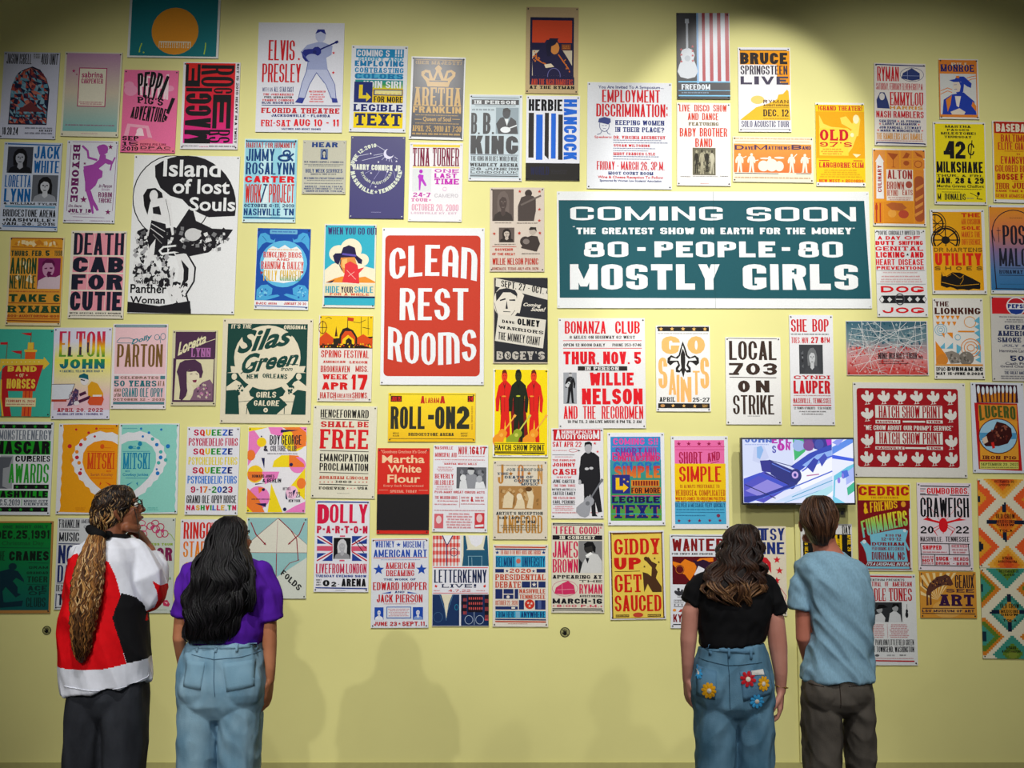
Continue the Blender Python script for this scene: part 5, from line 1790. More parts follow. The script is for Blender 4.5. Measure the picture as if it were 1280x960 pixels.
t 816 202 960 282 2a3f86 INE
s 26 d8303c 912,320 930,392 912,458
p d02c38 812,300 845,305 872,340 874,410 858,385 845,345 812,350
p d8606a 830,400 850,392 856,410
l 4 d8707a 880,490 940,510 975,560 968,590
l 4 d8707a 900,520 940,560 960,620
m 930 560 975 640 e0a0a0 4
P E5|198 148 565 150 575 775 205 775|e2e4ea||white poster with dark red heading over an orange and maroon cow scene
l 5 k 212,160 550,162
t 215 178 332 262 8c1a20 WA
t 340 178 430 262 8c1a20 NT
t 440 178 570 262 8c1a20 ED
l 3 e07a30 300,265 335,230
ts 212 274 485 286 33302e FOR SWIFT AND PROPER
r 216 298 560 484 6c1420
p ec8c20 218,330 270,345 300,315 360,340 400,310 490,305 490,330 380,345 370,400 330,460 300,420 260,400 218,350
o 265 385 30 32 6c1420
p 3a1c3c 350,320 385,330 420,318 445,325 470,340 440,400 420,420 380,370
p e8e8ee 390,360 430,380 425,415 370,430 360,420
O 265 385 26 26 3 d88a30
k 228 506 288 572 44444a
r 226 586 290 610 gr
t 228 590 288 608 e2e4ea DIGAM
l 3 k 226,632 290,632
s 8 44444a 232,620 256,620 280,620
o 230 655 12 9 e8a040
p c04030 255,668 275,645 282,665
t 222 682 280 734 8c1a20 KY
t 290 682 380 734 8c1a20 DER
l 6 k 222,750 560,752
P D5|203 240 580 242 600 858 215 860|e8e9ec||white bordered poster in pink, yellow and blue bands, left of the screen
r 228 268 560 430 ee7cb4
r 232 425 572 680 f4cf1a
r 236 678 576 828 5ab4d8
s 16 a8285c 257,292 322,292 391,293 456,293 525,292
l 4 d04a84 230,312 562,312
l 3 d04a84 230,332 562,332
t 258 346 414 426 b82858 SHORT
q 445 356 532 344 530 400 448 416 0 0 b82858 AND
l 4 b82858 450,365 500,345
l 4 b82858 470,425 525,408
t 260 444 540 546 d8301e SIMPLE
t 268 565 530 588 c8701e IS ALWAYS PREFERABLE TO
t 238 600 360 640 c86a1c VERBOSE
t 362 604 382 638 c86a1c &
t 395 600 568 640 c86a1c COMPLICATED
t 238 648 568 668 c8401c WHEN IT COMES TO CREATING POSTERS
t 238 672 570 684 9a6030 THE MOST EFFECTIVE MATERIALS NEED TO
t 238 688 568 716 2c6c94 DELIVER A MESSAGE VERY QUICKLY
m 245 724 565 738 2c7ca4 1
l 3 2c7ca4 242,748 565,750
m 240 766 440 776 2c6c94 1
o 525 771 12 11 8c3a5c
s 13 8c2a54 262,806 331,805 399,804 468,803 536,803
P D4|845 215 1225 220 1238 832 858 838|e8e9ee||white bordered poster of overprinted rainbow lettering on blue and green
r 868 245 1202 400 3c94cc
r 870 400 1210 805 4a9cae>3c9c6c>6aa83c
t 885 255 1185 298 e055a8 COMING S!!
m 880 305 1190 318 e055a8 1
t 900 318 1080 375 8a3aa0 SHORT
t 1090 318 1175 378 a83a98 AND
t 880 350 1200 405 d84a90 EMPLOYING
ts 885 372 1195 410 d03a78 CONTRASTING
t 888 415 1200 470 2c7cc0 COLORS
tx 896 440 1200 520 c83a4c>e0902c SIMPLE
r 880 500 1000 625 33388c
p f0c820 905,520 930,520 930,575 955,575 955,555 990,585 955,618 955,600 905,600
s 9 f0c820 960,530 985,545
r 1008 535 1196 578 e0922c
t 1018 540 1188 572 8c2c24 IIIIIIIIII
r 1008 582 1205 625 d87a24
t 1010 586 1202 622 2a1c24 FOR MORE
ts 880 640 1202 690 1c4aa0 LEGIBLE
l 5 d83a88 880,640 1202,640
ts 884 646 1196 684 2c204c LEGIBLE
ts 884 702 1206 785 c83a5c TEXT
ts 890 700 1202 788 1f2c78 TEXT
l 5 34b0d0 880,760 1205,762
P D4|478 188 825 190 822 790 472 790|e4e3e6||white poster with a tall man in a black suit resting a hand on his guitar
r 492 196 806 272 c8202c
ts 546 203 748 224 e4e3e6 MINNEAPOLIS
t 508 200 540 262 e4e3e6 A
t 544 228 752 262 e4e3e6 UDITORIU
t 756 204 798 262 e4e3e6 M
t 486 278 678 314 r SAT APR 22
m 486 332 585 342 c85058 1
O 622 337 28 11 3 c85058
p 33302e 655,332 672,338 655,344
l 3 k 484,367 630,367
m 500 376 620 384 c85058 1
t 484 396 638 410 r THE FABULOUS
t 484 420 636 446 r JOHNNY
ts 484 460 642 500 r CASH
ts 510 510 610 522 d87078 SHOW
t 484 532 632 555 44444a JUNE CARTER
t 490 564 636 580 c85058 THE TENN. THREE
t 480 590 638 605 44444a MOTHER MAYBELLE &
t 484 612 634 636 44444a CARTER FAMILY
t 484 646 634 662 c85058 THE STATLER BROS
t 484 670 630 692 44444a CARL PERKINS
l 3 k 484,698 632,698
m 484 706 630 740 d87078 3
m 480 745 790 758 c85058 1
i 655 278 800 775 28282d 9a9a9e
p 28282d 655,560 672,380 700,350 760,352 795,380 802,510 800,560 660,560
o 723 320 24 38 b4b4b8
p 1c1c20 698,315 700,285 722,278 748,288 748,312 735,296 710,298
o 712 460 14 9 c8c8cc
o 742 456 14 9 c8c8cc
p 28282d 690,520 785,520 812,745 785,750 745,600 720,660 692,640
o 665 548 10 16 b4b4b8
u 740 650 290 58 a4a6ac 7c7e84
s 10 red 767,290 785,345
P E4|530 68 880 72 882 672 530 672|ddd8c8||cream concert poster with a singer in a pale suit and a pink hall
l 6 k 538,77 865,80
l 5 k 538,86 865,88
t 540 97 866 148 c8245c "I FEEL GOOD!"
r 536 156 868 186 23222a
ts 584 160 820 182 ddd8c8 IN CONCERT
t 538 196 706 305 d0285c JAMES
t 538 316 706 405 d0285c BROWN
r 710 194 868 408 8c8c8c
p 2a2a2c 712,310 735,340 722,408 712,408
p d2d2d0 720,408 735,350 760,300 800,275 840,285 866,330 866,408
o 778 240 32 38 3a3836
p 161618 752,240 745,215 770,198 805,200 825,235 822,275 806,262 800,225
p efefec 755,290 790,268 806,280 765,305
p 26262a 755,305 782,310 770,345
ts 538 422 866 446 23222a APPEARING AT
ts 716 455 868 470 23222a THE
O 620 510 84 52 3 d07a94
p d03c6c 550,545 560,505 600,478 640,460 680,490 690,545 620,552
l 3 e8a0b4 570,520 680,515
l 3 e8a0b4 600,480 604,548
t 716 482 868 545 d0285c RYMAN
ts 718 554 868 568 33302e AUDITORIUM
tx 538 578 868 612 23222a MARCH-16
ts 565 618 848 635 d0285c 8:00 P.M.
s 8 d0285c 545,626 862,628
l 6 k 538,645 866,645
l 4 k 538,655 866,657
P E4|915 128 1278 120 1295 715 918 718|e4e2e4||white bordered yellow and brown poster with slab red lettering and a brown bronco rider
r 928 136 1275 710 6a4420
r 936 142 1268 706 e8ce60
l 8 8a5c24 940,146 1262,142
s 3 e8ce60 932,200 932,260 932,320 932,380 932,440 932,500 932,560
ts 948 178 1252 284 d02418 GIDDY
tx 948 305 1128 385 d02418 UP
l 4 6a4420 952,398 1120,396
ts 950 418 1130 536 d02418 GET
t 950 555 1260 662 d02418 SAUCED
p 5a3c24 1150,310 1180,300 1200,330 1235,350 1225,375 1238,400 1225,440 1262,500 1262,535 1200,535 1170,480 1145,535 1138,400 1170,410 1195,430 1200,370 1165,330
s 9 5a3c24 1218,310 1245,335 1150,365
o 1160 312 14 14 5a3c24
o 1105 686 34 16 c8503c
r 955 684 1044 700 5a4020
m 958 687 1042 697 e8ce60 1
r 1170 682 1258 698 5a4020
m 1172 685 1256 695 e8ce60 1
P D4|90 405 450 405 448 930 85 928|ddd4c2||beige poster with sepia picture and brown letters overprinted with blue grey type
t 120 430 158 560 c08c44 J
t 252 430 292 560 c88a4c O
t 385 430 418 562 c89a5c N
s 17 b0782c 207,492 328,490
m 115 430 415 442 8a8474 1
ts 175 455 422 475 7c8484 JON LANGFORD
ts 115 484 190 500 4c5c6c THE
ts 165 506 355 524 4c5c6c DEATH OF
ts 228 530 400 548 4c5c6c COUNTRY
ts 276 552 388 570 4c5c6c MUSIC
r 126 574 410 730 b48a54
n 128 576 408 728 50 34 9a7444,c8a878
p e0d0b0 160,640 190,610 225,640 215,720 150,720
p e0d0b0 240,700 250,650 280,640 295,680 300,725 225,725
o 262 645 18 22 e8dcc4
p e0d0b0 310,610 345,600 360,640 350,725 310,720 325,660
o 325 595 22 16 6c4c28
t 115 770 415 888 c09048 LANGFORD
ts 108 746 418 766 3c4448 ARTIST'S RECEPTION
ts 125 778 322 794 3c4448 SAT. AUG. 15
ts 240 804 368 822 3c4448 8-9 PM
m 135 830 400 872 6a6450 3
P E4|143 215 508 218 508 765 135 765|e3ddd2||cream election poster in navy, cyan and rust with boxed rows of type
l 9 c8502c 158,234 490,236
l 9 2a3a70 158,248 490,250
s 15 1f4c8c 170,270 478,271
t 190 256 460 284 c8543c THE ROAD TO THE WHITE HOUSE RUNS THROUGH
r 158 292 490 370 34a8cc
t 162 300 286 366 1c3c74 BELMONT
r 292 296 328 366 7cc0d8
o 310 328 15 17 c87868
t 334 300 486 366 1c3c74 UNIVERSITY
r 156 380 214 404 2a3a70
s 12 2a3a70 234,394 410,395
ts 250 378 394 406 c8543c 2020
r 430 380 490 405 2a3a70
ts 156 416 490 455 c8583c PRESIDENTIAL
ts 156 464 326 506 c8583c DEBATE
r 332 464 388 505 2a3a70
r 394 464 434 505 2a3a70
s 17 e3ddd2 414,485
r 442 464 490 505 2a3a70
r 155 514 203 580 2a3a70
r 210 514 276 545 2a3a70
r 284 514 308 580 2a3a70
r 210 552 276 580 2a3a70
o 240 567 11 10 e3ddd2
t 316 514 488 543 c8502c NASHVILLE
t 316 552 488 580 c8502c TENNESSEE
t 156 590 304 622 c8603c OCTOBER 22, 2020
r 312 588 346 650 2a3a70
o 384 615 32 32 d0402c
s 10 e3ddd2 374,607 396,610 384,628
r 420 588 490 650 2a3a70
r 438 590 462 648 5c6c9c
r 155 630 304 650 2a3a70
r 262 634 286 646 e3ddd2
r 156 660 490 706 34a8cc
t 160 664 284 704 1c3c74 FROM HERE
r 290 664 318 704 8ab8d0
t 326 664 488 704 1c3c74 ANYWHERE
l 8 2a3a70 156,716 490,718
l 8 c8502c 156,730 490,732
m 240 740 370 748 c87868 1
P E3|855 262 1232 262 1232 868 855 868|e8e8ec|p0|poster of four torsos in checked shirts and overalls around a white title band
r 858 264 1040 468 e8eae8
g 858 264 1040 468 d84a40 16 8
p eceef2 925,264 985,264 960,318 950,318
l 6 2a3c70 922,264 948,325 950,468
l 6 2a3c70 990,264 955,325
O 998 375 26 26 4 2a3c70
r 1048 264 1230 468 e6e2cc
p 2c6480 1062,264 1075,264 1090,350 1080,360 1205,360 1195,350 1210,264 1222,264 1228,380 1232,468 1054,468 1062,400
p e8e8ee 1092,264 1200,264 1180,320 1145,340 1115,320
l 3 9ac0cc 1092,402 1188,402
l 3 9ac0cc 1095,402 1097,468
l 3 9ac0cc 1185,402 1185,468
l 3 9ac0cc 1118,410 1120,468
r 855 468 1232 656 e6e6ec
l 5 d84a40 862,477 1225,479
t 868 492 1218 580 24345c LETTERKENNY
ts 920 588 1150 612 24345c LIVE!
p d84a3c 875,590 890,600 885,612 872,608
p d84a3c 1210,590 1195,600 1200,612 1212,608
t 962 624 1110 640 c84440 4.7.22
m 866 626 908 638 c84440 1
m 1150 626 1212 638 c84440 1
l 4 d84a40 862,648 1225,648
r 858 658 1036 864 24406c
p e6e0c8 915,658 990,658 965,720 950,820 935,720
l 4 5c88a8 905,658 940,760 950,830
l 4 5c88a8 995,658 960,760
O 895 808 30 32 3 4c7498
O 1018 742 12 18 4 2c8ca8
r 1048 658 1232 864 203864
r 1060 660 1085 790 c85c60
r 1205 660 1230 830 c85c60
r 1092 658 1190 775 d0605c
g 1048 660 1085 790 231c2c 12 6
g 1092 658 1190 775 231c2c 14 7
g 1205 660 1230 820 231c2c 12 6
l 3 b8c8dc 1135,775 1136,860
O 1100 825 26 28 3 b8c8dc
O 1172 825 26 28 3 b8c8dc
P E3|450 285 830 280 830 880 445 878|dfe2e8||pale exhibition poster in red and blue type with two large blue stars
l 4 c8383c 465,294 815,290
t 476 300 602 345 2a58b4 WHITNEY
s 17 2a58b4 630,325
t 660 300 780 345 2a58b4 MUSEUM
t 792 300 804 350 2a58b4 OF
t 464 358 820 408 2a58b4 AMERICAN ART
l 4 c8383c 462,413 822,411
m 512 421 775 430 5a7cc0 1
s 38 2a58b4 498,492 783,490
ts 545 445 738 486 c8303c AMERICAN
ts 548 495 735 535 c8303c DREAMING
t 530 550 746 564 2a4888 THE WORK OF
t 460 576 818 628 c42c34 EDWARD HOPPER
p 2a58b4 515,650 580,638 580,650
t 605 634 670 648 2a4888 AND
p 2a58b4 690,638 758,650 690,650
t 486 658 790 710 c42c34 JACK PIERSON
m 532 715 745 724 c87078 1
f 470 742 530 825 2a58b4 2a58b4 dfe2e8 e8eaf0
f 726 742 794 825 2a58b4 2a58b4 dfe2e8 8aa4d4
r 550 738 715 816 5a7cc0
r 556 744 709 810 dfe2e8
m 562 750 704 804 c87078 5
t 466 838 620 864 c42c34 JUNE 23
s 10 c42c34 637,850
t 656 838 806 866 c42c34 SEPT.11
P D3|862 405 1225 410 1225 988 855 985|e6e6ea||white poster of fine red type with a three person photo, right of the flour card
t 874 416 992 436 c84048 NASHVILLE
t 872 458 1018 488 c83840 MUNICIPAL AUD
t 1028 418 1095 470 c42c34 NOV.
tx 1100 418 1208 470 c42c34 16&17
m 1028 478 1205 488 c87078 1
m 872 500 1208 512 c83840 1
m 920 518 1160 524 c87078 1
t 934 528 1150 540 c83840 MARTHA WHITE MILLS
m 882 550 1000 586 c87078 3
t 872 600 996 632 c83840 BEVERLY
t 872 642 998 674 c83840 HILLBILLIES
m 872 680 1000 708 c87078 2
r 1016 556 1215 698 6a6c72
n 1018 558 1213 696 24 36 4c4e54,8c8e94
p 9a9ca2 1078,698 1085,610 1120,592 1150,610 1160,698
o 1112 580 22 26 c8cacc
p 2a2c30 1088,572 1095,556 1130,556 1136,575
p dcdee0 1035,698 1040,650 1080,640 1090,698
o 1060 628 20 24 dcdee0
p e4e6e8 1140,698 1145,655 1195,650 1212,698
o 1168 635 20 24 b4b6ba
t 872 714 1205 730 c84048 PLUS MANY GREAT CIRCUS ACTS
t 872 748 1028 768 c85058 THE WILBURN BROS.
m 890 774 1028 788 c85058 1
m 872 796 1022 810 c85058 1
l 2 c85058 1038,746 1038,824
m 1048 748 1105 788 c85058 2
tx 1112 752 1132 785 c83840 &
m 1138 748 1210 788 c85058 2
m 1048 796 1210 806 c85058 1
m 872 838 1210 850 c87078 1
m 945 858 1130 966 d06068 6
r 870 866 930 962 d87078
o 900 905 18 26 e6d0d0
r 1140 860 1205 962 d04850
o 1172 895 20 28 e6c8c8
p e6e6ea 1145,940 1200,935 1200,950 1145,955
P D3|490 428 838 428 832 1000 485 998|d8382c||red flour advertising card with a plain black lower panel
tb 512 440 822 462 e8a890 "Goodness Gracious It's Good"
tb 520 475 804 528 f0cfa8 Martha
tb 558 540 782 592 f0cfa8 White
tb 556 605 775 660 f0cfa8 Flour
tb 530 672 796 690 e8a890 Every Sack Guaranteed
l 3 e8a890 500,708 560,708
l 3 e8a890 765,710 825,710
t 574 708 752 726 e8a890 SPECIAL TODAY
r 484 736 838 976 2b2a2c
P D3|560 58 1143 62 1143 385 562 385|f0c82c||wide yellow poster with one line of huge black letters, under the rest rooms sign
r 562 60 1140 383 f6de38>f0c428
l 3 2a2a28 575,68 1125,70
r 576 78 650 118 5c2420
t 582 84 645 114 e03028 JUL15
tx 776 80 804 130 c83428 A
t 808 92 900 128 c83428 LABAM
tx 905 80 940 130 c83428 A
r 1090 80 1130 120 5c2420
t 1096 84 1125 116 e03028 24
tx 578 150 805 300 3a3c30 ROLL
tx 822 150 872 300 3a3c30 -
tx 875 150 1008 300 3a3c30 ON
tx 1018 148 1102 300 3a3c30 2
tv 1114 148 1126 305 c89a30 SOUTH GRAND TOUR
ts 594 324 636 334 8a7028 WEST
ts 594 340 636 350 8a7028 ALLEN
ts 698 326 1000 346 3a3c30 BRIDGESTONE ARENA
ts 1046 324 1092 334 8a7028 MUST
ts 1050 340 1090 350 8a7028 BUSY
l 3 3a3c30 575,364 1130,366
P D3|65 142 488 150 470 765 45 758|e3dfcb||tall cream proclamation poster in black and red slab type with thin rules
t 110 172 432 226 33302c HENCEFORWARD
l 5 33302c 112,236 432,240
ts 112 250 335 290 d03034 SHALL
ts 358 252 430 290 d03034 BE
ts 108 304 428 434 d8242c FREE
l 5 6a665c 108,448 430,450
t 106 468 428 518 33302c EMANCIPATION
t 104 530 428 580 33302c PROCLAMATION
l 5 6a665c 104,593 428,596
ts 102 616 426 636 c8604c ABRAHAM LINCOLN
ts 210 645 318 660 44403a 1863
s 7 c8604c 108,654 135,654 162,654 188,654 342,655 368,655 394,655 418,655
l 5 33302c 102,671 425,674
ts 100 686 272 704 5a564c FOREVER
s 6 c84048 292,695 315,695 338,695
t 358 686 424 704 33302c USA
m 220 726 305 732 9a968a 1
P E3|78 28 440 32 428 640 62 640|e6e6ec||white poster with hot pink name over a union flag and small portrait
l 9 2a4c9c 92,40 432,42
tx 90 55 168 185 d81e50 D
t 172 55 425 182 d81e50 OLLY
tx 86 200 424 250 cc2450 P-A-R-T-O-N
r 86 268 420 436 e6e8f0
p 2f4c9c 120,268 190,268 190,320
p 2f4c9c 88,285 88,320 150,320
p 2f4c9c 390,268 320,268 320,318
p 2f4c9c 420,285 420,320 350,320
p 2f4c9c 120,434 190,434 190,382
p 2f4c9c 86,418 86,382 150,382
p 2f4c9c 390,434 320,434 320,382
p 2f4c9c 420,418 420,382 350,382
l 9 c83048 90,270 190,328
l 9 c83048 418,270 320,328
l 9 c83048 88,432 190,372
l 9 c83048 418,432 320,372
r 86 335 420 368 d8607c
r 238 264 272 436 d8607c
r 192 274 316 426 e8e8ec
f 197 280 311 421 18181c cfcfd2 b4b4b8 9a9a9e
l 5 4a2030 340,300 400,380
l 5 4a2030 360,295 415,350
t 80 452 158 516 c82858 LIVE
t 165 452 268 516 c82858 FROM
t 280 452 416 516 c82858 LONDON
t 78 526 415 542 2a4c9c TUESDAY EVENING SHOW
m 80 552 118 600 k 3
tx 124 560 170 602 k O
tx 182 572 214 604 k 2
tx 225 575 236 590 k .
tx 250 552 412 602 k ARENA
l 7 2a4c9c 78,612 418,616
m 210 626 280 632 gr 1
P px|399.7 393.8 465 394.7 465.3 502 395.4 501.6|e6e0d8||poster with an orange and yellow fairground scene over red festival type
@C2
r 958 612 1312 830 efcc20
p 33281c 960,830 960,770 1320,750 1320,830
p d8581c 958,760 1000,720 1050,760 1050,800 958,810
p 33281c 1085,800 1090,740 1110,700 1140,690 1180,710 1205,750 1208,800
p d8581c 1098,800 1102,750 1125,715 1165,715 1195,755 1195,800
p efcc20 1105,800 1110,770 1145,740 1185,770 1190,800
p 33281c 1130,800 1132,775 1150,760 1170,775 1172,800
p d8581c 1205,760 1245,735 1290,765 1320,760 1320,830 1205,800
O 980 690 26 40 5 8a3c18
l 4 33281c 955,690 1010,690
l 4 33281c 980,645 980,735
l 4 33281c 1143,700 1143,620
p c84428 1143,622 1185,628 1180,650 1143,645
p 5a3020 1060,750 1068,680 1078,750
l 3 33281c 1230,620 1232,740
l 3 33281c 1275,620 1278,740
l 3 33281c 1180,655 1220,660 1260,640
l 3 33281c 1240,690 1290,700
l 3 33281c 1000,630 1020,620 1040,632
n 960 790 1310 830 60 14 d8581c,33281c,efcc20
@D2
t 1074 256 1208 304 d03c30 SPRING
@C3
t 0 578 166 628 d03c30 FESTIVAL
@D2
ts 1088 326 1235 340 d03c30 AMERICAN
@C3
ts 38 648 156 664 d03c30 LEGION
@D2
t 1072 360 1265 402 c83c34 BROOKHAVEN
@C3
t 78 680 164 720 c83c34 MISS.
@D2
ts 1086 416 1250 450 d82828 WEEK
tx 1080 470 1250 518 d82020 APR
@C3
tx 48 738 158 838 d82020 17
@D3
t 106 56 212 96 c83c34 HATCH
t 222 64 318 92 c85a50 GREATER
t 326 56 432 96 c83c34 SHOWS.
m 195 100 345 110 d87868 1
P D2|425 45 1022 48 1003 745 395 738|e4dcc4||large cream bordered dark green poster with two top hatted dancers at a disc
r 444 80 978 684 1f5048
q 480 84 615 82 612 110 478 112 0 0 e4dcc4 IT'S THE
q 828 88 980 90 978 114 826 116 0 0 e4dcc4 ORIGINAL
o 716 305 222 216 e4dcc4
qi 512 128 894 92 880 218 520 285 0 0 1f5048 Silas
qi 548 282 930 250 918 352 545 420 0 0 1f5048 Green
l 6 1f5048 540,415 640,330 920,352
ti 805 366 885 395 1f5048 from
q 578 418 655 412 655 445 578 448 0 0 1f5048 NEW
q 684 412 850 416 848 450 684 440 0 0 1f5048 ORLEANS
p e4dcc4 470,362 522,365 515,402 525,408 445,408 476,402
o 495 432 18 22 e4dcc4
p e4dcc4 440,500 500,455 530,470 560,510 600,470 628,455 632,475 590,530 600,560 625,570 590,600 575,620 600,684 530,684 525,600 520,560 535,548 500,520 440,525
p e4dcc4 970,362 905,365 912,402 900,408 978,408 958,402
o 925 432 18 22 e4dcc4
p e4dcc4 978,500 920,455 890,470 865,510 830,470 790,455 786,475 835,530 820,560 795,570 830,600 850,620 780,684 875,684 890,600 900,560 880,548 915,520 978,530
l 5 1f5048 580,610 575,680
l 5 1f5048 828,610 828,680
l 3 1f5048 525,600 620,590
l 3 1f5048 800,600 890,600
n 500 475 560 560 8 22 1f5048
n 845 475 905 560 8 22 1f5048
q 642 535 775 532 772 572 640 572 0 0 e4dcc4 GIRLS
q 626 590 795 590 792 628 624 626 0 0 e4dcc4 GALORE
o 703 655 15 15 e4dcc4
o 703 655 5 5 1f5048
P D2|92 122 383 120 372 625 62 622|d5cfae||small plum and cream poster of a smiling woman with bouffant hair
r 104 132 373 310 5a3c58
qi 118 208 306 140 310 205 122 295 0 0 e4dfb8 Loretta
l 4 e4dfb8 135,262 370,180
ts 210 240 338 300 b87ab0 LYNN
r 84 310 360 600 5a3c58
p ded8b4 104,318 354,316 350,592 96,592
p 5a3c58 128,340 160,322 230,318 270,345 285,400 275,440 240,440 200,380 175,400 178,470 190,500 175,560 150,590 130,580 135,520 120,430 108,400
o 222 432 40 52 e4dcc0
p 5a3c58 180,400 215,370 262,390 270,420 240,395 205,400
l 4 5a3c58 200,415 215,412
l 4 5a3c58 238,412 252,418
p 8a3c58 215,455 245,452 240,470 222,470
p e4dcc0 175,470 200,480 222,510 218,545 190,560 178,510
p 8c6c80 225,520 280,470 330,450 350,480 350,592 200,592 218,555
n 235 470 345 588 34 18 5a3c58,c084a8,d0c4b0
l 6 5a3c58 88,590 352,592
P D1|757 28 1118 25 1108 595 735 590|e8e2e4||pale pink poster with gold brown name, teal signature and butterfly
r 762 48 1105 565 ecc8cc
r 768 32 1108 50 5c8c94
l 3 e8e2e4 770,41 1106,41
l 4 3c8c98 780,145 800,122 860,120 900,135 880,155 800,155 778,150
qi 870 135 1010 92 1022 130 878 175 0 0 3c8c98 Dolly
O 1045 115 16 18 4 3c8c98
O 1085 110 16 22 4 3c8c98
l 4 3c8c98 1062,110 1070,155
t 780 162 1084 314 87683a PARTON
r 758 362 1102 372 e8e2e4
r 764 374 792 396 5c8c94
t 804 377 1058 394 8a7464 CELEBRATES
r 1070 374 1102 396 5c8c94
ts 762 404 1044 444 2c7c84 50 YEARS
t 1054 408 1098 442 8a6c44 AT A
t 762 456 808 478 8a6c44 MEMBER
qi 762 485 806 482 806 510 762 512 0 0 8a7464 of the
t 816 454 1088 514 3a8c94 GRAND OLE OPRY
ts 756 523 1098 538 8a6c54 OCTOBER 12 - 2019
r 756 546 1096 563 5c8c94
P D1|360 52 745 50 730 660 340 660|dfdeec||white and yellow poster of a kneeling figure in cap stacking records below rainbow name
r 362 145 738 520 dfdeec>f0ea70>eadfb0>e8c4cc
r 358 515 732 600 e8c4cc
t 395 76 442 246 c82864>d84a3c>eacc20>3c9c3c E
t 452 76 486 246 c82864>d84a3c>eacc20>3c9c3c L
ts 506 76 566 246 c82864>d84a3c>eacc20>3c9c3c T
t 578 76 634 246 c82864>d84a3c>eacc20>3c9c3c O
t 645 76 700 246 c82864>d84a3c>eacc20>3c9c3c N
r 454 180 474 240 4a3c50
r 528 180 542 235 4a3c50
r 580 150 592 218 4a3c50
tx 396 262 698 326 3c9c4c>1f6c94 JOHN
t 415 334 666 350 3c6c84 FAREWELL YELLOW BRICK ROAD
s 8 3c6c84 403,342 682,342
p dcdfe6 345,430 498,426 462,525 345,535
l 4 6a5c5c 345,430 498,428 462,530 345,538
r 345 530 445 545 b8503c
p 5a4870 470,530 500,455 525,470 520,540 480,570 450,575
n 450 465 525 575 30 16 3c2c50,b8a8b8,8a5c70
o 565 400 28 36 e4dfe0
p 1f6c78 525,385 530,368 560,356 588,368 592,400 560,390
l 7 2c2c3c 540,398 565,405
p e0a828 585,440 610,410 650,425 690,490 690,520 620,515 590,505
l 20 5a2c4c 570,485 535,500
l 20 5a2c4c 600,515 530,545
o 512 555 18 14 e4dfe0
p d86038 600,515 685,505 694,530 680,570 600,568 585,550
r 620 500 680 512 e4dfe0
ts 385 588 688 612 b83048 APRIL 20, 2022
t 384 620 686 634 6a5c94 COLONIAL LIFE ARENA * COLUMBIA, SC
P D1|-40 60 362 62 330 645 -60 640|4cb8a4||turquoise poster of a red and yellow drive-in sign with pennants, left edge
p e06a30 184,150 224,150 226,200 238,215 236,262 168,262 168,215 182,200
r 186 150 222 196 e8c84a
e 162 198 246 214 4 e8c84a
l 5 8a5c3c 208,82 206,150
p c82c34 206,85 206,105 175,100 138,88
l 5 8a5c3c 46,148 42,260
p c82c34 46,148 46,165 0,165 0,150
l 5 8a5c3c 142,205 140,255
p c82c34 142,205 142,228 110,222 72,208
p e8c84a 0,262 290,262 290,245 330,290 290,332 282,300 20,305 10,340 0,350
s 5 f6efc0 20,283 50,283 80,282 110,282 140,281 170,281 200,280 230,280 260,280
p c02a30 8,330 30,306 282,300 235,475 55,475 60,520 85,642 20,645 4,450
p e06a30 150,475 215,475 212,642 148,642
l 6 c02a30 170,475 168,640
l 6 c02a30 195,475 193,640
l 10 e8c84a 5,400 8,520 28,640
tx 52 308 245 346 ecd050 BAND
ts 130 358 160 382 e8d8a0 OF
s 8 e8d8a0 112,370 180,370
tx 46 394 236 458 ecd050 HORSES
r 38 520 240 578 e8dca0
r 44 526 234 572 e8e0b8
t 46 533 232 550 b83c38 FEBRUARY 15, 2024
m 46 556 230 570 b83c38 1
P E1|-40 38 358 38 335 662 -60 658|dcdfe2||green, black and white racing awards poster at the left edge
r -40 55 340 84 1e1e22
s 15 2cae34 20,70 90,70 160,70 232,70 303,70
t -8 94 170 160 7c8490 MONSTER
t 180 94 342 160 7c8490 ENERGY
r -40 166 336 258 2aa832
tx -30 168 330 254 1a1a1e NASCAR
r 0 265 85 485 a8acb0
p 6a6e76 -20,275 78,275 60,340 20,350 20,470 60,485 -10,485
t 102 266 210 306 1a1a1e CUP
t 190 266 334 306 1a1a1e SERIES
t 60 320 326 448 3aa63c AWARDS
r 92 458 326 488 1e1e22
s 12 2cae34 115,474 175,474 243,474 306,474
r -40 498 322 546 2aa832
tx -40 500 320 545 1a1a1e NASHVILLE
t -40 556 136 596 5c6470 DEC.5.2019
l 4 2aa832 148,556 148,598
ts 162 560 322 576 5c6470 MUSIC CITY
ts 162 580 322 596 5c6470 CENTER
r -45 608 320 638 1e1e22
s 14 2cae34 8,624 70,625 142,624 213,624 286,624
P E1|393 50 790 52 770 655 372 655|e2e2e6||orange half of a matched pair showing the left half of a white ruffled ring
@E1
M orange
P E1|800 52 1200 48 1178 652 778 650|e2e6e8||aqua half of a matched pair showing the right half of a white ruffled ring
@E1
M teal
P E2|183 72 535 75 515 660 163 658|e8e8ee||white poster repeating two lines of lettering in changing rainbow colours
tm 226 90 488 132 c8285c,d83c30,e8cc20,2c9c3c,2c9c3c,2a6cd0,2a2c70,c8285c SQUEEZE
t 192 148 422 200 c8285c PSYCHEDELIC
t 436 148 520 200 c8285c FURS
tm 222 216 484 258 c8285c,d83c30,e8cc20,2c9c3c,2c9c3c,2a6cd0,2a2c70,c8285c SQUEEZE
t 190 274 418 326 e8d838 PSYCHEDELIC
t 432 274 516 326 e8d838 FURS
tm 218 342 482 384 c8285c,d83c30,e8cc20,2c9c3c,2c9c3c,2a6cd0,2a2c70,c8285c SQUEEZE
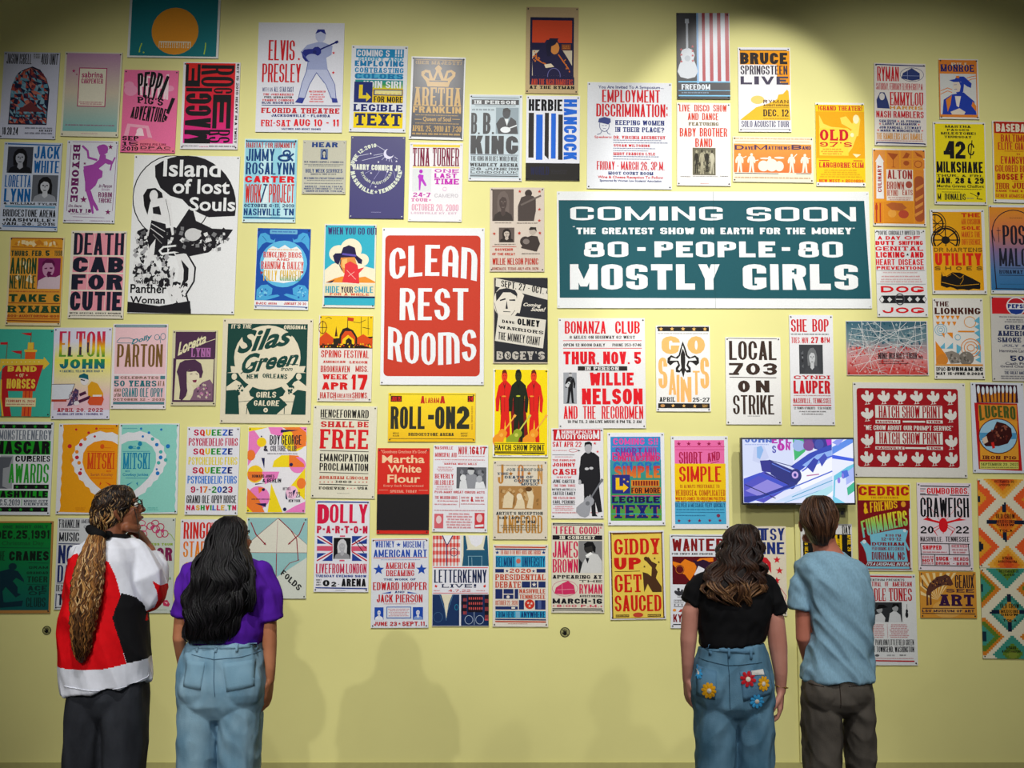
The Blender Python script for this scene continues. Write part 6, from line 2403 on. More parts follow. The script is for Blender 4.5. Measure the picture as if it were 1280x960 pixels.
t 184 400 414 452 2a84d8 PSYCHEDELIC
t 428 400 512 452 2a84d8 FURS
tm 205 470 484 512 c8285c,5a2c70,d83c30,e8902c,5a2c70,2c9c3c,2a6cd0,2a2c70,c8285c 9-17-2023
t 178 530 268 582 33302e GRAND
t 280 530 330 582 33302e OLE
t 344 530 414 582 33302e OPRY
t 424 530 508 582 33302e HOUSE
tm 176 594 508 628 d02c60,d02c60,e8b820,2c9c3c,d83c30,2c9c3c,2a6cd0,d02c60,e8b820,2a6cd0,2c9c3c NASHVILLE,TN
P E2|588 72 980 75 968 645 575 645|eceaee||white poster with overlapping pink, yellow and orange circles and wedges
p f4dc28 590,75 720,75 590,108
p ee8cc8 590,105 625,95 690,180 588,335
p ee8cc8 720,75 810,75 850,120 800,135 740,120
o 895 150 84 88 f4dc28
p f0883c 810,75 975,75 975,200 900,225 880,110
p ee8cc8 930,75 975,75 975,110
o 677 175 32 32 f4d428
o 605 262 30 36 f0883c
o 635 388 54 58 f4d028
p f0883c 586,372 686,372 680,420 630,440 586,420
p ee8cc8 680,372 795,372 780,420 700,456
p f4dc28 750,342 760,300 810,262 860,262 860,342
p f0883c 860,262 920,265 955,300 965,342 860,342
o 918 328 54 54 ee8cc8
p f0883c 868,300 900,272 960,320 965,342 864,342
p f4dc28 968,345 968,560 870,470
o 942 450 30 36 f0883c
p f4dc28 740,450 820,642 720,642 730,560
o 655 545 76 76 ee8cc8
p f0883c 582,480 662,560 700,642 580,642
p f0883c 655,475 700,480 660,520
o 880 510 40 44 f4c8e0
p f4dc28 578,600 620,642 578,642
p ee8cc8 900,600 968,570 966,642 830,642
o 832 622 12 12 2a2c5c
o 875 325 12 12 2a2c5c
o 690 492 10 10 2a2c5c
o 676 136 5 5 2a2c5c
p 2a2c5c 805,92 928,94 805,112
p 2a2c5c 675,280 698,280 696,350
p 2a2c5c 634,452 698,448 636,460
p 2a2c5c 635,584 710,582 706,608
p 2a2c5c 885,500 906,490 888,540
p 2a2c5c 838,500 852,560 838,550
t 732 128 800 192 2c2838 BOY
t 808 128 944 192 2c2838 GEORGE
t 690 198 722 236 4a4454 &
t 736 198 910 236 4a4454 CULTURE CLUB
m 715 246 922 258 6a6474 1
t 615 392 764 412 2c2838 HOWARD JONES
ts 684 420 705 442 4a4454 &
t 714 418 808 444 2c2838 BERLIN
m 612 548 740 562 4a3c54 1
t 820 476 872 494 4a4454 BETHEL
t 858 506 882 542 4a4454 22
t 908 506 934 542 4a4454 23
t 858 556 936 574 4a4454 NEW YORK
P E8|-60 62 355 60 335 675 -70 675|b98a50||green poster with black type and a striding figure on a tan mount, left edge
r -50 72 334 655 0f8a34>0f7a4c>0f5f60
t 15 88 318 110 155c34 ONE NIGHT ONLY
tx -30 122 328 180 14301c DEC.25,1991
tb 10 194 292 230 1a6438 Christmas Day
l 4 14503c -20,238 325,242
t -20 262 32 325 14402c THE
tx 60 262 325 325 12281c CRANES
l 4 14503c 190,340 322,342
t 192 362 320 380 144030 GRAM
t 178 398 322 415 144030 GRANDAD
t 182 430 318 470 144030 TIGER
l 3 14503c 182,484 318,486
t 186 492 314 525 123c38 ACE
t 192 530 312 555 123c38 OF
t 176 570 306 634 123c38 CLUBS
o 85 365 28 24 103c40
p 103844 -10,400 60,380 120,395 160,450 165,470 110,440 90,460 -20,470
p 103844 -20,470 80,455 120,500 120,540 145,550 110,570 80,540 40,500 20,530 30,600 60,610 0,620 -20,560
p 103844 -20,610 158,590 150,628 -20,640
P E8|383 38 745 42 725 652 362 652|d6d8da||pale grey poster in dark blue gothic type, partly hidden by the long braids
t 393 50 528 106 33343c FRANKLIN
t 540 50 640 76 6a6c74 AMERICAN
O 568 100 10 8 3 6a6c74
l 4 33343c 395,120 525,122
t 393 136 526 196 2c2e38 MUSIC
l 6 2a3870 390,212 530,214
t 388 222 600 345 2a3870 NOTE
t 384 355 560 470 2a3870 DAME
l 4 33343c 380,476 480,476
t 376 486 500 530 33343c DECEMBER
r 374 540 560 634 dcdee2
l 6 2a3870 376,546 376,630
t 386 548 560 622 2a3050 TTHE
l 4 33343c 374,636 560,638
P E8|800 38 1165 38 1155 675 790 672|cdd4cb||pale green grey poster with drawn raspberries, right of the braided woman
O 935 75 28 20 5 d03470
O 905 100 24 22 5 d03470
O 945 110 30 22 5 d03470
O 910 150 26 18 5 d03470
O 950 150 26 24 5 d03470
o 868 125 18 28 d8447c
o 920 100 16 14 d8608c
o 945 135 14 14 d8608c
O 1000 95 24 22 6 c02c64
O 1030 75 24 20 6 c02c64
O 1035 115 24 24 6 c02c64
O 1065 100 24 22 6 c02c64
O 1062 145 24 24 6 c02c64
O 1095 145 22 22 6 c02c64
o 1010 105 12 12 c85080
o 1045 130 12 12 c85080
o 1080 125 12 12 c85080
l 5 a0bc60 1112,135 1140,155 1160,190
tx 990 208 1150 224 9ab82c LESS TOUR
tx 940 238 1148 326 8a2c5c FLOR
t 1075 434 1142 452 6c9c3c 21, MIA
t 1085 462 1108 484 e0a0a0 30
p c83c64 1085,590 1120,588 1138,615 1130,632 1095,625
p e8c8c8 1100,600 1122,604 1118,616
m 1030 648 1120 656 9ab08c 1
P E2|140 688 505 690 490 1275 120 1275|e6e4e8||white poster with a red to orange name, behind the long black hair
t 158 708 345 820 d8342c RINGO
o 350 722 14 12 e8a0a0
t 155 836 345 942 e8782c>eca030 STARR
@E8
o 1250 352 18 16 e8b030
r 1228 345 1280 360 e8b030
r 1210 385 1236 416 9ab02c
P px|308.7 647 385 647 382 748.5 306 748|dfe0d6||poster of paper folding diagrams in aqua and red, right of the long black hair
@E2
r 582 680 984 1215 9fc8c8
p e2e0d2 785,682 582,858 582,912 984,912 984,858
l 3 8c4c54 785,682 582,858
l 3 8c4c54 785,682 984,858
l 3 8c4c54 582,912 984,912
l 3 c09098 783,700 780,912
l 7 9c3040 605,710 640,790 705,856
l 7 9c3040 962,710 930,790 858,856
p 9c3040 708,862 690,856 704,842
p 9c3040 854,860 872,852 862,842
l 6 9c3040 790,685 870,760 912,820 925,960
@px
p d8dcd2 306,697 345,722 384,697 384,748 306,748
p 9fc8c8 320,697 345,716 372,697
l 1 9c3040 345,692 345,748
l .8 9c3040 318,700 330,704 338,716
l .8 9c3040 374,700 362,704 352,716
p c8ccc0 345,722 338,734 345,746 353,734
q 322 706 337 726 333 731 318 711 0 0 3a3c3c FOLDS
q 354 712 378 733 373 739 350 718 0 0 3a3c3c FOLDS
P C1|62 85 425 90 408 678 37 675|e4d8b4||amber overprinted poster with green type and a purple tinted portrait
r 66 92 415 215 e2a434
r 60 215 410 660 e0a440
n 75 100 405 160 24 36 eccb88,d08a2c,f0dcac
l 5 8c4430 70,96 418,98
l 4 a0502c 75,155 410,160
r 72 170 405 172 a0502c
tx 72 178 196 214 33503c THURS.
tx 210 178 285 214 33503c FEB.
tx 300 178 328 214 33503c 5
t 336 192 352 196 33503c -
t 360 178 412 214 33503c 1998
n 70 225 240 430 14 40 e8c878,f0e0b8
t 68 226 242 334 2f5638 AARON
t 64 344 238 432 2f5638 NEVILLE
r 250 228 400 434 8c2c6c
p d8c4cc 250,434 255,380 300,355 370,355 400,340 400,434
o 322 298 40 58 c898b4
p 6c1c54 280,290 282,255 310,235 350,240 366,265 362,290 345,262 300,262
p 6c1c54 295,295 315,292 312,302 296,302
p 6c1c54 330,290 350,292 348,302 330,300
p 6c1c54 318,318 345,320 335,335 350,345 320,358 310,340
m 60 445 405 458 b8603c 1
tx 62 470 310 520 2f5638 TAKE
tx 358 470 400 520 2f5638 6
l 4 a0502c 58,528 405,530
ts 56 546 400 592 2f5638 RYMAN
t 54 606 400 622 b0502c 600-AUDITORIUM-600
r 50 628 400 634 c86a2c
l 6 8c4430 50,645 402,650
P C1|470 45 840 48 828 632 457 628|e6e0d0||cream poster with huge navy letters on salmon pink blocks
r 488 62 824 208 e8a0ac
r 484 218 822 324 e8a0ac
r 480 334 820 440 e8a0ac
r 476 450 816 578 e8a0ac
l 3 e6e0d0 560,58 550,210
l 3 e6e0d0 625,58 620,210
l 3 e6e0d0 720,58 705,580
l 3 e6e0d0 588,218 584,440
l 3 e6e0d0 548,450 544,580
t 488 60 822 208 24283c DEATH
tx 484 222 822 324 24283c CAB
tx 478 338 818 440 24283c FOR
tx 472 452 815 578 24283c CUTIE
ts 470 590 812 600 44403c WITH SPECIAL GUEST MOMMA
m 470 606 820 616 44403c 1
'''
blocks = []
for ln in POSTERS.strip().split('\n'):
    if ln.startswith('P '): blocks.append((ln[2:], []))
    elif ln.strip(): blocks[-1][1].append(ln)
for head_, items_ in blocks: make_poster(head_, items_)
# ---------------------------------------------------------------- screen on its wall bracket
M['plastic'] = mat('black_plastic', '17171a', 0.35, 0.5, var=0.05)
def emis(name, strength):
    m, t, p = nt(name)
    a = t.nodes.new('ShaderNodeAttribute'); a.attribute_name = 'Col'
    t.links.new(a.outputs['Color'], p.inputs['Emission Color']); p.inputs['Emission Strength'].default_value = strength
    p.inputs['Base Color'].default_value = (.02, .02, .02, 1); p.inputs['Roughness'].default_value = 0.2
    return m
M['screen'] = emis('lit_screen', 1.0)
ty = -0.13
tvq = [(926.5, 547), (1067.8, 547), (1069, 630.5), (927.5, 631.3)]
w3 = [W(x, y, ty) for x, y in tvq]; ctr = sum(w3, Vector()) / 4
tw_ = (w3[1] - w3[0]).length; th_ = (w3[3] - w3[0]).length
tv = empty('television', (ctr.x, 0, ctr.z), 'flat black screen on the wall showing a blue printing press in a workshop', 'television')
box('casing', (-tw_ / 2, tw_ / 2, ty - 0.002, ty + 0.045, -th_ / 2, th_ / 2), M['plastic'], tv, bevel=0.004)
sq = [(928.2, 548.4), (1066.2, 548.4), (1067.2, 627.2), (929, 627.8)]
m3 = [W(x, y, ty) for x, y in sq]
sc = Canvas(sq, (m3[1] - m3[0]).length, (m3[3] - m3[0]).length, ty - 0.0035)
SCR = '''@px
r 928 548 1068 628 dfe4fb
@D5
r 682 254 1020 500 d4dcf8
t 700 240 880 280 4a6ac0 JOHN
m 700 288 860 298 7a90d8 1
p c8d0f0 760,310 830,300 860,380 800,420 750,400
p 8ab4e8 780,310 810,300 825,330 800,390 780,380
t 880 240 1010 285 b02ca8 EFL
t 882 300 908 350 3a3aa8 S
tx 915 282 965 335 b828a8 O
t 972 282 1002 330 b828a8 N
p 3cb46c 1020,254 1140,254 1100,340 1030,400
p 8ca4e0 1030,254 1090,270 1100,320 1060,340 1030,300
p 6a3a8c 1090,254 1160,254 1150,330 1110,330
p 2c2c8c 1150,254 1260,254 1290,300 1230,340 1160,320
p b030c0 1240,254 1280,254 1280,290 1250,300
o 1055 300 36 38 9cb4e4
o 1125 300 36 36 7a4490
o 1195 290 30 34 3c4ca8
p 2c44b4 1000,440 1130,350 1280,290 1280,330 1130,420 1060,470
p 8cb0f0 1080,430 1180,360 1280,330 1280,370 1150,460
p f4f6ff 1020,500 1280,380 1280,640 1080,600
p 4c4cc0 690,530 830,470 1010,570 820,680 690,640
p 8c84dc 700,600 860,520 960,570 820,650
p 2a2a8c 800,400 870,396 870,480 812,470
p 20287c 870,400 1060,480 1070,520 1040,560 1000,570 870,490
p 3a4cc8 690,520 800,480 1000,570 990,590 790,500 690,560
p 1c2c94 690,640 800,630 990,560 1000,580 720,680 690,678
l 6 5a78e0 880,420 1050,500
l 6 0e1a5c 700,560 900,650
l 6 0e1a5c 830,480 1010,570
l 5 141c70 860,396 1020,440
o 1035 500 40 46 1c2878
o 1032 495 22 24 c8a8e8
o 1032 495 10 12 2a2a8c
o 1010 565 22 24 222c84
l 8 4464d0 720,680 1060,560 1280,470
p c8dcf8 880,678 1080,590 1280,500 1280,560 1050,660
l 5 3c9cc8 1010,640 1280,530
l 4 5cacd4 960,678 1280,570
p b0e0ec 1100,640 1280,560 1280,600 1180,680 1090,680
l 8 3c54d8 1080,470 1170,400 1280,370
p 2c3ca8 1110,440 1160,380 1190,400 1150,480
p 3c4cb8 1190,390 1230,350 1250,380 1210,440
l 8 b878a8 1110,500 1190,490
@D6
p e8ecff 0,418 145,418 145,700 0,700
p 5a8ce8 0,470 60,440 100,418 140,418 140,440 70,480 0,520
p 3a5ce0 0,520 150,545 150,565 0,545
p 8c9cf0 0,440 30,420 80,418 40,460
p 6ac4e0 10,660 100,600 145,580 145,640 90,690 60,850 0,850
p dfe8fc 20,690 90,650 90,850 10,850
p a8b8f4 90,640 150,600 150,690 90,720
p 3cb48c 95,740 150,700 150,760 100,790
p 4a6ad8 60,630 100,620 110,660 70,680
o 42 690 10 20 8a7ce0
o 68 660 8 18 8a7ce0
p 78cce8 0,790 80,850 0,850
'''
curo = (0, 0, 1); sc.split = False
for ln in SCR.strip().split('\n'):
    if ln[0] == '@': curo = (*ORG[ln[1:]], .1875) if ln[1:] in ORG else (0, 0, 1)
    else: sc.run(ln, curo)
pts = sc.pic
nv_ = len(pts.v); fs = pts.f + [tuple(i + nv_ for i in f) for f in sc.txt.f]
mesh_obj('screen', pts.v + sc.txt.v, fs, M['screen'], tv, cols=pts.c + sc.txt.c)
box('maker_plate', (-.02, .02, ty - .004, ty - .001, -th_ / 2 + .003, -th_ / 2 + .008), mat('grey_plate', '6a6a70', .4), tv)
box('wall_bracket', (-.12, .12, ty + .04, -.001, -.1, .12), M['plastic'], tv)
box('sensor', (-th_ * .62, -th_ * .56, ty, ty + .02, -th_ / 2 - .006, -th_ / 2 + .002), M['plastic'], tv)
p0 = W(992.7, 633, -.01); p1 = W(997, 633, -.01)
cc = box('cable_cover', (p0.x, p1.x, -.018, -.0005, 0.092, p0.z + .02), M['base'] if False else M['wall'])
tag(cc, 'narrow wall coloured cable cover running down below the screen', 'cable cover')
o_ = W(1050, 641, 0)
ob = empty('wall_outlet', (o_.x, 0, o_.z), 'small dark outlet plate on the wall under the screen', 'outlet')
box('plate', (-.032, .032, -.006, -.0005, -.028, .028), mat('olive_plate', '6e6a44', .5), ob)
for k in (-1, 1): box('socket', (-.012 + k * .014, .002 + k * .014 + .006, -.008, -.005, -.012, .012), M['plastic'], ob)
# ---------------------------------------------------------------- round do-not-touch stickers
for (sx_, sy_, rr_, lab) in ((58.5, 788, 5.6, 'round sticker with a crossed out hand under the green poster, left'), (706.2, 790.3, 6.3, 'round sticker with a crossed out hand low in the middle of the wall')):
    q = [(sx_ - rr_, sy_ - rr_), (sx_ + rr_, sy_ - rr_), (sx_ + rr_, sy_ + rr_), (sx_ - rr_, sy_ + rr_)]
    c3 = W(sx_, sy_, 0); d_ = (W(sx_ + rr_, sy_, 0) - c3).length
    st_ = empty('sticker', (c3.x, 0, c3.z), lab, 'sticker', 'do not touch stickers')
    n = 28; vv = [(d_ * math.cos(6.2832 * i / n), -.0012, d_ * math.sin(6.2832 * i / n)) for i in range(n)] + [(d_ * math.cos(6.2832 * i / n), -.0003, d_ * math.sin(6.2832 * i / n)) for i in range(n)]
    mesh_obj('disc', vv, [tuple(range(n))] + [(i, i + n, (i + 1) % n + n, (i + 1) % n) for i in range(n)], mat('olive_vinyl', '8e8b58', .5), st_)
    cv = Canvas(q, d_ * 2, d_ * 2, -.0014)
    k = rr_ / 6.3
    for l in ('O %g %g %g %g %g 2a2a20' % (sx_, sy_, 5.7 * k, 5.7 * k, .9 * k), 'o %g %g %g %g 1c1c18' % (sx_, sy_ + 1.2 * k, 2.3 * k, 2.6 * k),
              'l %g 1c1c18 %g,%g %g,%g' % (.8 * k, sx_ - 1.6 * k, sy_ + k, sx_ - 1.8 * k, sy_ - 2.6 * k), 'l %g 1c1c18 %g,%g %g,%g' % (.8 * k, sx_ - .5 * k, sy_, sx_ - .5 * k, sy_ - 3.6 * k),
              'l %g 1c1c18 %g,%g %g,%g' % (.8 * k, sx_ + .7 * k, sy_, sx_ + .8 * k, sy_ - 3.4 * k), 'l %g 1c1c18 %g,%g %g,%g' % (.8 * k, sx_ + 1.7 * k, sy_ + k, sx_ + 2.1 * k, sy_ - 2.4 * k),
              'l %g 1c1c18 %g,%g %g,%g' % (.9 * k, sx_ - 2 * k, sy_ + 2 * k, sx_ - 3.4 * k, sy_ + .4 * k), 'l %g 2a2a20 %g,%g %g,%g' % (.7 * k, sx_ - 4 * k, sy_ - 4 * k, sx_ + 4 * k, sy_ + 4 * k)):
        cv.run(l, (0, 0, 1))
    mesh_obj('hand_symbol', cv.pic.v, cv.pic.f, M['ink'], st_, cols=cv.pic.c)
# ---------------------------------------------------------------- lamps that light the wall, plus two added to brighten the visitors
M['lamp'] = mat('black_lamp_metal', '151517', .4, .5, .6)
LAMPS = ['black ceiling spotlight aimed at the posters, first from the left', 'black ceiling spotlight aimed at the posters, second from the left', 'black ceiling spotlight aimed at the posters, third from the left',
         'black ceiling spotlight aimed at the posters, farthest right', 'black ceiling spotlight closest to the wall, over the wide banner', 'black spotlight on a long stem behind the camera', 'black spotlight on the longest stem at the left',
         'black spotlight on a long stem behind the camera, right', 'black spotlight aimed down at the two visitors on the left', 'black spotlight aimed down at the two visitors on the right']
for i, sp in enumerate(SPOTS):
    a = Vector(sp[:3]); d = (Vector((sp[3], sp[9] if len(sp) > 9 else 0, sp[4])) - a).normalized()
    r_ = empty('track_spotlight', a, LAMPS[i], 'spotlight', 'track spotlights')
    n = 16; up = Vector((1, 0, 0)).cross(d).normalized(); rt = d.cross(up)
    vv = []; ff = []
    for (t, q) in ((-.16, .03), (-.14, .05), (.02 - .05, .055), (.02 - .05, .048), (-.12, .04)):
        vv += [d * (t) + (rt * math.cos(6.2832 * j / n) + up * math.sin(6.2832 * j / n)) * q for j in range(n)]
    for k in range(4): ff += [(k * n + j, k * n + (j + 1) % n, (k + 1) * n + (j + 1) % n, (k + 1) * n + j) for j in range(n)]
    ff.append(tuple(range(n)))
    mesh_obj('housing', vv, ff, M['lamp'], r_, smooth=True)
    top = d * -.1
    box('stem', (top.x - .008, top.x + .008, top.y - .008, top.y + .008, top.z, 6.6 - a.z), M['lamp'], r_)
# ---------------------------------------------------------------- people
from mathutils.bvhtree import BVHTree
def attr_mat(name, rough, spec, bump=0.3, bscale=300, stretch=(1, 1, .15), grain=.2):
    m = ink_mat(name, rough, spec, grain)
    t = m.node_tree; p = t.nodes['Principled BSDF']
    tc = t.nodes.new('ShaderNodeTexCoord'); mp = t.nodes.new('ShaderNodeMapping'); mp.inputs['Scale'].default_value = stretch
    n = t.nodes.new('ShaderNodeTexNoise'); n.inputs['Scale'].default_value = bscale
    b = t.nodes.new('ShaderNodeBump'); b.inputs['Strength'].default_value = bump; b.inputs['Distance'].default_value = .003
    t.links.new(tc.outputs['Object'], mp.inputs[0]); t.links.new(mp.outputs[0], n.inputs['Vector']); t.links.new(n.outputs['Fac'], b.inputs['Height']); t.links.new(b.outputs[0], p.inputs['Normal'])
    return m
M['hair'] = attr_mat('hair_strands', .42, .3, .4, 400)
M['cloth'] = attr_mat('printed_cloth', .8, .2, .25, 500, (1, 1, 1), .12)
def ringv(c, rx, ry, n=28, slope=0.0, sq=2.3):
    out = []
    for i in range(n):
        a = 2 * math.pi * i / n; ca, sa = math.cos(a), math.sin(a)
        x = rx * math.copysign(abs(ca) ** (2 / sq), ca); y = ry * math.copysign(abs(sa) ** (2 / sq), sa)
        out.append(Vector((c[0] + x, c[1] + y, c[2] + x * slope)))
    return out
def loft(rings):
    n = len(rings[0]); v = [p for r_ in rings for p in r_]; f = []
    for k in range(len(rings) - 1):
        for i in range(n): f.append((k * n + i, k * n + (i + 1) % n, (k + 1) * n + (i + 1) % n, (k + 1) * n + i))
    f.append(tuple(range(n))[::-1]); f.append(tuple((len(rings) - 1) * n + i for i in range(n)))
    return v, f
def limb(pts, rad, n=14, flat=1.0, fdir=None, hem=False):
    """round chain with domed ends; flat squeezes it along fdir"""
    pts = [Vector(p) for p in pts]; rings = []
    P2, R2 = [], []
    d0 = (pts[1] - pts[0]).normalized(); d1 = (pts[-1] - pts[-2]).normalized()
    for k in (0.92, .6, .25): P2.append(pts[0] - d0 * rad[0] * k); R2.append(rad[0] * math.sqrt(1 - k * k))
    for i in range(len(pts)):
        P2.append(pts[i]); R2.append(rad[i])
        if i < len(pts) - 1:
            P2.append((pts[i] + pts[i + 1]) / 2); R2.append((rad[i] + rad[i + 1]) / 2)
    for k in ((.25, .6, .92) if not hem else (.35,)): P2.append(pts[-1] + d1 * rad[-1] * k); R2.append(rad[-1] * (math.sqrt(1 - k * k) if not hem else 1.04))
    ref = Vector(fdir) if fdir else Vector((0.31, .95, .11))
    for i, (p, r_) in enumerate(zip(P2, R2)):
        a = P2[max(0, i - 1)]; b = P2[min(len(P2) - 1, i + 1)]; d = (b - a).normalized()
        u = (ref - d * ref.dot(d)).normalized(); w_ = d.cross(u)
        rings.append([p + u * (r_ * flat * math.cos(6.28318 * j / n)) + w_ * (r_ * math.sin(6.28318 * j / n)) for j in range(n)])
    return loft(rings)
def blob(c, rx, ry, rz, mtx=None, n=16, m=10):
    rings = []
    for k in range(1, m):
        t = math.pi * k / m
        rings.append([Vector((rx * math.sin(t) * math.cos(6.28318 * i / n), ry * math.sin(t) * math.sin(6.28318 * i / n), -rz * math.cos(t))) for i in range(n)])
    v, f = loft(rings)
    v = [(mtx @ (Vector(c) + p)) if mtx else Vector(c) + p for p in v]
    return v, f
def fuse(name, parts, m, root, voxel=.006, smooth=4, disp=None, matfn=None, mats=None):
    V, Fc = [], []
    for v, f in parts:
        n = len(V); V += v; Fc += [tuple(i + n for i in q) for q in f]
    me = bpy.data.meshes.new('tmp'); me.from_pydata([tuple(p) for p in V], [], Fc)
    bm = bmesh.new(); bm.from_mesh(me); bmesh.ops.recalc_face_normals(bm, faces=bm.faces); bm.to_mesh(me); bm.free()
    o = bpy.data.objects.new('tmp', me); COL.objects.link(o)
    md = o.modifiers.new('r', 'REMESH'); md.mode = 'VOXEL'; md.voxel_size = voxel
    if smooth: s_ = o.modifiers.new('s', 'SMOOTH'); s_.iterations = smooth; s_.factor = .6
    bpy.context.view_layer.update()
    out = bpy.data.meshes.new_from_object(o.evaluated_get(bpy.context.evaluated_depsgraph_get()))
    bpy.data.objects.remove(o); bpy.data.meshes.remove(me)
    N = len(out.vertices); co = np.empty(N * 3, dtype=np.float32); out.vertices.foreach_get('co', co); co = co.reshape(-1, 3)
    if disp:
        nr = np.empty(N * 3, dtype=np.float32); out.vertex_normals.foreach_get('vector', nr); nr = nr.reshape(-1, 3)
        co = co + nr * np.array([disp(Vector(c)) for c in co.tolist()], dtype=np.float32)[:, None]
    rl = np.array(root.location, dtype=np.float32)
    out.vertices.foreach_set('co', (co - rl).ravel())
    out.name = name; out.materials.clear()
    for q in (mats or [m]): out.materials.append(q)
    if matfn:
        for p in out.polygons: p.material_index = matfn(Vector(p.center) + root.location)
    out.shade_smooth(); out.update()
    ob_ = bpy.data.objects.new(name, out); link(ob_, root)
    bv = BVHTree.FromPolygons([tuple(c) for c in co.tolist()], [tuple(p.vertices) for p in out.polygons])
    return ob_, bv
def folds(A, sx=9, sz=4, shear=0.0, seed=0):
    def f(p):
        q = Vector((p.x * sx + p.z * shear, p.y * sx, p.z * sz + seed))
        n1 = noise.noise(q); n2 = noise.noise(q * 2.3 + Vector((5, 1, 2)))
        return A * (1 - 2.2 * abs(n1)) * .8 + A * .45 * n2
    return f
def PXY(p, yp):
    """front-plane measuring of a point of the figure"""
    q = Vector((p.x, yp, p.z)) - CAM; c, s = math.cos(PITCH), math.sin(PITCH)
    dep = q.y * c + q.z * s; up = -q.y * s + q.z * c
    return 640 + F * q.x / dep, 480 - F * up / dep
def inpoly(x, y, P):
    r_ = False; j = len(P) - 1
    for i in range(len(P)):
        if (P[i][1] > y) != (P[j][1] > y) and x < (P[j][0] - P[i][0]) * (y - P[i][1]) / (P[j][1] - P[i][1]) + P[i][0]: r_ = not r_
        j = i
    return r_
class Person:
    def __init__(s, yp, cx, label):
        s.yp = yp; s.k = 1 / ((yp - CAM.y) / F)     # photo units per metre near the figure
        s.root = empty('person', (W(cx, 800, yp).x, yp, 0), label, 'person', 'visitors looking at the poster wall')
    def P(s, x, y, dy=0.0):
        return W(x, y, s.yp + dy)
    def rows(s, R_, n=28, sq=2.3):
        rings = []
        for r_ in R_:
            y, xl, xr, ry = r_[:4]; yc = r_[4] if len(r_) > 4 else 0; sl = r_[5] if len(r_) > 5 else 0
            a, b = s.P(xl, y, yc), s.P(xr, y, yc); c = (a + b) / 2
            rings.append(ringv(c, abs(b.x - a.x) / 2, ry, n, sl, sq))
        return loft(rings)
    def m(s, px): return px / s.k
    def hand(s, wrist, d, n, size=1.0, curl=(18, 30, 30), thumb=1):
        d = Vector(d).normalized(); n = Vector(n); n = (n - d * n.dot(d)).normalized(); t = d.cross(n) * thumb
        w_ = Vector(wrist); out = []; z = size
        for a in (-.022, -.008, .008, .022):
            out.append(limb([w_ + t * a * .5 * z, w_ + d * .045 * z + t * a * .9 * z, w_ + d * .085 * z + t * a * 1.1 * z], [.015 * z, .0145 * z, .0115 * z], 10))
        for a, L in ((.031, .068), (.0105, .076), (-.0105, .070), (-.031, .056)):
            p = w_ + d * .088 * z + t * a * z; pts = [p - d * .012 * z, p]; dd = d.copy(); ang = 0
            for k, c in enumerate(curl):
                ang += R(c); dd = (d * math.cos(ang) + n * math.sin(ang)); p = p + dd * L * z * (.44, .32, .26)[k]; pts.append(p)
            out.append(limb(pts, [.0095 * z, .009 * z, .0082 * z, .0075 * z, .0062 * z], 8))
        b = w_ + d * .02 * z + t * .022 * z
        out.append(limb([b, b + (d * .03 + t * .02 + n * .012) * z, b + (d * .058 + t * .026 + n * .024) * z, b + (d * .078 + t * .024 + n * .034) * z], [.014 * z, .0125 * z, .01 * z, .008 * z], 8))
        return out
    def head(s, c, yaw, pitch, roll=0, z=1.0):
        mt = Matrix.Translation(c) @ Matrix.Rotation(R(-yaw), 4, 'Z') @ Matrix.Rotation(R(pitch), 4, 'X') @ Matrix.Rotation(R(roll), 4, 'Y') @ Matrix.Scale(z, 4)
        s.hm = mt; T = lambda *p: mt @ Vector(p); out = []
        L = lambda pts, rad, n=8: limb([T(*p) for p in pts], [r_ * z for r_ in rad], n)
        out.append(blob((0, -.008, .028), .074, .094, .086, mt)); out.append(blob((0, .03, -.03), .057, .062, .072, mt))
        out.append(blob((0, .068, -.088), .02, .02, .018, mt))
        out.append(L([(0, .088, .022), (0, .102, .0), (0, .112, -.018)], [.007, .009, .0125])); out.append(L([(-.012, .098, -.022), (.012, .098, -.022)], [.008, .008]))
        out.append(L([(-.04, .07, .034), (0, .088, .036), (.04, .07, .034)], [.011, .011, .011]))
        for q in (-1, 1):
            out.append(blob((q * .036, .062, -.012), .022, .022, .024, mt)); out.append(L([(q * .05, .02, -.075), (q * .02, .06, -.092)], [.02, .018]))
            out.append(L([(q * .076, -.012, .02), (q * .084, -.02, .012), (q * .083, -.018, -.006), (q * .077, -.008, -.03)], [.008, .011, .01, .008]))
        out.append(L([(-.02, .085, -.046), (0, .094, -.044), (.02, .085, -.046)], [.006, .0075, .006])); out.append(L([(-.017, .083, -.056), (0, .091, -.057), (.017, .083, -.056)], [.006, .008, .006]))
        return out
    def face_parts(s, lip, brow):
        mt = s.hm
        for q in (-1, 1):
            v, f = blob((q * .031, .079, .012), .0125, .0125, .0125, mt, 12, 8); ey = mesh_obj('eye', [p - s.root.location for p in v], f, M['eyew'], s.root, True)
            v, f = blob((q * .031, .0885, .012), .0055, .004, .0055, mt, 10, 6); mesh_obj('iris', [p - s.root.location for p in v], f, M['iris'], ey, True)
            v, f = limb([mt @ Vector((q * .014, .098, .036)), mt @ Vector((q * .032, .094, .043)), mt @ Vector((q * .05, .078, .036))], [.003, .0035, .002], 6)
            mesh_obj('eyebrow', [p - s.root.location for p in v], f, brow, s.root, True)
        v, f = limb([mt @ Vector((-.022, .089, -.051)), mt @ Vector((0, .0995, -.0505)), mt @ Vector((.022, .089, -.051))], [.0035, .007, .0035], 8)
        mesh_obj('lips', [p - s.root.location for p in v], f, lip, s.root, True)
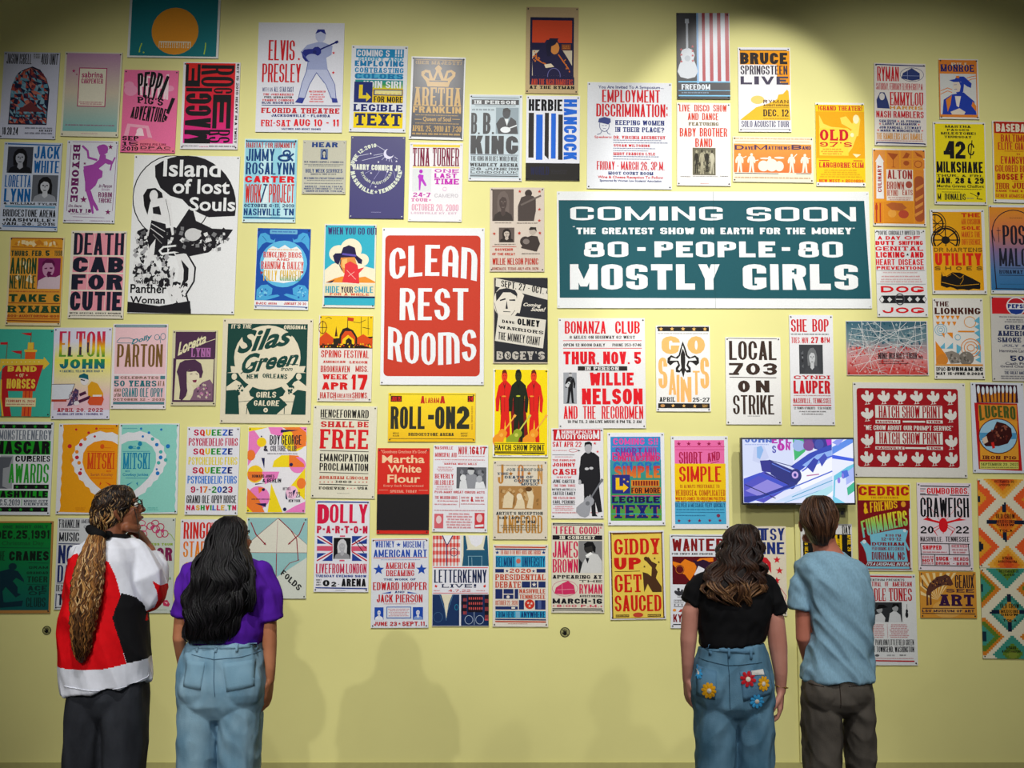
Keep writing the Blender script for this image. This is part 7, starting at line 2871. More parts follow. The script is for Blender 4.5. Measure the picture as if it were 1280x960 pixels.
    def hair(s, rows, n, rad, amp, freq, colfn, seed, th=105, inset=.007, tr=(0, .12, .85, 1.0), clump=7, name='hair', sides=5, base=None, swirl=0, parent=None):
        rnd = random.Random(seed)
        ys = np.array([r_[0] for r_ in rows], float); xl = np.array([r_[1] for r_ in rows], float); xr = np.array([r_[2] for r_ in rows], float)
        tk = np.array([r_[3] for r_ in rows], float); yc = np.array([r_[4] if len(r_) > 4 else 0 for r_ in rows], float)
        V, Fc, Cc = [], [], []
        rings = [];
        for i in range(len(rows)):
            a, b = s.P(xl[i], ys[i], yc[i]), s.P(xr[i], ys[i], yc[i]); c = (a + b) / 2
            rings.append(ringv(c, max((b.x - a.x) / 2 - inset, .004), max(tk[i] - inset, .004), 24, 0, 2.0))
        v, f = loft(rings); V += v; Fc += f; Cc += [hx(base or colfn(.3, 0, 0))] * len(v)
        cl = [(rnd.uniform(0, 6.28), rnd.uniform(.8, 1.25), rnd.uniform(-.5, .5)) for _ in range(clump)]
        for k in range(n):
            u0 = rnd.uniform(-1, 1); ph, fm, cd_ = cl[int((u0 + 1) / 2 * clump * .999)]
            ph += rnd.uniform(-.35, .35); t0 = rnd.uniform(tr[0], tr[1]); t1 = rnd.uniform(tr[2], tr[3]); st = int(10 + 16 * (t1 - t0)); pts = []
            lift = rnd.uniform(-.3, 1.0) * rad; a_ = amp * rnd.uniform(.6, 1.3)
            for j in range(st + 1):
                t = t0 + (t1 - t0) * j / st; y = ys[0] + (ys[-1] - ys[0]) * t
                L_, R_, T_, Y_ = np.interp(y, ys, xl), np.interp(y, ys, xr), np.interp(y, ys, tk), np.interp(y, ys, yc)
                an = R(th) * u0 + swirl * t + .10 * math.sin(6.28 * freq * .6 * t + ph * 2)
                wv = a_ * math.sin(6.2832 * freq * fm * t + ph) * min(1, t * 3)
                x = (L_ + R_) / 2 + ((R_ - L_) / 2 - 1.5) * math.sin(an); p = s.P(x, y, Y_)
                p.x += wv; p.y +=  - (T_ - .004) * math.cos(an) - lift - abs(a_) * .5 * math.sin(6.2832 * freq * fm * t + ph + 1.4) * min(1, t * 3)
                pts.append((p, t))
            nb = len(V); ns = sides
            for j, (p, t) in enumerate(pts):
                a = pts[max(0, j - 1)][0]; b = pts[min(st, j + 1)][0]; d = (b - a).normalized() if (b - a).length > 1e-6 else Vector((0, 0, -1))
                u_ = Vector((0, 1, 0)); u_ = (u_ - d * u_.dot(d)).normalized(); w_ = d.cross(u_)
                e = j / st; rr = rad * (min(1, .35 + e * 5) * min(1, .25 + (1 - e) * 4)) * (.8 + .4 * ((k * 7919) % 13) / 13)
                for q in range(ns):
                    an = 6.28318 * q / ns; V.append(p + u_ * rr * math.cos(an) + w_ * rr * math.sin(an)); Cc.append(hx(colfn(t, k, rnd.random() if False else (k * 0.618) % 1)))
            for j in range(st):
                for q in range(ns): Fc.append((nb + j * ns + q, nb + j * ns + (q + 1) % ns, nb + (j + 1) * ns + (q + 1) % ns, nb + (j + 1) * ns + q))
        return mesh_obj(name, [p - s.root.location for p in V], Fc, M['hair'], parent or s.root, True, cols=Cc)
    def legs(s, xl, xm, xr, mat_, hem=.06, r0=.1, r1=.085, shoe='202024', dep=.0, gap=0):
        """leg tubes from the hips to the floor, returned for fusing, and the shoes"""
        out = []
        for a, b, q in ((xl, xm - gap, -1), (xm + gap, xr, 1)):
            A = s.P((a + b) / 2, 895); hw = s.m(b - a) / 2
            rings = []
            for z, kx, ky in ((A.z + .2, .8, r0 * .75), (A.z + .1, .94, r0 * .95), (A.z, 1.0, r0), (.55, .93, r0 * .92), (.3, .88, r1), (hem + .02, .9, r1), (hem, .9, r1)):
                rings.append(ringv((A.x + q * .006 * (A.z - z), s.yp + dep * (A.z - z), z), hw * kx, ky, 24))
            out.append(loft(rings))
            sx = A.x + q * .012
            v, f = loft([ringv((sx, s.yp + .055, z), w_, l_, 20, 0, 2.6) for z, w_, l_ in ((0, .046, .135), (.02, .049, .14), (.028, .045, .132), (.05, .042, .12), (.075, .038, .085), (.1, .034, .06))])
            mesh_obj('shoe', [p - s.root.location for p in v], f, mat('shoe_canvas' , shoe, .7, .3), s.root, True)
        return out
    def patch(s, bv, quad, mt_, parent, nx=8, ny=6, off=.003, name='pocket', thick=.002):
        A, B, Cq, D = quad; V = []; Fc = []
        for j in range(ny + 1):
            for i in range(nx + 1):
                u, v = i / nx, j / ny
                x = (A[0] * (1 - u) + B[0] * u) * (1 - v) + (D[0] * (1 - u) + Cq[0] * u) * v; y = (A[1] * (1 - u) + B[1] * u) * (1 - v) + (D[1] * (1 - u) + Cq[1] * u) * v
                V.append(s.hit(bv, x, y, off))
        for j in range(ny):
            for i in range(nx): k = j * (nx + 1) + i; Fc.append((k, k + nx + 1, k + nx + 2, k + 1))
        o = mesh_obj(name, [p - s.root.location for p in V], Fc, mt_, parent, True)
        md = o.modifiers.new('thick', 'SOLIDIFY'); md.thickness = thick; md.offset = -1
        return o
    def hit(s, bv, x, y, off=.003):
        cx = s.root.location.x
        for k in range(12):
            p = s.P(x, y, -.13); p.x = cx + (p.x - cx) * (1 - .02 * k); p.y = s.yp - 1; h = bv.ray_cast(p, Vector((0, 1, 0)))
            if h[0] and h[0].y < s.yp - .02: return h[0] + Vector((0, -off, 0))
        return s.P(x, y, -.09)
    def tube(s, name, pts, r_, mt_, parent=None, n=6):
        v, f = limb(pts, [r_] * len(pts), n); return mesh_obj(name, [p - s.root.location for p in v], f, mt_, parent or s.root, True)
    def seam(s, bv, pts, mt_, parent, r_=.0016, name='seam'):
        P_ = []
        for (x0, y0), (x1, y1) in zip(pts, pts[1:]):
            n = max(2, int(math.hypot(x1 - x0, y1 - y0) / 3))
            P_ += [s.hit(bv, x0 + (x1 - x0) * i / n, y0 + (y1 - y0) * i / n, .0015) for i in range(n)]
        P_.append(s.hit(bv, *pts[-1], .0015)); return s.tube(name, P_, r_, mt_, parent)
    def neckring(s, name, c, rx, ry, r_, mt_, tilt=0, slope=0):
        n = 28; V, Fc = [], []
        for i in range(n):
            a = 6.28318 * i / n; ctr = Vector((c.x + rx * math.cos(a), c.y + ry * math.sin(a), c.z - tilt * math.sin(a) + slope * math.cos(a)))
            o_ = Vector((math.cos(a), math.sin(a), 0))
            for j in range(8): b = 6.28318 * j / 8; V.append(ctr + o_ * r_ * .5 * math.cos(b) + Vector((0, 0, r_ * math.sin(b))))
        for i in range(n):
            for j in range(8): Fc.append((i * 8 + j, i * 8 + (j + 1) % 8, ((i + 1) % n) * 8 + (j + 1) % 8, ((i + 1) % n) * 8 + j))
        return mesh_obj(name, [p - s.root.location for p in V], Fc, mt_, s.root, True)
def skin(name, c, c2): return mat(name, c, .5, .35, var=.06, scale=9, bump=.05, bscale=350, col2=c2)
M['eyew'] = mat('eye_white', 'd8d4cc', .2, .5); M['iris'] = mat('brown_iris', '2c1a10', .2, .6)
M['lip'] = mat('lip', 'a05a50', .45, .4); M['lipd'] = mat('dark_lip', '7a3c34', .45, .4); M['browd'] = mat('eyebrow_hair', '1c1412', .7)
M['gold'] = mat('gold_jewellery', 'd8a850', .25, .6, .9, var=.03)
def denim(name, c, c2): return mat(name, c, .85, .2, var=.1, scale=11, bump=.45, bscale=420, col2=c2, stretch=(1, 1, .5))
# ---- first visitor: hockey jersey and long braids
A = Person(-2.2, 136, 'person with waist long golden braids in a red, white and black hockey jersey')
sk = skin('deep_brown_skin', '8a5439', '77452e')
hc = A.P(146, 640)
parts = A.head(hc, 62, 14, 0, .98)
parts += [limb([A.P(143, 645, .0), A.P(140, 665, -.01), A.P(138, 682, -.01)], [.06, .055, .07])]
parts += [A.rows([(676, 122, 158, .06), (690, 104, 168, .09), (740, 100, 168, .1), (800, 98, 166, .1), (850, 104, 162, .09), (880, 108, 158, .06)])]
parts += [limb([A.P(163, 695), A.P(186, 742, .02), A.P(192, 700, .14), A.P(187, 686, .17)], [.045, .036, .028, .023]),
          limb([A.P(104, 695), A.P(96, 745), A.P(104, 790, .12), A.P(112, 792, .16)], [.04, .034, .026, .022])]
parts += A.hand(A.P(187, 686, .17), (-.42, -.1, .62), (-.5, .1, -.3), .95, (35, 50, 40), -1)
parts += A.hand(A.P(112, 792, .16), (.5, .3, -.4), (.2, -.3, -.6), .95, (25, 40, 30), 1)
parts += [limb([A.P(118, 890), A.P(114, 1000), Vector((A.P(112, 900).x, A.yp, .1))], [.06, .05, .038]), limb([A.P(156, 890), A.P(158, 1000), Vector((A.P(160, 900).x, A.yp, .1))], [.06, .05, .038])]
fuse('body', parts, sk, A.root, .0048, 3); A.face_parts(M['lipd'], M['browd'])
jr = [mat('jersey_white', 'eceffa', .75, .2, var=.03, bump=.3, bscale=500), mat('jersey_red', 'e40a16', .75, .15, var=.05, bump=.3, bscale=500), mat('jersey_black', '131316', .8, .2, var=.05, bump=.3, bscale=500)]
def x_sleeve(p): return 1 if PXY(p, A.yp - .02)[0] > 182 and PXY(p, A.yp)[1] < 775 else 0
def jfn(p):
    x, y = PXY(p, A.yp - (.14 if x_sleeve(p) == 0 else 0))
    hem = 836 + (0 if x < 130 else -(x - 130) * .2) + .0 * x
    if y > hem: return 0
    if p.y > A.yp + .1 and x > 180: return 0
    if inpoly(x, y, [(196, 725), (208, 734), (208, 760), (188, 770), (181, 765), (194, 759), (199, 750), (200, 740)]): return 1
    if inpoly(x, y, [(150, 742), (157, 744), (164, 748), (170, 760), (178, 767), (183, 800), (185.5, 830), (157.5, 840), (149, 800), (141, 772), (148, 750)]): return 2
    if x > 178 and y > 767: return 1
    if inpoly(x, y, [(60, 850), (60, 705), (92, 692), (100, 700), (112, 690), (128, 697), (137, 703), (143, 718), (149, 742), (150, 748), (141, 772), (149, 800), (158, 845)]): return 1
    return 0
jp = [A.rows([(672, 124, 156, .07, 0), (677, 112, 166, .10, 0), (684, 100, 176, .125), (700, 92, 180, .14), (725, 86, 180, .145), (760, 80, 181, .15), (790, 77.5, 184, .155), (820, 77, 186, .155), (845, 79, 186.5, .155, 0, .06), (858, 81, 187, .155, 0, .16)], 36)]
jp += [limb([A.P(166, 693), A.P(180, 720, -.005), A.P(187, 743, .03)], [A.m(18), A.m(22), A.m(20)]), limb([A.P(188, 744, .03), A.P(194, 722, .09), A.P(195, 702, .14)], [A.m(18), A.m(15), A.m(12.5)]),
       limb([A.P(106, 695), A.P(96, 745), A.P(104, 785, .09)], [A.m(16), A.m(17), A.m(14)])]
jo, jb = fuse('jersey', jp, None, A.root, .0042, 6, folds(.014, 9, 4, 4.0, 3), jfn, jr)
A.neckring('collar', A.P(140, 672, 0), .072, .075, .014, jr[2], .006, 0)
A.seam(jb, [(80, 858), (130, 863), (160, 858), (186, 846)], jr[0], jo, .0018, 'hem_stitching')
dk = denim('charcoal_trousers', '2b2d33', '3a3d44')
fuse('trousers', [A.rows([(838, 86, 182, .12), (870, 86, 182, .13), (888, 90, 178, .11), (905, 105, 160, .06)])] + A.legs(86, 131, 182, None, .05, .125, .12, 'c8c8c8'), dk, A.root, .008, 4, folds(.01, 12, 3, 0, 9))
def bc(t, k, q):
    dark = ['2a1a12', '4a2e1c', '6a4426', '3a2416']; gold = ['a8743c', 'c89858', '8a5a30', 'd8b480', '5a3820', '8a5c32', '704824', '4a2e1a']
    if t < .25: return ['1c120e', '281a14', '1c120e', '3a2618', '1a1210', '241812', '201612'][k % 7] if q > .1 else 'a88458'
    return gold[k % 8]
A.hair([(606, 141, 156, .045), (608, 135, 161, .07), (612, 128, 165, .09), (619, 120, 168, .102), (629, 116, 169, .105), (641, 113, 164, .1), (652, 113.5, 158, .095), (660, 115, 150, .08), (667, 118, 140, .05)], 340, .0027, .0022, 5, lambda t, k, q: bc(.1, k, (q * 3 + t * 17) % 1) if t < .72 - .25 * ((k * .37) % 1) else bc(.3 if k % 2 else .2, k, (q + t * 7) % 1), 5, 115, .006, (0, .03, .93, 1.0), 12, base='17100d', name='braided_hair')
A.hair([(664, 112, 133, .035, -.11), (680, 106, 132, .05, -.15), (700, 97, 131.5, .055, -.17), (725, 90, 130, .055, -.18), (750, 88, 126, .05, -.185), (775, 87.5, 121, .05, -.185), (800, 89, 116, .045, -.18), (815, 91, 113, .035, -.18), (828, 97, 107, .02, -.175)], 190, .0034, .0055, 11, lambda t, k, q: bc(.3 + t, k, q) if not (t > .6 and k % 2) else ['3a2616', '5a3c22'][k % 4 // 2], 8, 112, .008, (0, .03, .62, 1.0), 14, base='2e1c10', name='ponytail_braids')
scr = mat('black_scrunchie', '121214', .85, .2, bump=.6, bscale=90)
v, f = limb([A.P(112, 661, -.10), A.P(119, 667, -.14), A.P(128, 670, -.13), A.P(136, 668, -.08)], [.018, .024, .022, .016], 14); mesh_obj('scrunchie', [p - A.root.location for p in v], f, scr, A.root, True)
# glasses: rims, bridge and arms on the head frame
bm_ = mat('dark_frame', '17130f', .3, .6); H_ = lambda *p: A.hm @ Vector(p)
gl = None
rim = lambda q: [H_(q * .034 + .026 * math.cos(6.28318 * i / 18), .112 - .012 * abs(math.cos(6.28318 * i / 18)) * (q * math.cos(6.28318 * i / 18) > 0), .008 + .021 * math.sin(6.28318 * i / 18)) for i in range(19)]
gv, gf = [], []
for pts in (rim(-1), rim(1), [H_(-.009, .113, .012), H_(.009, .113, .012)], [H_(.06, .1, .014), H_(.082, .03, .014), H_(.083, -.015, .008)], [H_(-.06, .1, .014), H_(-.082, .03, .014), H_(-.083, -.015, .008)]):
    v, f = limb(pts, [.0022] * len(pts), 6); n = len(gv); gv += v; gf += [tuple(i + n for i in q) for q in f]
mesh_obj('glasses', [p - A.root.location for p in gv], gf, bm_, A.root, True)
A.tube('glasses_cord', [A.P(168, 636, -.06), A.P(171.5, 650, -.02), A.P(173.5, 665, .05), A.P(175, 677, .1)], .0022, bm_)
A.tube('earring', [A.P(164, 632, -.05), A.P(165, 634, -.055), A.P(166, 633, -.05)], .002, M['gold'])
# ---- second visitor: long black hair, purple tee, pale jeans
B = Person(-2.2, 280, 'person with long wavy black hair in a purple tee and pale blue jeans')
sk = skin('tan_skin', 'c8845f', 'b5734f')
parts = B.head(B.P(288, 680, .015), 38, 12, 0, .92)
parts += [limb([B.P(287, 680), B.P(284, 697), B.P(283, 712)], [.052, .05, .07])]
parts += [B.rows([(705, 258, 310, .07), (722, 240, 326, .09), (760, 243, 322, .1), (800, 245, 318, .1), (850, 245, 312, .09), (875, 250, 305, .06)])]
parts += [limb([B.P(238, 722), B.P(228, 765), B.P(224, 798), B.P(228, 830, .07), B.P(233, 845, .11)], [.034, .033, .029, .021, .019]),
          limb([B.P(332, 722), B.P(336, 770), B.P(337, 805), B.P(338, 835, .0), B.P(337.5, 850, .01)], [.032, .034, .0315, .023, .0195])]
parts += B.hand(B.P(337, 850, .01), (-.13, .05, -1), (-.9, .3, 0), .93, (10, 18, 18), -1)
parts += B.hand(B.P(233, 845, .11), (.35, .45, -.8), (.8, -.2, 0), .93, (14, 22, 20), 1)
parts += [limb([B.P(255, 890), B.P(252, 1000), Vector((B.P(252, 900).x, B.yp, .1))], [.06, .05, .038]), limb([B.P(302, 890), B.P(303, 1000), Vector((B.P(304, 900).x, B.yp, .1))], [.06, .05, .038])]
fuse('body', parts, sk, B.root, .0048, 3); B.face_parts(M['lip'], M['browd'])
pur = mat('purple_cotton', '5a20a8', .85, .15, var=.06, scale=12, bump=.3, bscale=600)
tp = [B.rows([(696, 266, 304, .062), (700, 254, 314, .075), (706, 244, 324, .095), (716, 234, 334, .112), (732, 230, 340, .12), (760, 233, 334, .122), (790, 236, 330, .118), (800, 240, 325, .11), (806, 243, 321, .1)], 32)]
tp += [limb([B.P(240, 718), B.P(233, 742), B.P(229.5, 765)], [A.m(14), A.m(15.5), A.m(13)], hem=True), limb([B.P(326, 717), B.P(335, 744), B.P(339, 769)], [A.m(14), A.m(16), A.m(14.5)], hem=True)]
fuse('tee_shirt', tp, pur, B.root, .0055, 5, folds(.011, 13, 6, 5.0, 21))
den = denim('pale_denim', '94b8cc', '7099b2')
jo, jb = fuse('jeans', [B.rows([(802, 236, 325, .119), (808, 234, 326, .123), (818, 229, 328, .13), (836, 224, 330, .138), (857, 222.5, 332, .142), (877, 223, 330, .135), (890, 226, 326, .11), (902, 240, 312, .06)], 32)] + [blob(B.P(251, 856, -.06), .095, .085, .105), blob(B.P(301, 856, -.06), .095, .085, .105)] + B.legs(225, 275, 325, None, .05, .12, .105, 'e0e0e0'), den, B.root, .006, 4, folds(.009, 12, 7, 3, 33))
d2 = denim('pale_denim_pocket', '8bb0c5', '7aa2b9'); st_ = mat('denim_stitching', '5a7f98', .8)
B.patch(jb, [(230, 826), (257, 827), (252, 862), (229, 858)], d2, jo); B.patch(jb, [(279, 829), (316, 826), (318, 858), (284, 864)], d2, jo)
B.patch(jb, [(241, 804), (321, 804.5), (323, 811), (239, 811)], d2, jo, 24, 2, .004, 'waistband')
for x in (243, 268, 294, 315): B.patch(jb, [(x, 806), (x + 3, 806), (x + 3, 815), (x, 815)], d2, jo, 2, 3, .007, 'belt_loop')
B.seam(jb, [(268, 812), (268.5, 850), (270, 870)], st_, jo); B.seam(jb, [(238, 819), (268, 824), (300, 822), (320, 818)], st_, jo)
def blk(t, k, q): return ['08080a', '0e0d10', '141216', '0a090b', '1c191d', '0c0b0d'][k % 6]
B.hair([(645, 280, 296, .045, 0), (647.5, 275, 301, .07, 0), (652, 269, 306, .09, -.005), (659, 265, 309, .095, -.01), (670, 260, 309.5, .1, -.015), (682, 256, 309, .1, -.03), (694, 249, 311, .1, -.05), (706, 243, 313, .09, -.07), (722, 237, 316, .08, -.09),
        (745, 230, 316, .07, -.1), (770, 228.5, 308, .065, -.1), (785, 229.5, 300, .06, -.1), (797, 231, 291, .05, -.1), (804, 236, 285, .035, -.1)], 380, .0046, .012, 3.4, blk, 11, 105, .007, (0, .04, .86, 1.0), 9, base='070708')
B.hair([(695, 306, 312, .02, -.06), (715, 310, 320, .02, -.09), (735, 310, 321, .02, -.11), (765, 306, 318, .015, -.12)], 16, .0036, .006, 1.5, blk, 4, 100, .004, (0, .1, .7, 1), 3, name='side_lock')
B.tube('earring', [B.P(307, 682, -.03), B.P(309.5, 685, -.03), B.P(309.5, 689, -.03), B.P(307, 690, -.03), B.P(305.5, 686, -.03)], .0018, M['gold'])
B.tube('bracelet', [B.P(224, 832, .02), B.P(228, 835, .03), B.P(233, 834, .06)], .003, bm_)
# ---- third visitor: brown waves, black crop top, jeans with flower patches
D = Person(-2.2, 916, 'person with wavy brown hair in a black crop top and flower patched jeans')
sk = skin('fair_skin', 'd09280', 'be7f6e')
parts = D.head(D.P(927, 690, .015), 12, 12, 0, .92)
parts += [limb([D.P(927, 690), D.P(922, 706), D.P(920, 718)], [.055, .052, .08])]
parts += [D.rows([(715, 893, 945, .07), (730, 880, 958, .095), (770, 880, 956, .11), (800, 880, 950, .113), (812, 875, 954, .116), (850, 885, 948, .09), (875, 890, 942, .06)])]
parts += [limb([D.P(876, 742), D.P(863, 765), D.P(860.5, 800), D.P(859.5, 830, .01), D.P(859, 850, .03)], [.036, .038, .036, .026, .0205]),
          limb([D.P(957, 746), D.P(969, 775), D.P(972.5, 808), D.P(976, 842, .0), D.P(976, 864, .01)], [.036, .041, .041, .029, .0215])]
parts += D.hand(D.P(976, 862, .01), (-.05, .0, -1), (-.9, .3, 0), .98, (15, 35, 35), -1)
parts += D.hand(D.P(859, 847, .03), (.05, .1, -1), (.9, .2, 0), .93, (12, 25, 25), 1)
parts += [limb([D.P(893, 890), D.P(892, 1000), Vector((D.P(891, 900).x, D.yp, .1))], [.06, .05, .038]), limb([D.P(942, 890), D.P(943, 1000), Vector((D.P(944, 900).x, D.yp, .1))], [.06, .05, .038])]
fuse('body', parts, sk, D.root, .0048, 3); D.face_parts(M['lip'], M['browd'])
bk = mat('black_cotton', '101013', .85, .2, var=.1, bump=.3, bscale=600)
tp = [D.rows([(706, 898, 946, .07), (712, 888, 952, .09), (719, 878, 959, .105), (729, 872, 965, .118), (745, 870, 966, .126), (768, 872, 963, .128), (788, 874.5, 958, .12, 0, .06), (804, 875.5, 953.5, .122, 0, .1)], 32)]
tp += [limb([D.P(880, 731), D.P(869, 743), D.P(864.5, 750)], [A.m(15), A.m(15), A.m(12.5)], hem=True), limb([D.P(955, 734), D.P(965, 752), D.P(970.5, 762)], [A.m(15.5), A.m(15.5), A.m(13)], hem=True)]
fuse('crop_top', tp, bk, D.root, .005, 5, folds(.009, 13, 8, -4.0, 41))
den = denim('mid_denim', '6d96b0', '4c7690')
jo, jb = fuse('jeans', [D.rows([(805, 873, 955, .118, 0, .08), (814, 871, 957, .123, 0, .05), (826, 868, 960, .132), (842, 866, 964, .14), (858, 865.5, 966, .145), (878, 866, 967, .138), (890, 869, 963, .11), (902, 885, 950, .06)], 32)] + [blob(D.P(892, 858, -.062), .09, .085, .105), blob(D.P(940, 858, -.062), .09, .085, .105)] + D.legs(870, 918, 965, None, .05, .118, .095, 'e0e0e0'), den, D.root, .006, 4, folds(.009, 12, 7, -3, 53))
d2 = denim('mid_denim_pocket', '6690ac', '5580a0'); st_ = mat('dark_stitching', '34586e', .8)
D.patch(jb, [(871, 834), (896, 839), (893, 874), (872, 871)], d2, jo); D.patch(jb, [(924, 839), (956, 839), (963, 868), (928, 876)], d2, jo)
D.patch(jb, [(886, 806), (943, 810), (944, 818), (885, 814)], d2, jo, 24, 2, .004, 'waistband')
for x, y in ((888, 808), (910, 810), (938, 812)): D.patch(jb, [(x, y), (x + 3, y), (x + 3, y + 12), (x, y + 12)], d2, jo, 2, 3, .007, 'belt_loop')
D.seam(jb, [(910, 818), (911, 850), (912, 885)], st_, jo); D.seam(jb, [(875, 826), (910, 832), (954, 829)], st_, jo)
def flower(x, y, r_, col, n, a0=0, sq=1.0):
    V, Fc, Cc = [], [], []
    for k in range(n):
        a = a0 + 6.28318 * k / n; b = len(V); V.append(D.hit(jb, x + r_ * .6 * sq * math.cos(a), y + r_ * .6 * math.sin(a), .0075)); Cc.append(hx(col))
        for j in range(10):
            t = 6.28318 * j / 10; lx = r_ * (.62 + .4 * math.cos(t)); ly = r_ * .21 * math.sin(t) * (1 + .35 * math.cos(t))
            V.append(D.hit(jb, x + (lx * math.cos(a) - ly * math.sin(a)) * sq, y + lx * math.sin(a) + ly * math.cos(a), .006)); Cc.append(hx(col))
        for j in range(10): Fc.append((b, b + 1 + j, b + 1 + (j + 1) % 10))
    b = len(V); V.append(D.hit(jb, x, y, .011)); Cc.append(hx('f0e8d8'))
    for j in range(12): t = 6.28318 * j / 12; V.append(D.hit(jb, x + r_ * .3 * math.cos(t) * sq, y + r_ * .3 * math.sin(t), .0085)); Cc.append(hx('e8dcc8'))
    for j in range(12): Fc.append((b, b + 1 + j, b + 1 + (j + 1) % 12))
    o = mesh_obj('flower_patch', [p - D.root.location for p in V], Fc, M['cloth'], jo, False, cols=Cc)
    o['label'] = {'e8a818': 'yellow flower patch', 'c81c28': 'red flower patch', '3ca4e0': 'light blue flower patch'}[col]
    md = o.modifiers.new('thick', 'SOLIDIFY'); md.thickness = .003; md.offset = 0
flower(874, 842, 7.5, '3ca4e0', 8, .2, .6); flower(885.3, 862.3, 10.2, 'e8a818', 10, .1, .85); flower(934, 848, 9.8, 'c81c28', 8, .2); flower(953.7, 854, 9.6, 'e8a818', 9, .3, .8); flower(945.4, 876, 8.8, '3ca4e0', 9, .1)
pc = [D.hit(jb, x, y, .009) for x, y in ((938.5, 838.2), (954.5, 836.8), (955, 843), (939, 843))]
ph = empty('phone', sum(pc, Vector()) / 4, 'white phone edge sticking out of the flowered jeans back pocket', 'phone')
v = [p - ph.location for p in pc] + [p + Vector((0, .006, 0)) - ph.location for p in pc]
mesh_obj('case', v, [(0, 3, 2, 1), (4, 5, 6, 7), (0, 1, 5, 4), (1, 2, 6, 5), (2, 3, 7, 6), (3, 0, 4, 7)], mat('white_case', 'e2dfda', .4), ph)
def brn(t, k, q):
    if t < .45: return ['1a100d', '241610', '2e1c15', '1e120e', '3a241a'][k % 5]
    if t < .68: return ['34211a', '3e281c', '2a1a14', '4a3022'][k % 4]
    return ['5c3e2a', '7a5638', '8c6644', '4c3324', '6c4a30', '9a7450'][k % 6]
D.hair([(655, 920, 939, .045, 0), (658, 914, 944, .07, 0), (663, 908, 948, .09, -.005), (671, 903, 951, .095, -.01), (682, 900, 952.5, .1, -.015), (694, 897, 953, .1, -.03), (705, 892, 954, .1, -.05), (716, 885, 956, .09, -.06), (728, 879, 957.5, .085, -.075), (738, 880, 954, .075, -.085), (747, 888, 944, .065, -.09), (756, 902, 938, .045, -.095), (762, 912, 932, .02, -.095)], 280, .0046, .017, 3.6, brn, 17, 105, .007, (0, .04, .72, 1.0), 8, base='1c110d')
bp = [D.P(976, 858, .01) + Vector((.03 * math.cos(t), .024 * math.sin(t), -.006 * math.cos(t))) for t in [6.28318 * i / 16 for i in range(17)]]
D.tube('bracelet', bp, .0025, M['gold'])
# ---- fourth visitor: short brown hair, heather blue tee, grey trousers
E = Person(-2.02, 1047, 'person with short brown hair in a heather blue tee and grey trousers')
sk = skin('ruddy_skin', 'c87c66', 'b26a54')
parts = E.head(E.P(1022, 655, .012), 4, 12, 0, .95)
parts += [limb([E.P(1026, 662, -.01), E.P(1031, 683, -.01), E.P(1036, 700, 0)], [.054, .054, .075])]
parts += [E.rows([(700, 1010, 1068, .07), (716, 1004, 1078, .09), (760, 1016, 1082, .1), (800, 1016, 1082, .1), (850, 1018, 1075, .09), (875, 1024, 1070, .06)])]
parts += [limb([E.P(1004, 722), E.P(1003.5, 765), E.P(1004, 797), E.P(1010, 825, .09), E.P(1015, 840, .13)], [.03, .034, .033, .025, .021]),
          limb([E.P(1078, 722), E.P(1082, 760, .01), E.P(1083, 800, .02), E.P(1078, 835, .12), E.P(1074, 845, .14)], [.03, .032, .031, .025, .021])]
parts += E.hand(E.P(1015, 840, .13), (.3, .1, -1), (.9, -.2, 0), .95, (12, 20, 20), 1)
parts += E.hand(E.P(1074, 845, .14), (-.3, .1, -1), (-.9, -.2, 0), .95, (12, 20, 20), -1)
parts += [limb([E.P(1028, 890), E.P(1027, 1000), Vector((E.P(1026, 900).x, E.yp, .1))], [.06, .05, .038]), limb([E.P(1073, 890), E.P(1074, 1000), Vector((E.P(1075, 900).x, E.yp, .1))], [.06, .05, .038])]
fuse('body', parts, sk, E.root, .0048, 3); E.face_parts(M['lip'], M['browd'])
hb = mat('heather_blue_jersey', '90b8cf', .85, .15, var=.08, scale=160, bump=.3, bscale=700, stretch=(1, 1, .4))
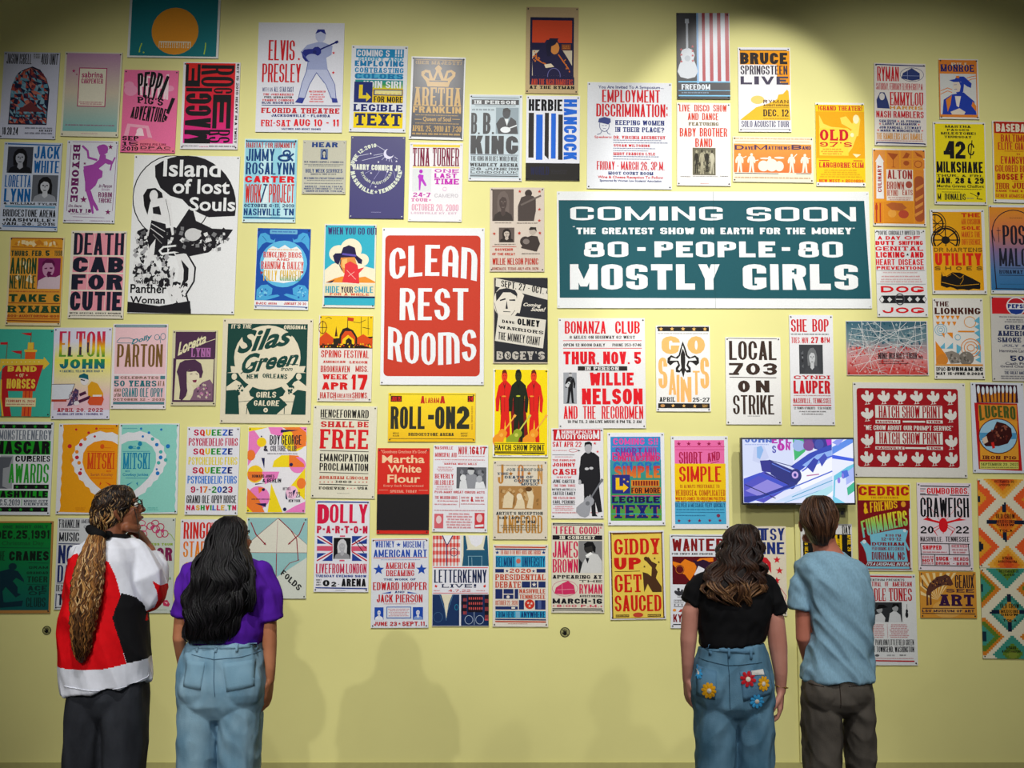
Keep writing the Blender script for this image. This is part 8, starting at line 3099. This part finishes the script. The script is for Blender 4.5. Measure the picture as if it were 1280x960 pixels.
tp = [E.rows([(691.5, 1018, 1050, .064), (694.5, 1010, 1060, .078), (700, 1002, 1072, .1), (709, 996, 1081, .115), (722, 996, 1087, .125), (742, 1003, 1089, .128), (765, 1011, 1088.5, .128), (790, 1014, 1087.5, .125), (820, 1008, 1088, .122), (838, 1004, 1089, .134), (848, 1003, 1090, .138)], 32)]
tp += [limb([E.P(1006, 712), E.P(1002, 735), E.P(1000.5, 756)], [A.m(11), A.m(13), A.m(13.5)], hem=True), limb([E.P(1073, 719), E.P(1079, 740, .01), E.P(1080.5, 758, .02)], [A.m(11), A.m(10.5), A.m(10.5)], hem=True)]
fuse('tee_shirt', tp, hb, E.root, .005, 5, folds(.016, 11, 4, 8.0, 61))
E.neckring('collar', E.P(1034, 694, 0), .062, .062, .008, hb, .004, -.004)
gt = denim('grey_twill', '5d5750', '4c4741')
jo, jb = fuse('trousers', [E.rows([(838, 1009, 1084, .11), (852, 1007, 1086, .118), (864, 1004, 1088.5, .128), (874, 1003, 1090.5, .13), (884, 1006, 1087, .11), (893, 1020, 1075, .06)], 32)] + [blob(E.P(1027, 866, -.05), .07, .085, .09), blob(E.P(1068, 866, -.05), .068, .085, .09)] + E.legs(1004, 1053, 1090, None, .05, .11, .085, '3a3028', gap=3.5), gt, E.root, .006, 3, folds(.01, 12, 8, 5, 71))
E.seam(jb, [(1012, 856), (1030, 858.5)], M['iris'], jo, .002, 'pocket_slit'); E.seam(jb, [(1062, 858), (1083, 856)], M['iris'], jo, .002, 'pocket_slit'); E.seam(jb, [(1050, 852), (1051, 885)], M['iris'], jo)
E.patch(jb, [(1025, 850.5), (1031, 851), (1030.5, 854.5), (1024.5, 854)], mat('black_patch', '101012', .7), jo, 3, 2, .004, 'badge')
def shb(t, k, q): return ['3a2418', '4a3022', '2e1c13', '5a3c2a', '402819', '6a4a34'][k % 6]
E.hair([(619, 1014, 1031, .05, 0), (622, 1007, 1038, .075, 0), (628, 1002, 1043, .085, -.005), (637, 998.5, 1046.5, .1, -.01), (650, 998.5, 1046.5, .103, -.012), (658, 1002.5, 1043, .098, -.018), (668, 1006, 1041, .09, -.018), (676, 1011, 1037, .078, -.012), (681.5, 1016, 1033, .066, -.014)], 300, .0036, .006, 1.3, shb, 23, 100, .006, (0, .55, .82, 1.0), 9, base='2a1a12', swirl=.5)
